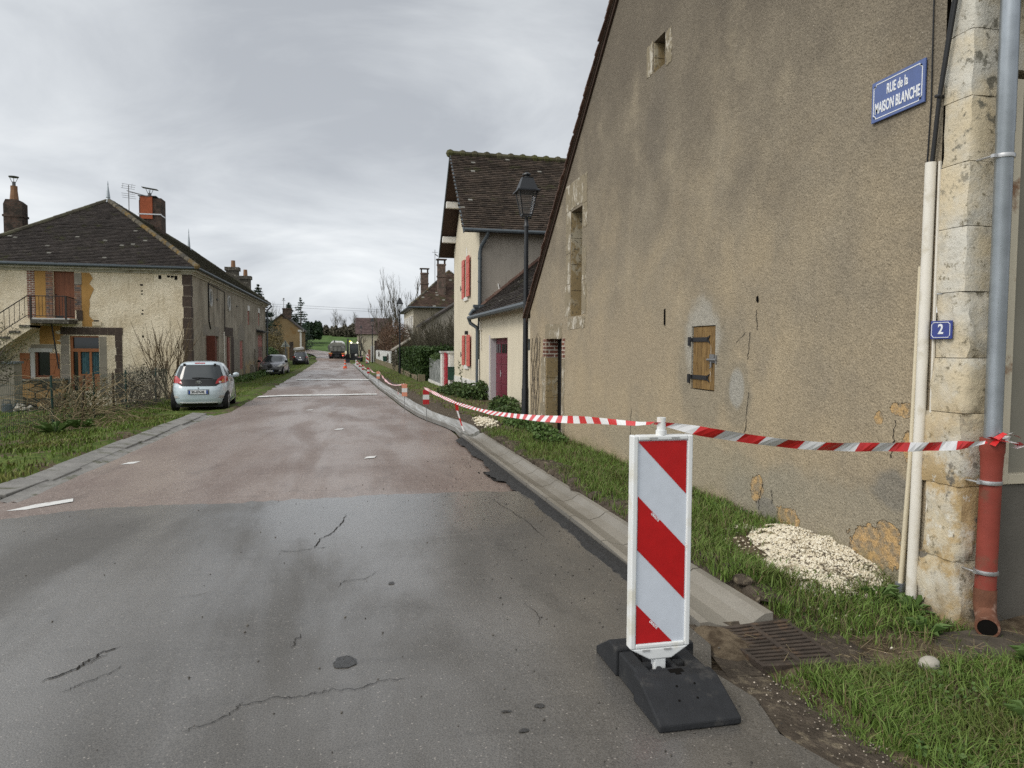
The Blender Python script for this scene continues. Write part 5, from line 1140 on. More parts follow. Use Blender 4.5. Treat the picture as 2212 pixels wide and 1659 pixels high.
for i in range(3):
    ya = GO[0]+.06+i*.85
    for j in range(6): mb.box(AX+.175, AX+.189, ya, ya+.78, -.1+j*.30, -.1+j*.30+.27) if j < 5 else None
build('door_panels', mb, M['burgundy'], gd, bevel=.008)
for i in range(3):
    for k in range(2): mb = MB(); ya = GO[0]+.12+i*.85+k*.38; mb.box(AX+.17, AX+.188, ya, ya+.26, 1.45, 1.72); build('pane', mb, M['darkglass'], gd)
mb = MB(); mb.tube([(AX+.14, 21.4, .72), (AX+.14, 21.4, .92)], .012, 6); mb.box(AX+.14, AX+.18, 21.38, 21.42, .80, .84); build('handle', mb, M['clamp'], gd)
mb = MB(); ea = Vector((3.98, 15.4, 2.70)); eb = Vector((3.98, Y0-.04, 2.70)); vdir = Vector((1, 0, .80)).normalized(); tiles(mb, ea, eb-ea, vdir, lambda s, t: 0 <= s < (eb-ea).length and t < 4.6, (eb-ea).length, 4.6, .165, .12, .034)
base_ = MB(); base_.prism([(3.98, 15.4, 2.68), (3.98+4.6*vdir.x, 15.4, 2.68+4.6*vdir.z), (3.98+4.6*vdir.x, 15.4, 2.58+4.6*vdir.z), (3.98, 15.4, 2.58)], (0, Y0-.04-15.4, 0)); ar = build('roof', base_, M['wood_dark'], gx_); build('roof_tiles', mb, M['tile_dark'], ar)
mb = MB(); ridge(mb, (4.0, Y0-.10, 2.76), (3.98+4.5*vdir.x, Y0-.10, 2.78+4.5*vdir.z), .075, .34); build('flashing_tiles', mb, M['tile_red'], ar)
mb = MB(); mb.tube([(3.93, 15.5, 2.63), (3.93, Y0-.02, 2.63)], .075, 8); mb.tube([(3.93, Y0-.05, 2.60), (3.98, Y0-.05, 2.45), (4.18, Y0-.20, 2.30), (4.20, Y0-.22, 2.15), (4.20, Y0-.22, -.2)], .062, 10); mb.tube([(4.30, Y0-.30, 3.0), (4.05, Y0-.15, 2.88), (3.95, Y0-.1, 2.72)], .07, 8); mb.box(4.05, 4.5, Y0-.34, Y0-.14, 2.98, 3.08); build('eave_gutter', mb, M['pipegrey'], gx_, smooth=40)
mb = MB(); mb.tube([(AX-.03, 23.9, 2.45), (AX-.03, 23.9, 1.5)], .02, 6); mb.box(AX-.08, AX, 23.84, 23.96, 2.2, 2.5); mb.tube([(AX-.05, Y0-.34, 1.2), (AX-.06, Y0-.38, .5), (AX-.05, Y0-.36, -.1)], .016, 6); build('wall_cable', mb, M['pvc'], gx_)
mb = MB(); mb.box(AX-.16, AX-.02, 16.85, 17.0, 1.55, 1.80); mb.box(AX-.20, AX, 16.8, 17.05, 1.80, 1.83); mb.box(AX-.06, AX, 16.6, 16.66, .55, .63); build('wall_lantern', mb, M['pipegrey'], gx_)
# bushes at the foot of the facade
def bush(name, label, parts, size, m, cat='bush', stemm='vine', base=None, n=900, flat=.2, group=None):
    c = parts[0][0]; b = base or (c[0], c[1], gheight(c[0], c[1])); o_ = thing(name, b, label, cat, group); P = np.concatenate([ell(c_, r_, int(n*k_), .3) for c_, r_, k_ in parts]); P = P[P[:, 2] > b[2]-.5]
    leaves('foliage', P, size, M[m], o_, asp=.62, flat=flat); segs = []
    for c_, r_, k_ in parts:
        for _ in range(10): segs.append(((c_[0]+random.gauss(0, .1), c_[1]+random.gauss(0, .1), b[2]-.05), (c_[0]+random.gauss(0, r_[0]*.5), c_[1]+random.gauss(0, r_[1]*.5), c_[2]+r_[2]*random.uniform(-.2, .7)), .012, .005))
    wood('stems', segs, M[stemm], o_); return o_
bush('ivy_bush', 'sprawling green bush spilling from the white plinth of the cream house', [((3.75, 25.6, .02), (.55, 2.0, .34), 1), ((3.95, 23.6, .0), (.45, 1.1, .42), .9), ((3.6, 27.2, -.1), (.5, 1.0, .26), .5), ((4.1, 23.0, .1), (.3, .7, .45), .4)], .11, 'ivy', n=1500)
bush('ivy_bush', 'rounded green bush below the burgundy garage door next to the lamp post', [((3.9, 18.3, .02), (.42, 1.0, .34), 1), ((3.75, 17.2, -.05), (.35, .8, .22), .6)], .09, 'ivy', n=1500)
bush('ivy_bush', 'low nettles growing along the barn wall between lamp and old doorway', [((3.45, 14.6, .02), (.35, 1.1, .14), 1), ((3.5, 13.0, .04), (.22, .9, .16), .8), ((3.35, 11.9, .04), (.3, .5, .12), .5)], .07, 'weed', n=1300, cat='nettles')
tw = thing('tall_weed', (3.75, 24.6, .0), 'single tall thin weed standing in front of the white plinth', 'weed')
segs = [((3.75, 24.6, 0), (3.70, 24.7, .5), .012, .010), ((3.70, 24.7, .5), (3.62, 24.8, 1.05), .010, .006), ((3.62, 24.8, 1.05), (3.6, 24.9, 1.22), .006, .003)]; wood('stem', segs, M['vine'], tw); leaves('leaves', [(3.75-.12*t+random.gauss(0, .05), 24.6+.2*t+random.gauss(0, .05), .15+1.0*t) for t in np.linspace(0, 1, 26)], .11, M['ivy'], tw)
vn = thing('dry_vine', (3.70, 14.55, 0), 'bare dry vine climbing the barn wall just right of the lamp post', 'vine'); segs = []
for k in range(5):
    p = Vector((3.735, 14.75-.12*k, .0))
    for i in range(14): q = p+Vector((0, random.gauss(-.01, .045), .13)); segs.append((tuple(p), tuple(q), .008, .007)); p = q; (segs.append((tuple(p), tuple(p+Vector((-.02, random.gauss(0, .12), .1))), .005, .003)) if random.random() < .4 else None)
wood('vine_stems', segs, M['vine'], vn)
# ------------------------------------------------------------------ garden front beyond the house
gp = thing('gate_pillars', (4.0, 32.6, -.25), 'pair of white gate pillars with narrow red garden gate', 'gate')
for y0, y1, x0 in ((32.25, 32.95, 3.95), (30.95, 31.45, 4.12)):
    mb = MB(); mb.box(x0, x0+.6, y0, y1, -.45, 1.34); pl = build('pillar', mb, M['plinth'], gp); mb = MB(); mb.box(x0-.05, x0+.65, y0-.05, y1+.05, 1.341, 1.43); build('pillar_cap', mb, M['palestone'], pl)
mb = MB(); mb.box(4.04, 4.09, 31.46, 32.24, -.18, 1.32)
for z in (-.05, .25, .55, .85, 1.15): mb.box(4.025, 4.039, 31.50, 32.20, z, z+.22)
build('gate_leaf', mb, M['gatered'], gp)
tag(build('mailbox', (lambda q: (q.box(4.02, 4.30, 30.72, 30.93, .18, .72), q.box(4.0, 4.32, 30.70, 30.945, .721, .76), q.box(4.05, 4.27, 30.705, 30.719, .58, .62), q)[3])(MB()), M['greenbox'], base=(4.16, 30.8, .18), bevel=.01), 'dark green mailbox on the right pillar of the red gate', 'mailbox')
mw = thing('mesh_wall', (3.95, 35, -.3), 'grey ivy-spotted garden panel on low white base left of the red gate', 'garden wall')
mb = MB(); mb.box(3.92, 4.10, 33.0, 38.2, -.5, -.10); build('base', mb, M['plinth'], mw)
mb = MB(); mb.box(3.97, 4.04, 33.0, 38.0, -.099, 1.02); build('panel', mb, flaky('mottled_grey_panel', (.15, .16, .15), (.36, .37, .36), .48, 7.0), mw)
leaves('ivy', np.concatenate([ell((4.05, 35, 1.1), (.25, 2.2, .22), 500, .2), ell((4.0, 36.8, .8), (.15, 1.2, .5), 200, .2)]), .10, M['ivy'], mw)
lw = thing('hedge_wall', (3.55, 46, -.4), 'low pale stone wall running under the thuja hedge', 'garden wall'); mb = MB()
mb.box(3.45, 3.66, 38.4, 60, -.6, -.02); build('wall', mb, M['stonewall'], lw); mb = MB(); mb.box(3.40, 3.75, 38.1, 38.5, -.6, .14); build('end_post', mb, M['concrete_mossy'], lw)
hd = thing('thuja_hedge', (4.2, 47, -.4), 'tall dense dark green clipped thuja hedge behind the low wall', 'hedge')
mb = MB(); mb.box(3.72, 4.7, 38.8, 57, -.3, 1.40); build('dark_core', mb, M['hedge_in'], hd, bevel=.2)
P = []
for _ in range(17000):
    y = random.uniform(38.3, 57.6); f = random.random(); bump_ = .12*math.sin(y*1.1)+.07*math.sin(y*2.7)
    if f < .55: P.append((3.60+bump_*.6+random.gauss(0, .05), y, random.uniform(-.35, 1.5)))
    elif f < .75: P.append((random.uniform(3.6, 4.9), y, 1.50+bump_*.5+random.gauss(0, .05)))
    else: P.append((random.uniform(3.6, 5.2), 38.55+random.gauss(0, .10), random.uniform(-.35, 1.52)))
for _ in range(3500): x = random.uniform(4.6, 7.6); P.append((x, 38.6+random.gauss(0, .15), 1.5+.06*math.sin(x*3)-.1*(x-4.6)/3+random.gauss(-.1, .12)))
leaves('foliage', P, .17, M['hedge'], hd, asp=.5)
for k, (bx, by, sz, lab) in enumerate(((6.2, 44, 1.0, 'largest bare brown shrub over the hedge, beside the red gate'), (5.6, 48.5, .9, 'bare brown shrub over the middle of the hedge in front of the chimney house'), (7.4, 43, .95, 'bare brown shrub close to the wall of the cream house'), (5.3, 53, .75, 'smaller bare shrub at the far end of the hedge'))):
    z = gheight(bx, by); o_ = thing('bare_shrub', (bx, by, z), lab, 'shrub', 'bare shrubs behind the hedge'); segs = []
    for _ in range(30): a = random.uniform(0, 6.28); grow(segs, (bx+random.gauss(0, .35), by+random.gauss(0, .6), z), (math.cos(a)*.55, math.sin(a)*.7, 1.3), 2.0*sz, .030, 3, .45, .30, (3, 4), .70)
    wood('branches', segs, M['winterwood'], o_, n=3)
# white van half hidden in the garden
vv = thing('parked_van', (8.2, 48, -.4), 'white van with pale windows half hidden behind the bare shrubs', 'van'); mb = MB(); mb.prism([(7.3, 47, .2), (7.3, 47, 1.0), (7.5, 47, 1.75), (9.6, 47, 1.75), (9.6, 47, .2)], (0, 1.9, 0)); mb.box(7.4, 9.5, 47.1, 48.8, -.35, .2); build('body', mb, M['truckwhite'], vv, bevel=.12)
mb = MB(); mb.box(7.65, 8.6, 46.975, 46.995, 1.0, 1.58); mb.box(8.7, 9.5, 46.975, 46.995, 1.0, 1.58); build('window', mb, M['carglass'], vv)
# chimney house
h3 = thing('chimney_house', (8, 78, -.45), 'pale house with hipped brown roof and two tall brick chimneys', 'house')
C1 = 6.05; ya, yb = 73.4, 87.5; ze = 5.75; mb = MB(); WW = [(y, y+.95, 2.6, 4.9) for y in (74.6, 77.3, 80.0, 82.7, 85.2)]+[(y, y+.95, .2, 1.9) for y in (77.3, 82.7)]
mb.holed([(C1, ya, -.6), (C1, yb, -.6), (C1, yb, ze), (C1, ya, ze)], [rect(*q, C1) for q in WW], (.25, 0, 0)); build('front_wall', mb, M['cream'], h3)
mb = MB(); mb.box(C1, 14.4, ya-.02, ya+.2, -.6, ze); build('end_wall', mb, mat('dull_cream_end', (.33, .29, .22), .9, .1, .1, .8, .4, 20, .01, streak=.12), h3)
for (a, b, c, d) in WW:
    mb = MB(); mb.box(C1+.2, C1+.24, a, b, c, d); wd = build('window', mb, M['darkglass'], h3)
    for y0, y1 in ((a-.62, a-.03), (b+.03, b+.62)): mb = MB(); mb.box(C1-.06, C1-.004, y0, y1, c, d); build('shutter', mb, M['sill'], h3)
E0 = [Vector((5.55, ya-.5, ze-.05)), Vector((14.85, ya-.5, ze-.05)), Vector((14.85, yb+.5, ze-.05)), Vector((5.55, yb+.5, ze-.05))]; ap0, ap1 = Vector((10.2, ya+4.0, 9.85)), Vector((10.2, yb-4.0, 9.85))
mb = MB(); mb.add(E0+[ap0, ap1], [(0, 1, 4), (1, 2, 5, 4), (2, 3, 5), (3, 0, 4, 5), (3, 2, 1, 0)]); r3 = build('roof', mb, M['tile_dark'], h3)
mb = MB(); vd = (ap0-Vector((10.2, E0[0].y, E0[0].z))); tl = vd.length; tiles(mb, E0[0]+Vector((0, -.02, .02)), (1, 0, 0), vd, lambda s, t: s > t/tl*4.65 and s < 9.3-t/tl*4.65, 9.4, tl, .30, .20, .035, 0, .014); build('roof_tiles', mb, tilem('chimney_house_tiles', (.040, .024, .018), (.085, .055, .040), (.055, .050, .024), .52, .05), r3)
mb = MB(); ridge(mb, E0[0]+Vector((0, 0, .03)), ap0, .14, .4); build('hip_tiles', mb, M['hip'], r3)
mb = MB(); mb.tube([E0[0]+Vector((0, -.06, -.06)), E0[1]+Vector((0, -.06, -.06))], .09, 6); mb.tube([E0[0]+Vector((-.06, 0, -.06)), E0[3]+Vector((-.06, 0, -.06))], .09, 6); mb.box(5.6, 6.05, ya-.4, yb, ze-.2, ze-.06); build('eave_gutter', mb, M['pipegrey'], h3)
def chim(x, y, w, d, z0, z1, par, cap=True):
    mb = MB(); mb.box(x, x+w, y, y+d, z0, z1); mb.box(x-.06, x+w+.06, y-.06, y+d+.06, z1-1.35, z1-1.2); mb.box(x-.05, x+w+.05, y-.05, y+d+.05, z1-.16, z1); c = build('chimney', mb, M['brick_chim'], par)
    mb = MB()
    for xx in (x, x+w-.12):
        for yy in (y, y+d-.12): mb.box(xx, xx+.12, yy, yy+.12, z1, z1+.42)
    mb.box(x-.12, x+w+.12, y-.12, y+d+.12, z1+.42, z1+.52); build('chimney_cap', mb, M['brick_old'], c)
chim(8.62, 74.3, .82, .6, 6.2, 10.25, r3); chim(7.75, 83.5, .85, .6, 7.2, 10.25, r3)
mb = MB(); mb.tube([(8.5, 75.8, 7.5), (8.5, 75.8, 11.9)], .03, 5); mb.box(8.2, 8.8, 75.78, 75.82, 11.6, 11.64); mb.prism([(8.45, 75.8, 11.4), (8.85, 75.8, 11.15), (8.85, 75.8, 11.25), (8.5, 75.8, 11.5)], (0, .04, 0)); tag(build('roof_antenna', mb, M['steel'], base=(8.5, 75.8, 7.5)), 'thin television aerial beside the taller brick chimney on the right', 'antenna')
od = thing('dark_outbuilding', (8, 60, -.4), 'low dark outbuilding with sloping roof behind the bare shrubs', 'outbuilding'); mb = MB(); mb.prism([(6.2, 62, -.5), (6.2, 62, 3.6), (11.5, 62, 7.0), (11.5, 62, -.5)], (0, 6, 0)); build('wall', mb, M['greyrender'], od)
mb = MB(); mb.prism([(5.85, 61.8, 3.42), (11.6, 61.8, 7.1), (11.6, 61.8, 7.3), (5.85, 61.8, 3.62)], (0, 6.4, 0)); build('roof', mb, M['tile_dark'], od)
ls = thing('lean_to_shed', (5, 66, -.4), 'open lean-to shed with sloping ochre board wall beyond the hedge', 'shed'); mb = MB(); mb.prism([(3.75, 66, .95), (3.75, 66, 1.36), (5.4, 66, 2.42), (5.4, 66, .95)], (0, .12, 0)); build('board_wall', mb, M['concrete_mossy'], ls)
mb = MB(); mb.prism([(3.55, 65.7, 1.24), (5.5, 65.7, 2.49), (5.5, 65.7, 2.60), (3.55, 65.7, 1.35)], (0, 4.5, 0)); build('roof', mb, M['greystone'], ls); mb = MB(); mb.box(3.72, 3.86, 65.8, 65.94, -.5, 1.5); build('post', mb, M['sill'], ls)
# white panel fence on a stained wall
def fxw(y): return lerp(y, [58, 92], [3.45, 2.75])
fb_ = thing('panel_fence', (3.2, 75, -.45), 'white concrete panel fence standing on stained garden wall', 'fence')
mb = MB(); mb.prism([(fxw(57), 57, -.6), (fxw(92), 92, -.65), (fxw(92), 92, .05), (fxw(57), 57, .10)], (.25, 0, 0)); build('base_wall', mb, M['concrete_mossy'], fb_)
for i in range(14):
    y0, y1 = 66.2+i*1.85, 66.2+(i+1)*1.85-.12; mb = MB(); mb.prism([(fxw(y0)+.06, y0, .10), (fxw(y1)+.06, y1, .10), (fxw(y1)+.06, y1, 1.10), (fxw(y0)+.06, y0, 1.14)], (.07, 0, 0)); mb.prism([(fxw(y0)+.03, y0-.12, .08), (fxw(y0)+.03, y0+.0, .08), (fxw(y0)+.03, y0, 1.2), (fxw(y0)+.03, y0-.12, 1.2)], (.13, 0, 0)); build('panel', mb, M['whitefence'], fb_)
for cy, cz, r in ((84, .75, .35), (69, .55, .5)): leaves('ivy', ell((fxw(cy)+.0, cy, cz), (.08, r*2.6, r), 160, .1), .13, M['deadtwig'], fb_)
tag(build('waste_bin', (lambda q: (q.lathe([(.19, 0), (.24, .5), (.25, .52)], (fxw(71)-.12, 71, .16), 12), q)[1])(MB()), M['greenbox'], base=(fxw(71)-.12, 71, .16)), 'small dark green bin hanging on the stained wall below the white fence', 'bin')
bush('russet_bush', 'dense russet-leaved shrub mass behind the white panel fence', [((4.6, 84, 2.3), (1.5, 5.5, 2.5), 1), ((5.0, 76, 1.9), (1.6, 3.5, 2.2), .8), ((3.9, 92, 2.0), (1.0, 3, 2.2), .7)], .14, 'russet', n=6500, base=(4.6, 84, -.45), stemm='winterwood')
bush('dry_climber', 'brown dry climber covering the wall end just beyond the hedge', [((3.5, 60.5, .4), (.35, 2.2, .85), 1), ((3.6, 64, .5), (.35, 1.8, .7), .7)], .12, 'winterwood', n=1000, base=(3.5, 61, -.45), stemm='winterwood', cat='climber')
def bare_tree(x, y, h, n, lab, z=None, r=.14, sp=.36, grp='bare trees behind the houses', depth=4, first=.38, m='winterwood'):
    z = gheight(x, y)-.1 if z is None else z; o_ = thing('bare_tree', (x, y, z), lab, 'tree', grp); segs = []; mb = MB()
    mb.tube([(x, y, z), (x+.05, y, z+h*.16), (x, y, z+h*.30)], [r*1.2, r, r*.85], 8); build('trunk', mb, M['bark'], o_)
    for _ in range(n): a = random.uniform(0, 6.28); k = random.uniform(.1, .75); grow(segs, (x, y, z+h*random.uniform(.16, .30)), (math.cos(a)*k, math.sin(a)*k, 1), h*first*random.uniform(.8, 1.1), r*.30, depth, sp, .42, (2, 4), .66)
    wood('branches', segs, M[m], o_, n=3); return o_
bare_tree(7.0, 108, 12.5, 9, 'tall bare tree rising behind the chimney house', r=.24, sp=.30, depth=4); bare_tree(4.4, 100, 8.5, 8, 'spreading bare tree left of the chimney house above the russet shrub', r=.18, sp=.42)
bare_tree(5.6, 66, 4.6, 8, 'bare multi-stemmed tree in front of the windows of the chimney house', r=.10, sp=.45)
# vine covered stone house at the bend
vh = thing('stone_cottage', (3.5, 140, -.4), 'far stone cottage with dull red tile roof and bare vines on its gable', 'cottage'); mb = MB(); q0 = onY(773, 790, 138).x; mb.box(q0, 7.2, 138, 150, -1, 4.0); build('wall', mb, M['farwall'], vh)
mb = MB(); mb.add([(q0-.3, 137.6, 3.9), (7.5, 137.6, 3.9), (7.5, 143, 7.2), (q0-.3, 143, 7.2), (q0-.3, 150.4, 3.9), (7.5, 150.4, 3.9)], [(0, 1, 2, 3), (3, 2, 5, 4), (0, 3, 4), (1, 5, 2)]); rr = build('roof', mb, tilem('far_red_tiles', (.085, .055, .050), (.085, .055, .050), (.065, .048, .040), .5, 0), vh)
mb = MB(); tiles(mb, (q0-.3, 137.58, 3.92), (1, 0, 0), (0, 5.4, 3.3), lambda s, t: 0 <= s < 7.2-q0+.6 and t < 6.3, 12, 6.3, .5, .3, .05, 0, .015); build('roof_tiles', mb, tilem('far_red_tile', (.075, .050, .046), (.12, .082, .075), (.065, .048, .040), .6, .01), rr)
mb = MB(); mb.box(4.2, 4.9, 137.9, 137.99, .4, 1.9); build('window', mb, M['darkglass'], vh)
segs = []
for _ in range(9): grow(segs, (q0+random.uniform(.3, 5), 137.95, -.4), (random.gauss(0, .5), 0, 1), 2.2, .06, 3, .5, .2, (2, 3), .7)
segs = [((a[0], min(a[1], 137.97), a[2]), (b[0], min(b[1], 137.95), min(b[2], 3.8)), r_, s_) for a, b, r_, s_ in segs]; wood('vines', segs, M['vine'], vh, n=3)
tp = thing('timber_fence', (2.6, 100, -.5), 'brown timber fence in front of the far cottage beside the backhoe', 'fence'); mb = MB(); mb.box(2.35, 2.5, 99, 118, -.6, 1.15); build('boards', mb, M['rustwood'], tp); mb = MB(); mb.box(2.25, 2.7, 96, 96.4, -.6, 1.7); build('post', mb, M['palestone'], tp); mb = MB(); mb.box(2.7, 3.1, 94, 94.4, -.6, 2.4); build('tall_post', mb, M['brick_old'], tp)
# ------------------------------------------------------------------ left house
LX, LY = -7.0, 33.9; LW = -18.2; LF = 61.4; ZC = 4.78
lh = thing('corner_house', (-11, 40, -.9), 'long old house with yellow flaking render, hipped tile roof and outside stair', 'house')
mb = MB()
DU = (-12.43, -11.62, 2.72, 4.74); WL = (-11.85, -10.72, -.35, 2.0); WS = (-13.2, -12.63, .22, 1.30)
rY = lambda x0, x1, z0, z1, y=LY: [(x0, y, z0), (x1, y, z0), (x1, y, z1), (x0, y, z1)]
mb.holed([(LW, LY, -1.4), (LX, LY, -1.4), (LX, LY, ZC), (LW, LY, ZC)], [rY(*q) for q in (DU, WL, WS)], (0, .22, 0)); build('end_wall', mb, M['lh_render'], lh)
mb = MB()
SD = [(37.35, 40.5, -.5, 2.10), (42.9, 44.3, -.5, 2.15), (47.6, 49.1, .1, 1.95), (56.45, 59.4, -.5, 2.45), (51.3, 52.2, 3.03, 4.02), (56.8, 57.6, 3.15, 4.12)]
mb.holed([(LX, LY, -1.4), (LX, LF, -1.4), (LX, LF, ZC), (LX, LY, ZC)], [rect(*q, LX) for q in SD], (-.22, 0, 0)); mb.box(LX-6, LX, LF, LF+.02, -1, ZC); build('street_wall', mb, M['lh_side'], lh)
def strip(x0, x1, z0, z1, m, nm, t=.012, irr=0.0, par=None):
    mb = MB()
    if irr:
        n_ = 10; pts_ = [(x0, z0), (x0, z1)]+[(x1+random.uniform(-irr, irr), z1+(z0-z1)*i/n_) for i in range(n_+1)]; mb.prism([(x, LY-t, z) for x, z in pts_], (0, t-.002, 0))
    else: mb.box(x0, x1, LY-t, LY-.002, z0, z1)
    return build(nm, mb, M[m], par or lh)
strip(-13.42, -13.13, 2.74, 4.74, 'brick_red', 'brick_pier'); strip(-13.128, -12.71, 2.55, 4.76, 'orange', 'bare_mortar', .008); strip(-12.71, -12.44, 2.70, 4.72, 'brick_mix', 'brick_pier', .02)
strip(-11.61, -11.36, 3.1, 4.2, 'brick_mix', 'brick_pier', .02); strip(-11.61, -11.33, 4.2, 4.68, 'greystone', 'dressed_stone', .03); strip(-11.56, -11.32, 2.66, 3.09, 'ferr', 'dressed_stone', .03)
strip(-11.35, -10.95, 2.40, 4.70, 'orange', 'bare_mortar', .010, .13); strip(-13.0, -12.22, 1.64, 2.42, 'orange', 'bare_mortar', .007, .2)
for i in range(8): strip(-12.2+i*.305, -12.2+(i+1)*.305-.012, 2.05, 2.37, 'ferr', 'lintel_stone', .015)
for i, z in enumerate(np.arange(-.9, 2.0, .42)): strip(-12.2, -11.88, z, z+.40, 'greystone', 'dressed_stone', .014)
for i, z in enumerate(np.arange(-.9, 2.0, .30)): strip(-10.08+random.uniform(-.03, .05), -9.80, z, z+.29, 'ferr', 'dressed_stone', .012, .0)
strip(-10.70, -10.42, -.6, 1.98, 'bluegrey', 'bare_mortar', .008); strip(-13.35, -12.4, 1.42, 1.62, 'bluegrey', 'bare_mortar', .006)
for i in range(12):                               # dark quoins at the street corner
    z0 = -1.0+i*.48; z1 = min(z0+.465, 4.74); w_ = (.30, .34)[i % 2]; w2 = (.42, .30)[i % 2]; mb = MB(); mb.box(LX-w_, LX+.012, LY-.014, LY+w2, z0, z1)
    if z0 < 4.7: build('quoin', mb, M['ferr'], lh)
mb = MB(); mb.box(LX-.28, LX+.009, LY-.010, LY+.28, -1, 4.74); build('quoin_joints', mb, M['joint'], lh)
for z in (4.2, 3.95, 3.82, 3.1, 2.95, 2.35, 1.95): mb = MB(); mb.box(-9.0+random.gauss(0, .02), -8.93, LY-.004, LY-.002, z, z+random.uniform(.03, .10)); build('wall_hole', mb, M['void'], lh)
for x in (-8.3, -7.95, -7.8, -7.65): mb = MB(); mb.box(x, x+.12, LY-.004, LY-.002, 4.58+random.uniform(-.1, .05), 4.68); build('wall_hole', mb, M['void'], lh)
mb = MB(); mb.box(-10.9, -10.7, LY-.02, LY-.002, 2.62, 2.68); build('wall_hole', mb, M['void'], lh)
strip(-10.95, -10.6, 2.44, 2.62, 'lh_render', 'mortar_ledge', .05)
mb = MB()
for z0, z1, o in ((4.74, 4.80, .06), (4.80, 4.86, .12), (4.86, 5.0, .26)):
    mb.box(LW, LX+o, LY-o, LY-.001, z0, z1+.0); mb.box(LX+.001, LX+o, LY, LF, z0, z1)
build('cornice', mb, M['cornice'], lh)
# upper door, windows
mb = MB(); [mb.box(DU[0]+i*.203+.002, DU[0]+i*.203+.200, LY+.10, LY+.14, DU[2], DU[3]) for i in range(4)]; ud = build('upper_door', mb, M['rustwood'], lh)
mb = MB(); mb.ball((-12.36, LY+.09, 3.75), .03, 8, 6); mb.box(-12.38, -12.12, LY+.085, LY+.099, 2.75, 2.84); build('handle', mb, M['blackiron'], ud)
mb = MB(); mb.box(WL[0], WL[1], LY+.16, LY+.2, WL[2], WL[3]); lw_ = build('french_window', mb, M['darkglass'], lh)
mb = MB(); a, b, c, d = WL
for x in (a, b-.02): mb.box(x, x+.09 if x == a else x+.02, LY+.06, LY+.159, c, d)
mb.box(a+.09, b-.02, LY+.06, LY+.159, 1.32, 1.46); mb.box(a+.09, b-.02, LY+.06, LY+.159, d-.06, d)
for x in (a+.28, a+.72): mb.box(x, x+.09, LY+.08, LY+.159, c, 1.32)
mb.box(a+.37, a+.72, LY+.08, LY+.159, c, .35); mb.box(a+.81, b-.02, LY+.08, LY+.159, c, .35); build('window_frame', mb, M['orangewood'], lw_)
mb = MB(); vs = []
for i in range(40): x = a+.40+(b-a-.42)*i/39; vs += [(x, LY+.15+.012*math.sin(i*1.3), .36), (x, LY+.15+.012*math.sin(i*1.3), 1.31)]
mb.add(vs, [(2*i, 2*i+2, 2*i+3, 2*i+1) for i in range(39)]); build('curtain', mb, M['curtain'], lw_)
mb = MB(); mb.box(WS[0], WS[1], LY+.16, LY+.2, WS[2], WS[3]); sw_ = build('small_window', mb, M['darkglass'], lh); mb = MB(); mb.box(WS[0], WS[0]+.08, LY+.05, LY+.159, WS[2], WS[3]); mb.box(WS[0]+.08, WS[1], LY+.05, LY+.159, WS[2], WS[2]+.08); build('window_frame', mb, M['rustwood'], sw_)
mb = MB(); mb.box(-13.42, -12.52, LY-.03, LY-.002, 1.30, 1.46); mb.box(-13.36, -13.2, LY-.03, LY-.002, .18, 1.30); build('stone_frame', mb, M['palestone'], sw_)
for x0, x1 in ((-12.61, -12.25), (-13.75, -13.38)):
    mb = MB(); mb.box(x0, x1, LY-.06, LY-.035, .12, 1.25); shs = build('shutter', mb, M['orangewood'], lh); mb = MB(); mb.box(x0+.02, x1-.02, LY-.08, LY-.061, 1.0, 1.08); mb.box(x0+.02, x1-.02, LY-.08, LY-.061, .28, .36); mb.prism([(x0+.06, LY-.08, .37), (x0+.13, LY-.08, .37), (x1-.06, LY-.08, .99), (x1-.13, LY-.08, .99)], (0, .018, 0)); build('battens', mb, M['orangewood'], shs)
# outside stair
stc = build('landing', (lambda q: (q.box(-12.95, -11.52, LY-1.0, LY-.03, 2.50, 2.66), q)[1])(MB()), M['sootstone'], lh)
mb = MB(); mb.box(-12.93, -11.5, LY-.98, LY-.03, 2.661, 2.72); build('landing_slab', mb, M['palestone'], stc)
mb = MB(); mb.prism([(-12.95, LY-1, 2.60), (-12.95, LY-1, 2.25), (-14.9, LY-1, .85), (-17.2, LY-1, -.9), (-17.6, LY-1, -.9), (-17.6, LY-1, -.7)], (0, .97, 0)); build('stair_flight', mb, M['lh_render'], lh)
mb = MB()
for i in range(12): x = -12.95-i*.37; z = 2.42-i*.24; mb.box(x-.40, x, LY-1.05, LY-.02, z-.10, z)
build('steps', mb, M['sootstone'], lh)
mb = MB(); yb_ = LY-.96
mb.tube([(-17.3, yb_, .55), (-13.05, yb_, 3.62), (-11.62, yb_, 3.62), (-11.62, LY-.05, 3.58)], .022, 6); mb.tube([(-17.3, yb_, -.25), (-13.1, yb_, 2.80), (-11.62, yb_, 2.80), (-11.62, LY-.05, 2.80)], .018, 6)
for x in (-12.93, -11.63): mb.box(x-.035, x+.035, yb_-.03, yb_+.03, 2.6, 3.62)
mb.box(-14.55, -14.48, yb_-.03, yb_+.03, 1.5, 2.6)
for i in range(9): x = -12.75+i*.125; mb.tube([(x, yb_, 2.8), (x, yb_, 3.62)], .010, 5) if i % 1 == 0 and abs(x+11.63) > .08 else None
for i in range(8): y = yb_+.1+i*.11; mb.tube([(-11.62, y, 2.8), (-11.62, y, 3.6)], .010, 5)
for i in range(22): x = -13.15-i*.19; z = 3.62-(-13.05-x)*.722; mb.tube([(x, yb_, z-.80), (x, yb_, z)], .011, 5)
build('railing', mb, M['rail'], lh)
mb = MB(); mb.tube([(-12.35, LY-.5, 2.5), (-12.15, LY-.4, .6)], .03, 6); build('stay_rod', mb, M['blackiron'], lh)
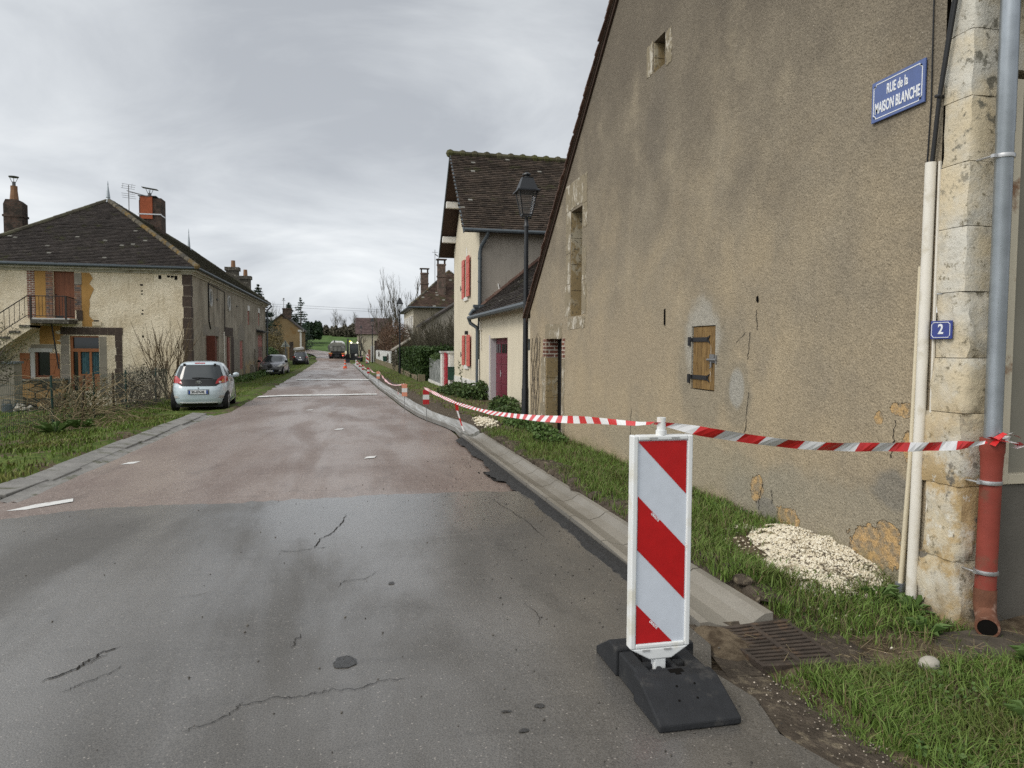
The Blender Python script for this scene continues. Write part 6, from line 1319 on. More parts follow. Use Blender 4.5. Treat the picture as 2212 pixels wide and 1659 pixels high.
# street side details
def leaf(y0, y1, z0, z1, m, nm, x=LX-.10, par=None, z_br=True):
    mb = MB(); mb.box(x-.04, x, y0, y1, z0, z1); o_ = build(nm, mb, M[m], par or lh)
    if z_br: mb = MB(); mb.box(x+.001, x+.03, y0+.05, y1-.05, z1-.34, z1-.22); mb.box(x+.001, x+.03, y0+.05, y1-.05, z0+.3, z0+.42); mb.prism([(x+.001, y0+.12, z0+.43), (x+.001, y0+.42, z0+.43), (x+.001, y1-.12, z1-.35), (x+.001, y1-.42, z1-.35)], (.028, 0, 0)); build('brace', mb, M[m], o_)
    return o_
leaf(38.6, 40.45, -.5, 2.08, 'doorred', 'barn_door'); leaf(37.4, 38.55, -.5, 2.08, 'void', 'dark_gap', LX-.15, None, False)
mb = MB(); mb.box(LX-.02, LX+.40, 37.2, 37.27, -.5, 2.10); build('open_shutter', mb, M['doorred'], lh); mb = MB(); mb.box(LX+.001, LX+.06, 37.7, 38.2, -.5, 2.08); build('door_post', mb, M['greystone'], lh)
for q in ((42.95, 43.6), (43.62, 44.25)): leaf(q[0], q[1], -.5, 2.1, 'pinkwood', 'door_leaf', LX-.06, None, False)
mb = MB(); mb.box(LX-.03, LX+.02, 43.3, 43.4, -.5, 2.1); build('centre_post', mb, M['doorred'], lh)
for q in ((47.65, 48.3), (48.4, 49.05)): leaf(q[0], q[1], .12, 1.93, 'pinkwood', 'shutter', LX-.05, None, False)
for q in ((56.5, 57.9), (57.95, 59.35)):
    o_ = leaf(q[0], q[1], -.5, 2.42, 'pinkwood', 'garage_door', LX-.05, None, False); mb = MB(); mb.box(LX-.049, LX-.035, q[0]+.12, q[1]-.12, .75, 1.55); build('window_panel', mb, M['pinkdark'], o_)
for q in ((51.35, 52.15, 3.05, 4.0), (56.85, 57.55, 3.17, 4.1)): leaf(*q, 'pinkwood', 'shutter', LX-.05, None, False); mb = MB(); mb.box(LX+.001, LX+.02, q[0]-.1, q[1]+.1, q[3]+.02, q[3]+.36); build('lintel_stone', mb, M['sill'], lh)
mb = MB(); mb.box(LX+.002, LX+.45, 55.9, 59.9, 2.62, 2.70); mb.prism([(LX+.001, 55.6, 2.71), (LX+.6, 55.6, 2.71), (LX+.001, 55.6, 2.85)], (0, 4.4, 0)); build('door_canopy', mb, M['tin'], lh)
for q, m_ in (((36.4, 37.34, 2.12, 2.62), 'greystone'), ((37.36, 39.2, 2.12, 2.66), 'bluegrey'), ((39.22, 40.6, 2.12, 2.60), 'greystone'), ((42.4, 43.5, 2.17, 2.66), 'ferr'), ((43.55, 45.1, 2.17, 2.66), 'ferr'), ((44.35, 45.3, -.5, 2.15), 'ferr'), ((45.35, 46.9, .2, 1.0), 'greystone'), ((45.35, 46.9, 1.05, 2.0), 'greystone')):
    mb = MB(); mb.box(LX+.001, LX+.014, q[0], q[1], q[2], q[3]); build('dressed_stone', mb, M[m_], lh)
mb = MB(); pts_ = [(46.85, -.4), (46.85, 2.0)]+[(48.35-1.5*math.cos(t), 2.0+1.0*math.sin(t)) for t in np.linspace(.15, math.pi-.15, 9)]+[(49.85, 2.0), (49.85, -.4)]
for s in (0, 1):
    y0, y1 = ((46.85, 47.58), (49.12, 49.85))[s]; mb.box(LX+.001, LX+.015, y0, y1, -.4, 2.0)
mb.prism([(LX+.001, y, z) for y, z in pts_[1:-1]], (.014, 0, 0)); build('arch_surround', mb, M['greystone'], lh)
for yc, zc in ((38.25, 4.0), (43.7, 4.05)):
    mb = MB(); t_ = np.linspace(0, 2*math.pi, 25); mb.tube([(LX+.01, yc+.40*math.cos(t), zc+.40*math.sin(t)) for t in t_], .07, 6); oc = build('round_window', mb, M['palestone'], lh); mb = MB(); mb.prism([(LX+.002, yc+.36*math.cos(t), zc+.36*math.sin(t)) for t in t_[:-1]], (.006, 0, 0)); build('pane', mb, M['greybox'], oc)
mb = MB(); mb.tube([(LX+.03, 37.75, 4.7), (LX+.03, 37.8, 2.8), (LX+.04, 38.1, 2.45)], .035, 5); mb.tube([(LX+.03, 37.75, 4.68), (LX+.03, 42.3, 4.60), (LX+.03, 42.2, 2.4)], .022, 5)
for y in (40, 46.5): mb.box(LX, LX+.05, y, y+.3, 4.0, 4.08)
build('wall_cables', mb, M['cable'], lh); mb = MB(); mb.tube([(LX+.04, 41.8, 2.38), (LX+.04, 41.9, -.4)], .05, 6); build('cable_cover', mb, M['pvc'], lh)
mb = MB(); mb.tube([(LX+.5, LF+.1, 4.9), (LX+.15, LF-.1, 4.5), (LX+.10, LF-.1, -.4)], .075, 8); build('downpipe', mb, M['pipegrey'], lh)
mb = MB(); mb.box(LX+.002, LX+.10, 54.3, 54.55, -.5, 1.4); build('wall_post', mb, M['greystone'], lh)
mb = MB(); mb.tube([(LW, LY-.36, 5.0), (LX+.36, LY-.36, 5.0), (LX+.36, LF+.3, 5.0)], .075, 8); build('eave_gutter', mb, M['pipegrey'], lh, smooth=60)
# hipped roof with courses of tiles
EO = .34; ze = 5.02; W2 = (LX-LW)/2; AP0 = Vector((-11.66, LY+4.75, 8.62)); AP1 = Vector((-11.66, LF-5.2, 8.62)); LWx = 2*AP0.x-LX
c00, c10, c11, c01 = Vector((LWx-EO, LY-EO, ze)), Vector((LX+EO, LY-EO, ze)), Vector((LX+EO, LF+.3, ze)), Vector((LWx-EO, LF+.3, ze))
mb = MB(); mb.add([c00, c10, c11, c01, AP0, AP1], [(0, 1, 4), (1, 2, 5, 4), (2, 3, 5), (3, 0, 4, 5), (3, 2, 1, 0)]); lr = build('roof', mb, M['tile_dark'], lh)
mb = MB(); vd = AP0-Vector((AP0.x, c00.y, ze)); tl = vd.length; wd_ = c10.x-c00.x; tiles(mb, c00+Vector((0, -.02, .012)), (1, 0, 0), vd, lambda s, t: t/tl*wd_/2 < s < wd_-t/tl*wd_/2, wd_, tl, .17, .13, .048, 0, .005); build('end_slope_tiles', mb, M['tile_dark'], lr)
mb = MB(); vd2 = Vector((AP0.x-c10.x, 0, AP0.z-ze)); tl2 = vd2.length; ln_ = c11.y-c10.y; i0, i1 = AP0.y-c10.y, c11.y-AP1.y
tiles(mb, c10+Vector((.015, 0, .012)), (0, 1, 0), vd2, lambda s, t: t/tl2*i0 < s < ln_-t/tl2*i1, ln_, tl2, .21, .125, .034, 0, .008); build('street_slope_tiles', mb, M['tile_slope'], lr)
mb = MB(); up_ = Vector((0, 0, .05)); ridge(mb, c10+up_, AP0+up_, .12, .30, 0, .14); build('hip_tiles', mb, M['hip'], lr)
for q_, a_ in ((c00, AP0), (c11, AP1)): mb = MB(); ridge(mb, q_+up_, a_+up_, .11, .30); build('hip_tiles', mb, M['tile_slope'], lr)
mb = MB(); ridge(mb, AP0+up_, AP1+up_, .12, .36); build('ridge_tiles', mb, M['tile_slope'], lr)
for ap, hh in ((AP0, 1.0), (AP1, 1.5)): mb = MB(); mb.lathe([(.22, -.05), (.12, .10), (.09, .15), (.10, .2), (.02, hh*.8), (.03, hh*.82), (.008, hh)], ap, 8); build('finial', mb, M['finial'], lr)
mb = MB(); x, y = -16.2, 38.6; mb.box(x, x+.80, y, y+.62, 5.6, 8.30); mb.box(x-.04, x+.84, y-.04, y+.66, 7.7, 7.8); mb.prism([(x, y, 8.30), (x+.80, y, 8.30), (x+.80, y, 8.36), (x+.60, y, 8.52), (x+.10, y, 8.52)], (0, .62, 0)); ch = build('chimney', mb, M['brick_old'], lr)
mb = MB(); mb.lathe([(.20, 0), (.19, .1), (.15, .5), (.15, .72)], (x+.36, y+.31, 8.48), 10); build('chimney_pot', mb, M['potclay'], ch); mb = MB(); mb.lathe([(.08, 0), (.08, .2)], (x+.36, y+.31, 9.2), 8)
for k in range(4): a_ = k*1.57+.4; mb.tube([(x+.36+.07*math.cos(a_), y+.31+.07*math.sin(a_), 9.38), (x+.36+.17*math.cos(a_), y+.31+.17*math.sin(a_), 9.61)], .012, 4)
mb.lathe([(.21, 0), (.22, .04), (.05, .05)], (x+.36, y+.31, 9.61), 12); build('cowl', mb, M['tin'], ch)
mb = MB(); x, y = -12.3, 46.3; mb.box(x, x+1.2, y, y+1.0, 7.2, 10.35); ch2 = build('chimney', mb, M['brick_old'], lr); mb = MB(); mb.box(x+.06, x+.72, y-.06, y-.002, 9.1, 10.42); mb.box(x-.05, x-.002, y+.1, y+.8, 9.0, 10.2); build('terracotta_facing', mb, M['terracotta'], ch2); mb = MB(); mb.box(x-.06, x+1.22, y-.075, y-.061, 9.34, 9.41); mb.box(x+1.202, x+1.215, y-.06, y+1, 9.3, 9.37); build('strap', mb, M['clamp'], ch2)
mb = MB(); mb.lathe([(.10, 0), (.10, .25)], (x+.5, y+.3, 10.42), 8); mb.box(x-.06, x+.95, y-.1, y+.9, 10.43, 10.46)
for k in range(4): a_ = k*1.57+.4; mb.tube([(x+.5+.08*math.cos(a_), y+.3+.08*math.sin(a_), 10.62), (x+.5+.2*math.cos(a_), y+.3+.2*math.sin(a_), 10.9)], .014, 4)
mb.prism([(x+.1, y+.1, 10.98), (x+.95, y+.1, 10.86), (x+.95, y+.1, 10.89), (x+.1, y+.1, 11.01)], (0, .4, 0)); build('cowl', mb, M['tin'], ch2)
for k, (yy, zz, xx) in enumerate(((60.5, 7.6, -9.4), (63.5, 7.2, -8.9))): mb = MB(); mb.box(xx-.45, xx+.45, yy, yy+.7, 5.2, zz); mb.box(xx-.55, xx+.55, yy-.08, yy+.78, zz, zz+.28); c_ = build('chimney', mb, M['sootstone'], lr); mb = MB(); mb.lathe([(.18, 0), (.15, .55)], (xx+.05, yy+.35, zz+.28), 8); build('chimney_pot', mb, M['potclay'], c_)
an = thing('tv_antenna', (-12.75, 45.9, 7.5), 'television aerial on a mast beside the red faced chimney', 'antenna'); mb = MB(); mb.tube([(-12.75, 45.9, 8.0), (-12.75, 45.9, 10.95)], .025, 6); build('mast', mb, M['steel'], an)
mb = MB(); zt = 10.62; mb.tube([(-12.85, 45.9, zt), (-11.75, 45.75, zt-.28)], .022, 5)
for z_ in (zt+.12, zt+.24, zt+.36, zt-.18, zt-.30, zt-.42): s_ = .2*(z_-zt); mb.tube([(-13.12+abs(s_), 45.7, z_), (-12.5+abs(s_), 46.1, z_)], .010, 4)
for k in range(2): mb.tube([(-13.05+.48*k, 45.75, zt+.10), (-13.0+.48*k, 45.75, zt+.38)], .008, 4)
for k in range(7): p = Vector((-12.6+.15*k, 45.85-.015*k, zt-.10-.035*k)); mb.tube([p-Vector((.05, .16, .03)), p+Vector((.05, .16, .03))], .012, 4)
build('elements', mb, M['steel'], an)
# ------------------------------------------------------------------ yard: wall base, fence, plants
gw = thing('garden_pillar', (-11.9, 27.6, -.6), 'grey concrete gate pillar at the left edge of the yard', 'pillar'); mb = MB(); q = onY(31, 830, 27.6).x; mb.box(q-.9, q, 27.6, 28.2, -.8, .95); build('shaft', mb, M['bluegrey'], gw); mb = MB(); mb.box(q-.95, q+.05, 27.55, 28.25, .951, 1.03); build('cap', mb, M['greybox'], gw)
wcx = onY(15, 865, 24.6); wc = thing('watering_can', (wcx.x, 24.6, gheight(wcx.x, 24.6)), 'grey plastic watering can standing in the yard beside the pillar', 'watering can'); z = gheight(wcx.x, 24.6); mb = MB(); mb.lathe([(.14, 0), (.15, .02), (.13, .28), (.09, .31)], (wcx.x, 24.6, z), 14); build('body', mb, M['greybox'], wc); mb = MB(); mb.tube([(wcx.x+.12, 24.6, z+.1), (wcx.x+.24, 24.6, z+.3), (wcx.x+.3, 24.6, z+.4)], [.025, .02, .018], 7); build('spout', mb, M['greybox'], wc); mb = MB(); mb.tube([(wcx.x-.12, 24.6, z+.25), (wcx.x-.1, 24.6, z+.42), (wcx.x+.08, 24.6, z+.40), (wcx.x+.1, 24.6, z+.28)], .014, 6); build('handle', mb, M['greybox'], wc)
def junk(u, v, y, n, m, lab, nm, cat, s=.12):
    p = onY(u, v, y); z = gheight(p.x, y); V, F = stones([(p.x+random.uniform(-.38, .38), y+random.uniform(-.22, .22), z+abs(random.gauss(.08, .08))) for _ in range(n)], s*.5, s); tag(link(nm, mesh_np(nm, V-np.array((p.x, y, z)), F), M[m], loc=(p.x, y, z)), lab, cat)
junk(38, 865, 27, 70, 'boulder', 'pile of pale grey stones against the foot of the house wall near the watering can', 'stone_pile', 'stone pile'); junk(80, 868, 28.5, 30, 'ferr', 'dark heap of garden waste below the small shuttered window', 'debris_pile', 'debris')
gwl = thing('terrace_wall', (-12.5, 33, -.9), 'low rough stone terrace wall below the small shuttered window', 'wall'); mb = MB(); mb.box(-17, -11.9, 33.3, 33.75, -1.2, .10); build('stone_courses', mb, rubble('dark_rubble', (.05, .042, .032), (.30, .18, .075), (.03, .026, .02), 2.2), gwl); mb = MB(); mb.box(-17, -11.9, 33.25, 33.8, .101, .17); build('coping', mb, M['sootstone'], gwl)
FX = -6.43
fn = thing('wire_fence', (FX, 20, -.25), 'dark green wire mesh fence with posts along the yard', 'fence')
mb = MB()
for y in np.arange(10.0, 27.2, .075): mb.tube([(FX, y, zr(y)-.10), (FX, y, zr(y)+1.0)], .0032, 3, False)
for z in (.02, .22, .42, .62, .82, 1.0):
    P_ = [(FX, y, zr(y)-.03+z-.03) for y in np.arange(10, 27.4, 1.2)]; mb.tube(P_, .0036, 3, False)
build('wire_mesh', mb, M['fencegreen'], fn)
for y in (12.2, 14.78, 17.35, 19.9, 22.5, 25.6): mb = MB(); mb.tube([(FX, y, zr(y)-.3), (FX+random.gauss(0, .02), y, zr(y)+1.06)], .026, 8); build('post', mb, M['fencegreen'], fn)
for y, lean in ((18.8, .05), (21.14, -.03)):
    mb = MB(); mb.tube([(FX+.08, y, zr(y)-.2), (FX+.08+lean, y+.05, zr(y)+1.02)], .03, 6); build('wooden_post', mb, M['bark'], fn)
def tangle(name, label, cx, y0, y1, h, n, m, ln=1.1, r=.008, cat='brambles', wid=.45, arch=1.0):
    yc = (y0+y1)/2; o_ = thing(name, (cx, yc, zr(yc)-.1), label, cat); segs = []
    for _ in range(n):
        y = random.uniform(y0, y1); p = Vector((cx+random.gauss(0, wid*.6), y, zr(y)-.1+random.uniform(0, h*.45)*(random.random() < .7))); d = Vector((random.gauss(0, .6), random.gauss(0, .8), random.uniform(.1, 1.6))).normalized()
        for i in range(7):
            d = (d+Vector((random.gauss(0, .28), random.gauss(0, .28), random.gauss(-.14*arch, .22)))).normalized(); q = p+d*ln/7*1.25
            if q.z > zr(y)-.1+h or q.z < zr(y)-.12: d.z *= -.6; q = p+d*ln/7
            segs.append((tuple(p), tuple(q), r*(1-i*.09), r*(.91-i*.09))); p = q
    wood('stems', segs, M[m], o_, n=3); return o_
t1 = tangle('bramble_thicket', 'tangle of dry tan brambles smothering the middle of the wire fence', FX+.05, 16.8, 20.8, 1.18, 125, 'bramble', 1.3, .0095); leaves('dry_leaves', ell((FX, 19.2, .35), (.5, 2.3, .6), 260, .1), .10, M['grass_dry'], t1, asp=.4); leaves('green_leaves', ell((FX+.1, 18.9, .15), (.4, 2.2, .6), 420, .1), .085, M['oliveg'], t1)
tangle('fallen_stems', 'fallen dry stems lying on the verge in front of the brambles', FX+.75, 15.8, 18.2, .22, 45, 'bramble', .9, .008, 'dry stems', .5, 1.3)
t2 = tangle('dead_bush', 'dark dead bush of fine stems on the fence just left of the white car', FX-.1, 22.2, 25.6, 1.3, 210, 'deadtwig', 1.1, .007, 'bush', .5, .3); leaves('dead_leaves', ell((FX, 24, .35), (.5, 1.9, .75), 700, .2), .08, M['winterwood'], t2)
bs = thing('bare_shrub', (-6.7, 28.2, -.3), 'upright bare many-stemmed shrub between the fence and the house corner', 'shrub'); segs = []
for _ in range(24): a = random.uniform(0, 6.28); grow(segs, (-6.75+random.gauss(0, .25), 28+random.gauss(0, .4), -.4), (math.cos(a)*.45, math.sin(a)*.45, 1.25), 1.5, .019, 2, .30, .35, (2, 3), .72)
wood('branches', segs, M['twig'], bs, n=3)
lb = thing('leafing_shrub', (-10.6, 24.5, -.4), 'arching olive-green twiggy shrub reaching in front of the stair', 'shrub'); segs = []
for _ in range(26): a = random.uniform(-.6, 1.2); grow(segs, (-11.6+random.gauss(0, .3), 24.5+random.gauss(0, .4), -.4), (math.cos(a)*.42, math.sin(a)*.4, 1.1), 1.35, .016, 3, .5, .06, (2, 3), .70)
wood('branches', segs, M['deadtwig'], lb, n=3); leaves('foliage', [np.array(s[1])+RNG.normal(0, .04, 3) for s in segs for _ in range(2)], .085, M['oliveg'], lb, asp=.35)
weed(-5.75, 15.6, 20, .42, 'large-leaved mullein-like weed on the verge below the brambles', nm='broad_leaf_weed'); weed(-5.6, 16.5, 16, .36, 'second broad-leaved weed on the verge nearer the brambles', nm='broad_leaf_weed')
gr_ = tag(build('guard_stone', (lambda q: (q.prism([(LX+.35, 49.5, -.6), (LX+.75, 49.5, -.6), (LX+.55, 49.5, .35), (LX+.35, 49.5, .4)], (0, .4, 0)), q)[1])(MB()), M['greystone'], base=(LX+.5, 49.5, -.6)), 'leaning guard stone at the foot of the long house wall', 'guard stone')
bush('verge_weeds', 'green weeds along the foot of the long house wall behind the white car', [((-6.2, 44, -.35), (.6, 4, .3), 1), ((-6.3, 48, -.38), (.55, 3, .3), .6), ((-6.3, 52, -.4), (.55, 4, .35), 1)], .13, 'weed', n=900, cat='weeds')
# ------------------------------------------------------------------ cars: plan outlines stacked at heights, panels laid on the surface
class Body:
    def __init__(s, prof, n=5.0): s.p = np.array(prof, float); s.n = n
    def at(s, z): p = s.p; return [float(np.interp(z, p[:, 0], p[:, i])) for i in (1, 2, 3)]
    def rear(s, x, z): a, b, w = s.at(z); return (a+b)/2-(b-a)/2*max(0, 1-min(1, abs(x)/w)**s.n)**(1/s.n)
    def frnt(s, x, z): a, b, w = s.at(z); return (a+b)/2+(b-a)/2*max(0, 1-min(1, abs(x)/w)**s.n)**(1/s.n)
    def side(s, y, z): a, b, w = s.at(z); return w*max(0, 1-min(1, abs(2*y-a-b)/(b-a))**s.n)**(1/s.n)
    def shell(s, levels=46, m=72):
        zs = np.linspace(s.p[0, 0], s.p[-1, 0], levels); V = []; F = []
        for z in zs:
            a, b, w = s.at(z); yc, h = (a+b)/2, (b-a)/2
            for j in range(m): t = 2*math.pi*j/m; c, q = math.cos(t), math.sin(t); e = 2/s.n; V.append((w*math.copysign(abs(c)**e, c), yc+h*math.copysign(abs(q)**e, q), z))
        for i in range(levels-1):
            for j in range(m): q = (j+1) % m; F.append((i*m+j, i*m+q, (i+1)*m+q, (i+1)*m+j))
        F += [tuple(reversed(range(m))), tuple(range((levels-1)*m, levels*m))]; mb = MB(); mb.add(V, F); return mb
    def patch(s, mb, poly, face, eps=.006, rows=12, cols=12, mi=0):
        """convex outline in (x or y, z) laid on a face: 'rear', 'frnt', 'left', 'right'"""
        z0, z1 = min(p[1] for p in poly), max(p[1] for p in poly); vs = []
        for i in range(rows+1):
            z = z0+(z1-z0)*min(max(i/rows, 1e-4), 1-1e-4); hit = []
            for a, b in zip(poly, poly[1:]+poly[:1]):
                if (a[1]-z)*(b[1]-z) <= 0 and a[1] != b[1]: hit.append(a[0]+(b[0]-a[0])*(z-a[1])/(b[1]-a[1]))
            lo, hi = min(hit), max(hit)
            for j in range(cols+1):
                u = lo+(hi-lo)*j/cols
                vs.append((u, s.rear(u, z)-eps, z+eps*.3) if face == 'rear' else (u, s.frnt(u, z)+eps, z+eps*.3) if face == 'frnt' else ((-1 if face == 'left' else 1)*(s.side(u, z)+eps), u, z))
        k = cols+1; fs = [(i*k+j, i*k+j+1, (i+1)*k+j+1, (i+1)*k+j) for i in range(rows) for j in range(cols)]
        if face in ('frnt', 'left'): fs = [tuple(reversed(f)) for f in fs]
        mb.add(vs, fs, mi)
def ellipse(cx, cz, rx, rz, n=20): return [(cx+rx*math.cos(2*math.pi*i/n), cz+rz*math.sin(2*math.pi*i/n)) for i in range(n)]
def car(name, label, loc, rz, prof, paint, wheels, wr, wx, n=5.0, group='cars parked along the verge'):
    o_ = thing(name, loc, label, 'car', group, rz, True); B = Body(prof, n); bd = build('body', B.shell(), M[paint], o_, smooth=50)
    mb = MB(); L_ = prof[2][2]; mb.box(-wx+.12, wx-.12, .25, L_-.3, .12, .35); build('underbody', mb, M['blackplastic'], o_)
    for yy in wheels:
        for s in (-1, 1):
            mb = MB(); B.patch(mb, ellipse(yy, wr+.01, wr+.025, wr+.025), 'left' if s < 0 else 'right', .004); build('wheel_arch', mb, M['blackplastic'], bd)
            mb = MB(); mb.wheel((s*(wx-.075), yy, wr), wr, .19); w = build('wheel', mb, M['tyre'], o_, smooth=40); mb = MB(); mb.wheel((s*(wx+.016), yy, wr), wr*.66, .02)
            build('rim', mb, M['rim'], w, smooth=40); mb = MB()
            for k in range(5): a = k*1.2566; mb.wheel((s*(wx+.028), yy+.42*wr*math.cos(a), wr+.42*wr*math.sin(a)), wr*.13, .006, 8)
            build('rim_holes', mb, M['blackplastic'], w)
    return o_, B, bd
def part(par, B, nm, poly, face, m, eps=.007, rows=12, cols=12): mb = MB(); B.patch(mb, poly, face, eps, rows, cols); return build(nm, mb, M[m], par, smooth=60)
def plate(par, B, zc, face, txt=None, w=.52, h=.11, blank=False):
    y = (B.rear(0, zc)-.03) if face == 'rear' else (B.frnt(0, zc)+.03); d = -1 if face == 'rear' else 1
    mb = MB(); mb.box(-w/2, w/2, min(y, y-d*.02), max(y, y-d*.02), zc-h/2, zc+h/2); p = build('licence_plate', mb, M['whitepaint'], par)
    for x0, x1 in ((-w/2+.002, -w/2+.045), (w/2-.045, w/2-.002)): mb = MB(); mb.box(x0, x1, min(y+d*.001, y+d*.003), max(y+d*.001, y+d*.003), zc-h/2+.002, zc+h/2-.002); build('blue_band', mb, M['plateblue'], p)
    if txt: text_mesh('plate_number', txt, .105, M['ink'], p, Matrix.Translation((0, y+d*.003, zc)) @ Matrix.Rotation(math.pi/2, 4, 'X'), .72, .0022, .0008)
AY = [(.17, .14, 3.30, .72), (.24, .05, 3.36, .775), (.36, .01, 3.40, .80), (.50, .0, 3.41, .807), (.62, .015, 3.39, .807), (.72, .055, 3.34, .803), (.80, .115, 3.27, .797), (.87, .15, 3.08, .785), (.93, .175, 2.78, .772), (1.0, .21, 2.55, .752), (1.10, .265, 2.36, .715), (1.20, .325, 2.18, .675), (1.30, .385, 1.98, .625), (1.37, .42, 1.82, .58), (1.42, .50, 1.66, .52), (1.45, .68, 1.45, .42), (1.465, .95, 1.15, .22)]
c1, B, bd = car('parked_car', 'pale silver-blue small hatchback seen from behind on the left verge', (-4.42, 22.2, -.315), rad(4.2), AY, 'carwhite', (.52, 2.86), .285, .762, 4.2)
part(bd, B, 'rear_window', [(-.60, .88), (.60, .88), (.66, .98), (.60, 1.16), (.545, 1.33), (.48, 1.36), (-.48, 1.36), (-.545, 1.33), (-.60, 1.16), (-.66, .98)], 'rear', 'carglass', .008, 16, 16)
part(bd, B, 'tailgate_panel', [(-.46, .745), (.46, .745), (.56, .80), (.64, .935), (-.64, .935), (-.56, .80)], 'rear', 'blackplastic', .012, 8, 16)
for s in (-1, 1): part(bd, B, 'tail_light', [(s*.45, .80), (s*.70, .81), (s*.785, .88), (s*.77, .97), (s*.71, 1.03), (s*.62, 1.03), (s*.50, .93)], 'rear', 'taillight', .020, 10, 10)
part(bd, B, 'reversing_lamp', ellipse(.575, .855, .036, .032), 'rear', 'clearlens', .026, 6, 6); part(bd, B, 'indicator', ellipse(.645, .885, .035, .04), 'rear', 'amberlens', .026, 6, 6)
part(bd, B, 'brake_light', [(-.14, 1.395), (.14, 1.395), (.14, 1.42), (-.14, 1.42)], 'rear', 'taillight', .012, 3, 8)
for x in (-.42, .42): mb = MB(); mb.box(x-.03, x+.03, B.rear(x, 1.36)-.05, B.rear(x, 1.36)+.02, 1.335, 1.40); build('glass_hinge', mb, M['blackplastic'], bd)
mb = MB(); mb.tube([(.0, B.rear(0, .97)-.03, .955), (-.18, B.rear(.18, .99)-.03, .985), (-.02, B.rear(0, .98)-.03, .985), (.38, B.rear(.38, .96)-.03, .965)], [.022, .012, .02, .008], 6); build('wiper', mb, M['blackplastic'], bd)
mb = MB(); y = B.rear(0, .845)-.022
for rx, rz_ in ((.072, .05), (.042, .024), (.018, .047)): mb.tube([(rx*math.cos(t), y, .85+(.012 if rx == .042 else 0)+rz_*math.sin(t)) for t in np.linspace(0, 6.2832, 21)], .0075, 5)
build('badge', mb, M['chrome'], bd); part(bd, B, 'tailgate_lock', ellipse(0, .69, .022, .018), 'rear', 'blackplastic', .006, 6, 6)
plate(bd, B, .575, 'rear', 'BN-874-ML'); part(bd, B, 'plate_recess', [(-.29, .50), (.29, .50), (.29, .65), (-.29, .65)], 'rear', 'greybox', .004)
part(bd, B, 'bumper_vent', [(-.60, .165), (.60, .165), (.50, .25), (-.50, .25)], 'rear', 'blackplastic', .008, 4, 12); part(bd, B, 'bumper_lip', [(-.52, .245), (.52, .245), (.50, .285), (-.50, .285)], 'rear', 'whitepaint', .018, 3, 12)
for s in (-1, 1): part(bd, B, 'fog_lamp', [(s*.53, .40), (s*.76, .37), (s*.79, .43), (s*.76, .48), (s*.58, .47)], 'rear', 'palestone', .008, 6, 8); part(bd, B, 'bumper_seam', [(s*.50, .392), (s*.79, .355), (s*.79, .367), (s*.50, .404)], 'rear', 'greybox', .012, 2, 8)
for f in ('left', 'right'):
    part(bd, B, 'side_window', [(.62, .98), (1.28, .97), (1.28, 1.34), (.78, 1.33), (.60, 1.10)], f, 'carglass'); part(bd, B, 'side_window', [(1.36, .97), (2.34, .95), (2.02, 1.23), (1.80, 1.345), (1.36, 1.35)], f, 'carglass')
    part(bd, B, 'door_handle', [(1.42, .83), (1.62, .83), (1.62, .865), (1.42, .865)], f, 'blackplastic', .02, 3, 4); part(bd, B, 'door_seam', [(1.31, .35), (1.322, .35), (1.322, .95), (1.31, .95)], f, 'blackplastic', .004, 8, 2); part(bd, B, 'side_sill', [(.85, .22), (2.5, .22), (2.5, .30), (.85, .30)], f, 'carwhite', .03, 3, 8)
    s = -1 if f == 'left' else 1; mb = MB(); mb.ball((s*.86, 2.25, 1.00), .095, 10, 8, (1.05, .75, .8)); mb.tube([(s*.74, 2.28, .94), (s*.83, 2.27, .96)], .025, 6); build('mirror', mb, M['carwhite'], bd, smooth=60)
part(bd, B, 'windscreen', [(-.62, .97), (.62, .97), (.52, 1.36), (-.52, 1.36)], 'frnt', 'carglass')
CL = [(.15, .10, 3.96, .78), (.30, .03, 4.04, .84), (.45, .0, 4.06, .862), (.60, .0, 4.06, .866), (.72, .03, 4.02, .864), (.80, .07, 3.90, .858), (.88, .10, 3.55, .85), (.95, .13, 3.10, .838), (1.02, .17, 2.88, .80), (1.15, .25, 2.62, .74), (1.28, .34, 2.36, .685), (1.38, .45, 2.10, .62), (1.43, .62, 1.85, .54), (1.455, .95, 1.5, .36)]
c2, B, bd = car('parked_car', 'grey hatchback facing the camera beside the long house wall', (-5.60, 57.2, -.49), math.pi-rad(3), CL, 'cargrey', (.70, 3.28), .31, .84, 4.0)
part(bd, B, 'windscreen', [(-.70, .97), (.70, .97), (.56, 1.40), (-.56, 1.40)], 'frnt', 'carglass', .01); part(bd, B, 'bonnet', [(-.70, .78), (.70, .78), (.70, .93), (-.70, .93)], 'frnt', 'cargrey', .004)
for s in (-1, 1): part(bd, B, 'headlight', [(s*.48, .64), (s*.62, .62), (s*.80, .70), (s*.83, .80), (s*.70, .79)], 'frnt', 'clearlens', .02)
part(bd, B, 'grille', [(-.50, .67), (.50, .67), (.46, .72), (-.46, .72)], 'frnt', 'blackplastic', .012); part(bd, B, 'lower_grille', [(-.52, .24), (.52, .24), (.62, .42), (-.62, .42)], 'frnt', 'blackplastic', .012); part(bd, B, 'badge_plinth', ellipse(0, .67, .19, .15), 'frnt', 'blackplastic', .014)
y = B.frnt(0, .68)+.03; mb = MB(); mb.tube([(0, y, .785), (.062, y, .68), (0, y, .575), (-.062, y, .68), (0, y, .785)], .022, 5); build('badge', mb, M['chrome'], bd)
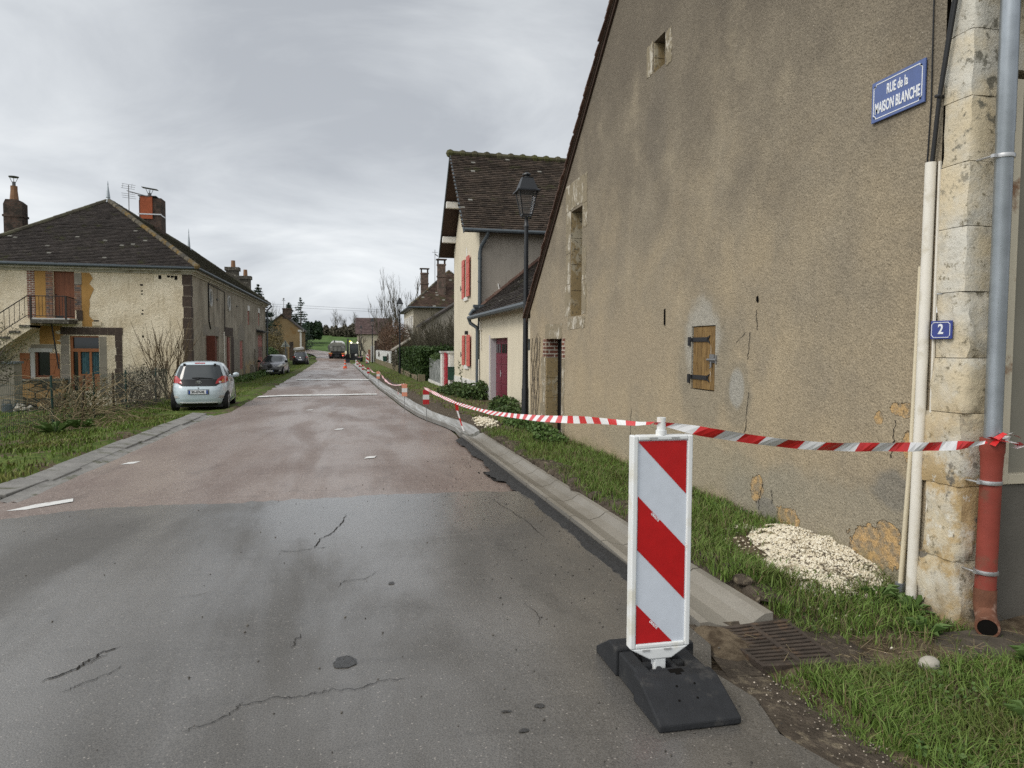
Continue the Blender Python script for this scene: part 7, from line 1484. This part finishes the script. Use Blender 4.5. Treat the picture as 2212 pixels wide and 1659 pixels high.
for s in (-1, 1): part(bd, B, 'chrome_bar', [(s*.14, .685), (s*.46, .69), (s*.46, .71), (s*.14, .705)], 'frnt', 'chrome', .02, 2, 6); part(bd, B, 'fog_lamp', [(s*.62, .30), (s*.74, .31), (s*.74, .38), (s*.64, .38)], 'frnt', 'clearlens', .02)
plate(bd, B, .33, 'frnt')
for f in ('left', 'right'):
    part(bd, B, 'side_window', [(.60, 1.0), (2.60, .98), (2.10, 1.37), (.85, 1.36)], f, 'carglass'); s = -1 if f == 'left' else 1; mb = MB(); mb.ball((s*.96, 2.72, 1.0), .12, 10, 8, (1.0, .7, .75)); mb.tube([(s*.82, 2.76, .94), (s*.92, 2.74, .96)], .03, 6); build('mirror', mb, M['blackplastic'], bd, smooth=60)
part(bd, B, 'rear_window', [(-.6, .98), (.6, .98), (.5, 1.36), (-.5, 1.36)], 'rear', 'carglass')
WG = [(.16, .12, 4.2, .78), (.30, .03, 4.28, .83), (.50, .0, 4.30, .86), (.70, .02, 4.28, .865), (.85, .06, 4.10, .86), (.95, .09, 3.6, .845), (1.05, .14, 3.1, .80), (1.20, .25, 2.8, .75), (1.35, .36, 2.55, .69), (1.44, .44, 2.35, .65), (1.49, .55, 2.1, .58), (1.51, .9, 1.8, .4)]
c3, B, bd = car('parked_car', 'dark estate car seen from behind on the grass beyond the grey hatchback', (-5.86, 83.6, -.57), rad(1.5), WG, 'carblack', (.72, 3.4), .315, .84, 4.2)
part(bd, B, 'rear_window', [(-.64, 1.0), (.64, 1.0), (.57, 1.34), (-.57, 1.34)], 'rear', 'carglass', .01)
for s in (-1, 1): part(bd, B, 'tail_light', [(s*.60, .86), (s*.82, .88), (s*.82, 1.02), (s*.66, 1.04)], 'rear', 'taillight', .02)
part(bd, B, 'badge', ellipse(0, .91, .065, .065), 'rear', 'chrome', .02, 6, 6); plate(bd, B, .66, 'rear', None, .50, .12); part(bd, B, 'bumper_panel', [(-.8, .25), (.8, .25), (.8, .5), (-.8, .5)], 'rear', 'blackplastic', .012)
mb = MB()
for s in (-1, 1): mb.tube([(s*.56, .75, 1.50), (s*.56, 1.0, 1.56), (s*.56, 2.0, 1.555), (s*.56, 2.25, 1.48)], .025, 6)
mb.box(-.55, .55, .50, 1.9, 1.49, 1.522); build('roof_rails', mb, M['chrome'], bd)
for s in (-1, 1): mb = MB(); mb.ball((s*.98, 2.95, 1.03), .13, 10, 8, (1.0, .7, .75)); mb.tube([(s*.80, 2.98, .97), (s*.92, 2.96, .98)], .035, 6); build('mirror', mb, M['blackplastic'], bd)
# ------------------------------------------------------------------ tipper truck from behind
TY = 113.0; TXL, TXR = -3.73, -1.17; tx = (TXL+TXR)/2; tz = zr(TY)-.02
tk = thing('tipper_truck', (tx, TY, tz), 'grey tipper truck seen from behind in the middle of the road', 'truck'); f = lambda x: tx+x; Z = lambda z: tz+z
mb = MB(); mb.prism([(f(-1.27), TY, Z(1.35)), (f(1.27), TY, Z(1.35)), (f(1.30), TY, Z(2.22)), (f(.98), TY, Z(2.60)), (f(-.96), TY, Z(2.62)), (f(-1.30), TY, Z(2.22))], (0, 5.4, 0)); bx = build('tipper_body', mb, M['truckgrey'], tk, bevel=.04)
mb = MB()
for x in (-1.24, -.62, 0, .62, 1.24): mb.box(f(x-.06), f(x+.06), TY-.09, TY-.002, Z(1.38), Z(2.18))
for z in (1.36, 2.14): mb.box(f(-1.28), f(1.28), TY-.075, TY-.003, Z(z), Z(z+.09))
build('tailgate_ribs', mb, mat('dusty_tipper_rib', (.125, .125, .112), .7, .3, .2, 3, 0), bx)
for x in (-.92, .86): mb = MB(); mb.box(f(x-.18), f(x+.18), TY-.02, TY-.004, Z(1.98), Z(2.08)); build('reflector', mb, M['stakewhite'], bx)
mb = MB(); mb.prism([(f(-.95), TY+.1, Z(2.5)), (f(.95), TY+.1, Z(2.5)), (f(.7), TY+.1, Z(2.72)), (f(-.7), TY+.1, Z(2.70))], (0, 4.6, 0)); build('load', mb, M['trucksand'], bx)
mb = MB(); mb.prism([(f(-1.15), TY+5.5, Z(.9)), (f(1.15), TY+5.5, Z(.9)), (f(1.12), TY+5.5, Z(2.66)), (f(.80), TY+5.5, Z(2.98)), (f(-.75), TY+5.5, Z(3.05)), (f(-1.1), TY+5.5, Z(2.7))], (0, 2.2, 0)); build('cab', mb, M['truckwhite'], tk, bevel=.06)
mb = MB(); mb.tube([(f(-.52), TY+5.45, Z(1.5)), (f(-.52), TY+5.45, Z(3.12))], .07, 7); build('exhaust_stack', mb, M['machine_dark'], tk)
for s in (-1, 1): mb = MB(); mb.box(f(s*1.50-.09), f(s*1.50+.09), TY+6.6, TY+6.7, Z(1.75 if s < 0 else 2.0), Z(2.25 if s < 0 else 2.55)); mb.tube([(f(s*1.1), TY+6.6, Z(2.3)), (f(s*1.5), TY+6.6, Z(2.3))], .02, 5); build('mirror', mb, M['blackplastic'], tk)
mb = MB(); mb.box(f(-.95), f(.95), TY+.05, TY+6, Z(.95), Z(1.34)); mb.box(f(-.62), f(.62), TY+.4, TY+1.2, Z(.32), Z(.95)); mb.box(f(-.35), f(.35), TY-.05, TY+.3, Z(.50), Z(.86)); build('chassis', mb, M['machine_dark'], tk)
for x0, x1 in ((-1.26, -.72), (.70, 1.24)):
    mb = MB(); mb.box(f(x0), f(x1), TY-.04, TY+.05, Z(.92), Z(1.12)); bo = build('hazard_board', mb, M['hazard'], tk); mb = MB(); mb.box(f(x0), f(x1), TY-.03, TY+.05, Z(.56), Z(.915)); build('lamp_bracket', mb, M['machine_dark'], tk)
for x, m_, r in ((-1.0, 'taillight', .07), (-.9, 'taillight', .06), (.88, 'litred', .085), (1.12, 'taillight', .07)): mb = MB(); mb.wheel((f(x), TY-.045, Z(.72)), r, .03, 12, 'y'); build('tail_light', mb, M[m_], tk)
for yy in (1.0, 2.4, 6.4):
    for xx in (-1.08, -.76, .76, 1.08):
        if yy > 6 and abs(xx) < 1: continue
        mb = MB(); mb.wheel((f(xx), TY+yy, Z(.50)), .50, .27, 20); build('wheel', mb, M['tyre'], tk, smooth=40)
# ------------------------------------------------------------------ backhoe loader from behind
HY = 98.0; hz_ = zr(HY)+.0; hx = onPlane(765, 780, (-2, HY), (2, HY)).x
bh = thing('backhoe_loader', (hx, HY, hz_), 'dark backhoe loader with folded arm and lit work lamps at the roadside', 'backhoe'); f = lambda x: hx+x; Z = lambda z: hz_+z
mb = MB()
for x in (-.62, .62): mb.tube([(f(x), HY, Z(1.0)), (f(x*.95), HY, Z(2.5))], .05, 5); mb.tube([(f(x), HY+1.4, Z(1.0)), (f(x*.95), HY+1.4, Z(2.5))], .05, 5)
mb.box(f(-.68), f(.68), HY-.1, HY+1.5, Z(2.45), Z(2.60)); mb.box(f(-.62), f(.62), HY+.1, HY+1.4, Z(.55), Z(1.15)); build('cab_frame', mb, M['truckwhite'] if False else mat('cab_roof_cream', (.40, .40, .30), .5, .4, .1, 3, 0), bh)
mb = MB(); mb.box(f(-.56), f(.56), HY+.02, HY+1.38, Z(1.16), Z(2.44)); build('cab_glass', mb, M['carglass'], bh, bevel=.02)
mb = MB(); mb.ball((f(.10), HY+.5, Z(1.8)), .2, 10, 8, (1, .8, 1.4)); build('driver_seat', mb, M['blackplastic'], bh)
mb = MB(); mb.box(f(-.90), f(.95), HY-.55, HY-.25, Z(.25), Z(.62)); mb.box(f(.75), f(.95), HY-.5, HY-.3, Z(-.0), Z(1.5)); mb.box(f(-.90), f(-.72), HY-.5, HY-.3, Z(.0), Z(.9)); mb.box(f(-.45), f(.6), HY-.4, HY-.1, Z(.62), Z(1.15)); mb.box(f(.62), f(1.0), HY-.5, HY-.25, Z(-.02), Z(.06)); build('stabiliser_frame', mb, M['machine_dark'], bh)
for s in (-1, 1):
    mb = MB(); mb.wheel((f(s*.95), HY+1.0, Z(.70)), .70, .40, 24); build('wheel', mb, M['tyre'], bh, smooth=40); mb = MB(); t_ = np.linspace(.25, math.pi-.25, 10); mb.add([(f(s*.95-.24), HY+1.0+.82*math.cos(t), Z(.72+.78*math.sin(t))) for t in t_]+[(f(s*.95+.24), HY+1.0+.82*math.cos(t), Z(.72+.78*math.sin(t))) for t in t_], [(i, i+1, i+11, i+10) for i in range(9)]); build('mudguard', mb, M['machine_cream'], bh, smooth=60)
mb = MB(); mb.prism([(f(-.95), HY-.75, Z(.8)), (f(-.68), HY-.75, Z(.8)), (f(-.72), HY-1.0, Z(2.7)), (f(-.84), HY-1.0, Z(3.15)), (f(-.96), HY-1.0, Z(2.6))], (0, .35, 0)); build('boom', mb, M['machine_dark'], bh)
mb = MB(); mb.tube([(f(-.80), HY-1.1, Z(3.1)), (f(-.86), HY-1.35, Z(1.6)), (f(-.82), HY-1.25, Z(.9))], [.11, .14, .12], 6); build('dipper_arm', mb, M['machine_dark'], bh)
mb = MB(); mb.prism([(f(-1.12), HY-1.5, Z(1.0)), (f(-1.12), HY-1.0, Z(1.1)), (f(-1.12), HY-.85, Z(.5)), (f(-1.12), HY-1.1, Z(-.10)), (f(-1.12), HY-1.35, Z(-.22)), (f(-1.12), HY-1.25, Z(.4))], (.55, 0, 0)); build('bucket', mb, M['blackplastic'], bh)
for x, m_, r in ((-.36, 'litwhite', .13), (.46, 'litwhite', .11), (-.52, 'beacon', .10)): mb = MB(); mb.ball((f(x), HY-.14, Z(2.62 if m_ != 'beacon' else 2.78)), r, 10, 8); build('work_lamp' if m_ != 'beacon' else 'warning_beacon', mb, M[m_], bh)
# cone, far panel, posts
cn = thing('traffic_cone', (-.76, 69.8, zr(69.8)-.02), 'orange traffic cone with grey bands standing on the road', 'cone'); z = zr(69.8)-.02
mb = MB(); mb.box(-.76-.22, -.76+.22, 69.58, 70.02, z, z+.05); mb.lathe([(.17, .05), (.145, .22)], (-.76, 69.8, z), 16); mb.lathe([(.118, .36), (.094, .50)], (-.76, 69.8, z), 16); mb.lathe([(.068, .64), (.05, .75)], (-.76, 69.8, z), 16); build('cone_body', mb, M['coneorange'], cn, smooth=40)
for z0, z1, r0, r1 in ((.2205, .3595, .144, .119), (.5005, .6395, .0935, .069)): mb = MB(); mb.lathe([(r0, z0), (r1, z1)], (-.76, 69.8, z), 16); build('reflective_band', mb, M['conegrey'], cn, smooth=40)
py = 84.0; px = onPlane(793.5, 780, (-2, py), (2, py)).x; pz = zr(py)+.05
fp = thing('hazard_sign', (px, py, pz), 'small far striped warning panel on the pavement beside the white fence', 'barrier panel'); mb = MB(); mb.box(px-.17, px+.17, py, py+.05, pz+.12, pz+1.12); build('frame', mb, M['panelwhite'], fp); mb = MB(); mb.tube([(px, py+.02, pz+1.12), (px, py+.02, pz+1.3)], .05, 8); build('handle_post', mb, M['panelwhite'], fp)
mb = MB()
for k0 in (-1.03, 1.07, 3.20):
    w = .28; ft_, fb2 = pz+1.09, pz+.15; pg = clipz([(px-.14, ft_-(k0+1.05)*w*.8), (px-.14, ft_-k0*w*.8), (px+.14, ft_-(k0+1.03)*w*.8), (px+.14, ft_-(k0+2.08)*w*.8)], fb2, ft_)
    if len(pg) > 2: mb.prism([(x, py-.012, zz) for x, zz in pg], (0, .010, 0))
build('red_stripes', mb, M['filmred'], fp); mb = MB(); mb.box(px-.2, px+.2, py-.35, py+.4, pz-.03, pz+.10); tag(build('ballast_block', mb, M['rubber'], base=(px, py, pz), bevel=.03), 'far rubber foot under the small striped panel by the white fence', 'barrier foot')
a = Vector((px, py-.02, pz+1.05)); b = Vector((.30, 80, .45)); tape('barrier_tape', 'slack pale tape from the small far panel down to the last stake', [a.lerp(b, t)+Vector((0, 0, -.1*math.sin(math.pi*t))) for t in np.linspace(0, 1, 7)], .06, .4, lambda q: .8)
ms_ = thing('marker_post', (.32, 80, zr(80)), 'white plastic marker post with round dark topped head at the far gutter end', 'post'); mb = MB(); mb.tube([(.32, 80, zr(80)-.1), (.32, 80, zr(80)+.62)], .065, 8); build('post', mb, M['panelwhite'], ms_); mb = MB(); mb.tube([(.32, 80, zr(80)+.62), (.32, 80, zr(80)+1.0)], .05, 8); build('neck', mb, M['blackplastic'], ms_); mb = MB(); mb.ball((.32, 80, zr(80)+1.12), .14, 10, 8); build('head', mb, M['palestone'], ms_)
# triangular sign from behind
sy = 66.0; sx = onPlane(617, 770, (-9, sy), (0, sy)).x; sz = zr(sy)-.1; H_ = [onPlane(*q, (-9, sy), (0, sy)) for q in ((616.2, 735), (606.5, 749.6), (627, 749.2))]
ts = thing('road_sign', (sx, sy, sz), 'triangular road sign seen from its grey back on a steel post', 'road sign'); mb = MB(); cxs = sum((h.x for h in H_))/3; czs = sum((h.z for h in H_))/3
mb.prism([(h.x, sy-.02, h.z) for h in H_], (0, .02, 0)); build('sign_plate', mb, M['signback'], ts, bevel=.004); mb = MB(); mb.tube([(sx+.10, sy-.05, sz-.2), (sx-.02, sy-.05, H_[0].z-.05)], .04, 8); build('post', mb, M['pipegrey'], ts); mb = MB(); mb.box(H_[1].x+.15, H_[2].x-.15, sy-.045, sy-.021, H_[1].z+.10, H_[1].z+.14); build('bracket', mb, M['pipegrey'], ts)
# ------------------------------------------------------------------ ochre gable house at the bend
oy = 116.0; O = lambda u, v: onPlane(u, v, (-40, oy), (10, oy)); ap = O(609.5, 680); er = O(651, 713); el = O(560, 716); zb_ = .2
oh = thing('ochre_house', ((er.x+el.x)/2, oy, zb_), 'far house with windowless ochre gable and brick chimney at its peak', 'house'); mb = MB()
mb.prism([(el.x, oy, -.6), (er.x, oy, -.6), (er.x, oy, er.z), (ap.x, oy, ap.z), (el.x, oy, el.z)], (0, 9, 0)); build('walls', mb, M['ochrewall'], oh)
mb = MB()
for p, q, s in ((el, ap, -1), (er, ap, 1)): d_ = (p-q).normalized()*.35; mb.prism([p+d_+Vector((0, -.25, 0)), q+Vector((0, -.25, 0)), q+Vector((0, -.25, .22)), p+d_+Vector((0, -.25, .22))], (0, 9.5, 0))
orf = build('roof', mb, M['tile_dark'], oh); mb = MB(); mb.box(ap.x+.05, ap.x+1.35, oy-.02, oy+.9, ap.z-.6, ap.z+1.05); mb.box(ap.x-.02, ap.x+1.42, oy-.09, oy+.97, ap.z+.85, ap.z+1.0); build('chimney', mb, M['brick_old'], orf)
mb = MB(); mb.box(er.x-.25, er.x+.03, oy-.03, oy-.002, -.6, er.z-.25); mb.box(er.x-.5, er.x+.35, oy-.15, oy-.003, er.z-.25, er.z+.05); build('corner_pier', mb, M['palestone'], oh)
mb = MB(); mb.tube([(ap.x+.2, oy+.4, ap.z+.8), (ap.x+.2, oy+.4, ap.z+2.5)], .04, 5); mb.box(ap.x-.05, ap.x+.45, oy+.38, oy+.42, ap.z+2.2, ap.z+2.27); mb.ball((ap.x+.2, oy+.4, ap.z+2.5), .15, 6, 5, (1, .3, 1)); tag(build('roof_antenna', mb, M['steel'], base=(ap.x+.2, oy+.4, ap.z+.8)), 'thin antenna mast standing on the ochre house chimney', 'antenna')
yw_ = thing('yard_wall', (O(640, 757).x, 108, 0), 'low pale capped wall in front of the ochre house behind the dark estate car', 'wall'); a, b = onPlane(634, 752, (-40, 106), (10, 106)), onPlane(651.5, 749.5, (-40, 112), (10, 112)); mb = MB(); mb.prism([(a.x, a.y, -.6), (b.x, b.y, -.6), (b.x, b.y, b.z-.35), (a.x, a.y, a.z-.3)], (.25, 0, 0)); build('wall', mb, M['stonewall'], yw_); mb = MB(); mb.prism([(a.x-.05, a.y, a.z-.298), (b.x-.05, b.y, b.z-.348), (b.x-.05, b.y, b.z), (a.x-.05, a.y, a.z)], (.4, 0, 0)); build('coping', mb, M['plinth'], yw_); mb = MB(); mb.box(a.x-.55, a.x-.02, a.y-.3, a.y+.2, -.6, a.z+.9); build('gate_pier', mb, M['brick_old'], yw_)
lwy = thing('garden_wall', (-8, 78, -.3), 'mossy rendered garden wall behind the triangular sign', 'wall'); mb = MB(); mb.prism([(-7.6, 72, -.6), (-8.6, 100, -.6), (-8.6, 100, 1.3), (-7.6, 72, 1.25)], (-.3, 0, 0)); build('wall', mb, M['concrete_mossy'], lwy)
for parts, lab, m_ in (([((-9.2, 74, 1.9), (1.5, 3.5, 1.8), 1), ((-8.6, 82, 1.6), (1.4, 4, 1.6), .8)], 'olive-brown leafy bush behind the corner of the long house', 'olive'), ([((-9.8, 92, 1.9), (1.5, 4, 1.9), 1)], 'brownish bush in front of the ochre gable', 'winterwood'), ([((-7.7, 70, .6), (.9, 2.4, .95), 1)], 'dark green bush just left of the triangular sign', 'ivy'), ([((-12, 100, 3.4), (3, 5, 2.6), 1)], 'dark evergreen shrub left of the ochre gable', 'evergreen')):
    bush('garden_bush', lab, parts, .17, m_, n=3200, base=(parts[0][0][0], parts[0][0][1], -.4), stemm='winterwood')
def conifer(x, y, h, r, lab, m, n=26, dens=60, z=None, bare=.12, nm='conifer', group='conifers beyond the left houses'):
    z = gheight(x, y)-.2 if z is None else z; o_ = thing(nm, (x, y, z), lab, 'conifer', group); mb = MB(); mb.tube([(x, y, z), (x, y, z+h*.6), (x+.05, y, z+h)], [h*.022, h*.012, .03], 7); build('trunk', mb, M['bark'], o_); P = []; segs = []
    for i in range(n):
        t = bare+(1-bare)*(i/(n-1)); rr = r*(1-t)**.75*random.uniform(.6, 1.15)+.16
        for k in range(random.randint(4, 6)):
            a_ = random.uniform(0, 6.28); l_ = rr*random.uniform(.55, 1.1); p0 = Vector((x, y, z+h*t)); p1 = p0+Vector((l_*math.cos(a_), l_*math.sin(a_), -l_*.12+.10)); segs.append((tuple(p0), tuple(p1), .03, .01))
            for q in range(max(8, int(dens*l_/r*2.2))): s = random.random()**.7; c_ = p0.lerp(p1, s); P.append((c_.x+random.gauss(0, .10*l_+.04), c_.y+random.gauss(0, .10*l_+.04), c_.z+random.gauss(-.05, .08)))
    wood('branches', segs, M['bark'], o_, n=3); leaves('needles', P, h*.036, M[m], o_, asp=.42, flat=.3)
q = onPlane(559, 700, (-40, 96), (0, 96)).x; conifer(q, 96, 9.6, 3.6, 'dark layered conifer rising behind the far corner of the long house', 'conifer', 24, 46, -.3)
q = onPlane(624, 700, (-60, 135), (0, 135)).x; conifer(q, 135, 9.0, 3.0, 'dense dark conifer directly behind the ochre house chimney', 'conifer', 26, 90, .3); q = onPlane(640, 700, (-60, 140), (0, 140)).x; conifer(q, 140, 7.0, 3.0, 'lower dark conifer right of the ochre house roof', 'conifer', 20, 80, .3)
q = onPlane(650, 700, (-60, 160), (0, 160)).x; conifer(q, 160, 11.5, 3.6, 'pale thin spire-shaped conifer standing apart right of the ochre house', 'spruce_pale', 22, 30, .4)
def mass(name, lab, u0, u1, v0, v1, y, m, size, n, cat='tree', dep=4.0, kind=None, group='trees along the top of the field', lumps=6):
    a, b = onPlane(u0, v1, (-200, y), (100, y)), onPlane(u1, v0, (-200, y), (100, y)); cx = (a.x+b.x)/2; zb = a.z; hh = b.z-a.z; w = (b.x-a.x)/2; parts = []
    for k in range(lumps): t = (k+.5)/lumps*2-1; r = random.uniform(.75, 1.05); parts.append(((cx+w*t*.82, y+random.uniform(-1, 1)*dep*.3, zb+hh*.45*r), (w/lumps*1.7, dep, hh*.52*r), 1))
    o_ = bush(name, lab, parts, size, m, cat, 'winterwood', (cx, y, zb-.3), n//lumps, .1, group); return o_
mass('evergreen_trees', 'solid dark evergreen grove on the left edge of the green field', 655, 697, 694, 730, 205, 'evergreen', 1.0, 3600, 'grove', 6); mass('evergreen_trees', 'dark evergreen trees behind the conifers at the left of the field', 640, 668, 698, 735, 190, 'evergreen', .9, 1800, 'grove', 5)
mass('bare_wood', 'grey-green leafless tree clump right of the dark evergreen grove', 693, 722, 702, 727, 290, 'winterwood', .9, 1700); mass('bare_wood', 'brown leafless thicket above the tipper truck', 716, 748, 699, 731, 270, 'winterwood', .9, 2300); mass('bare_wood', 'olive brown leafless thicket left of the stone cottage', 742, 776, 698, 732, 262, 'winterwood', .9, 2300); mass('bare_wood', 'leafless wood hidden largely by the cottage on the right', 770, 830, 700, 733, 280, 'winterwood', 1.0, 2400)
mass('evergreen_trees', 'dark trees glimpsed between the long house and the ochre gable', 560, 606, 700, 745, 150, 'evergreen', .8, 2600, 'grove', 5); mass('bare_wood', 'far leafless wood left behind the ochre house', 500, 600, 722, 752, 330, 'winterwood', 1.2, 2000)
for u, y, h, lab in ((727, 285, 9.5, 'bare tree crown standing above the thicket left of centre'), (768, 272, 9, 'bare tree crown above the thicket beside the cottage roof'), (742, 275, 7.6, 'smaller bare tree rising in the brown thicket above the truck')):
    x = onPlane(u, 720, (-200, y), (100, y)).x; bare_tree(x, y, h, 9, lab, r=.2, sp=.42, grp='bare trees at the field edge', depth=4, first=.36)
q = onPlane(591, 700, (-60, 150), (0, 150)).x; bare_tree(q, 150, 9.5, 7, 'pale bare tree top left of the ochre house roof', z=.3, r=.2, sp=.45, grp='bare trees at the field edge', depth=4)
rb = mass('verge_hedge', 'rough dark hedge bank at the foot of the field beyond the dark car', 655, 712, 752, 762, 196, 'ivy', .6, 1300, 'hedge', 1.5, None, None)
mb = MB()
for dz in (0, .9): mb.tube([(-90, 260, 17.5+dz), (20, 300, 15.6+dz), (160, 340, 17.5+dz)], .035, 4); 
tag(build('power_lines', mb, M['cable'], base=(20, 300, 16)), 'pair of thin power lines crossing the sky above the field', 'power lines')
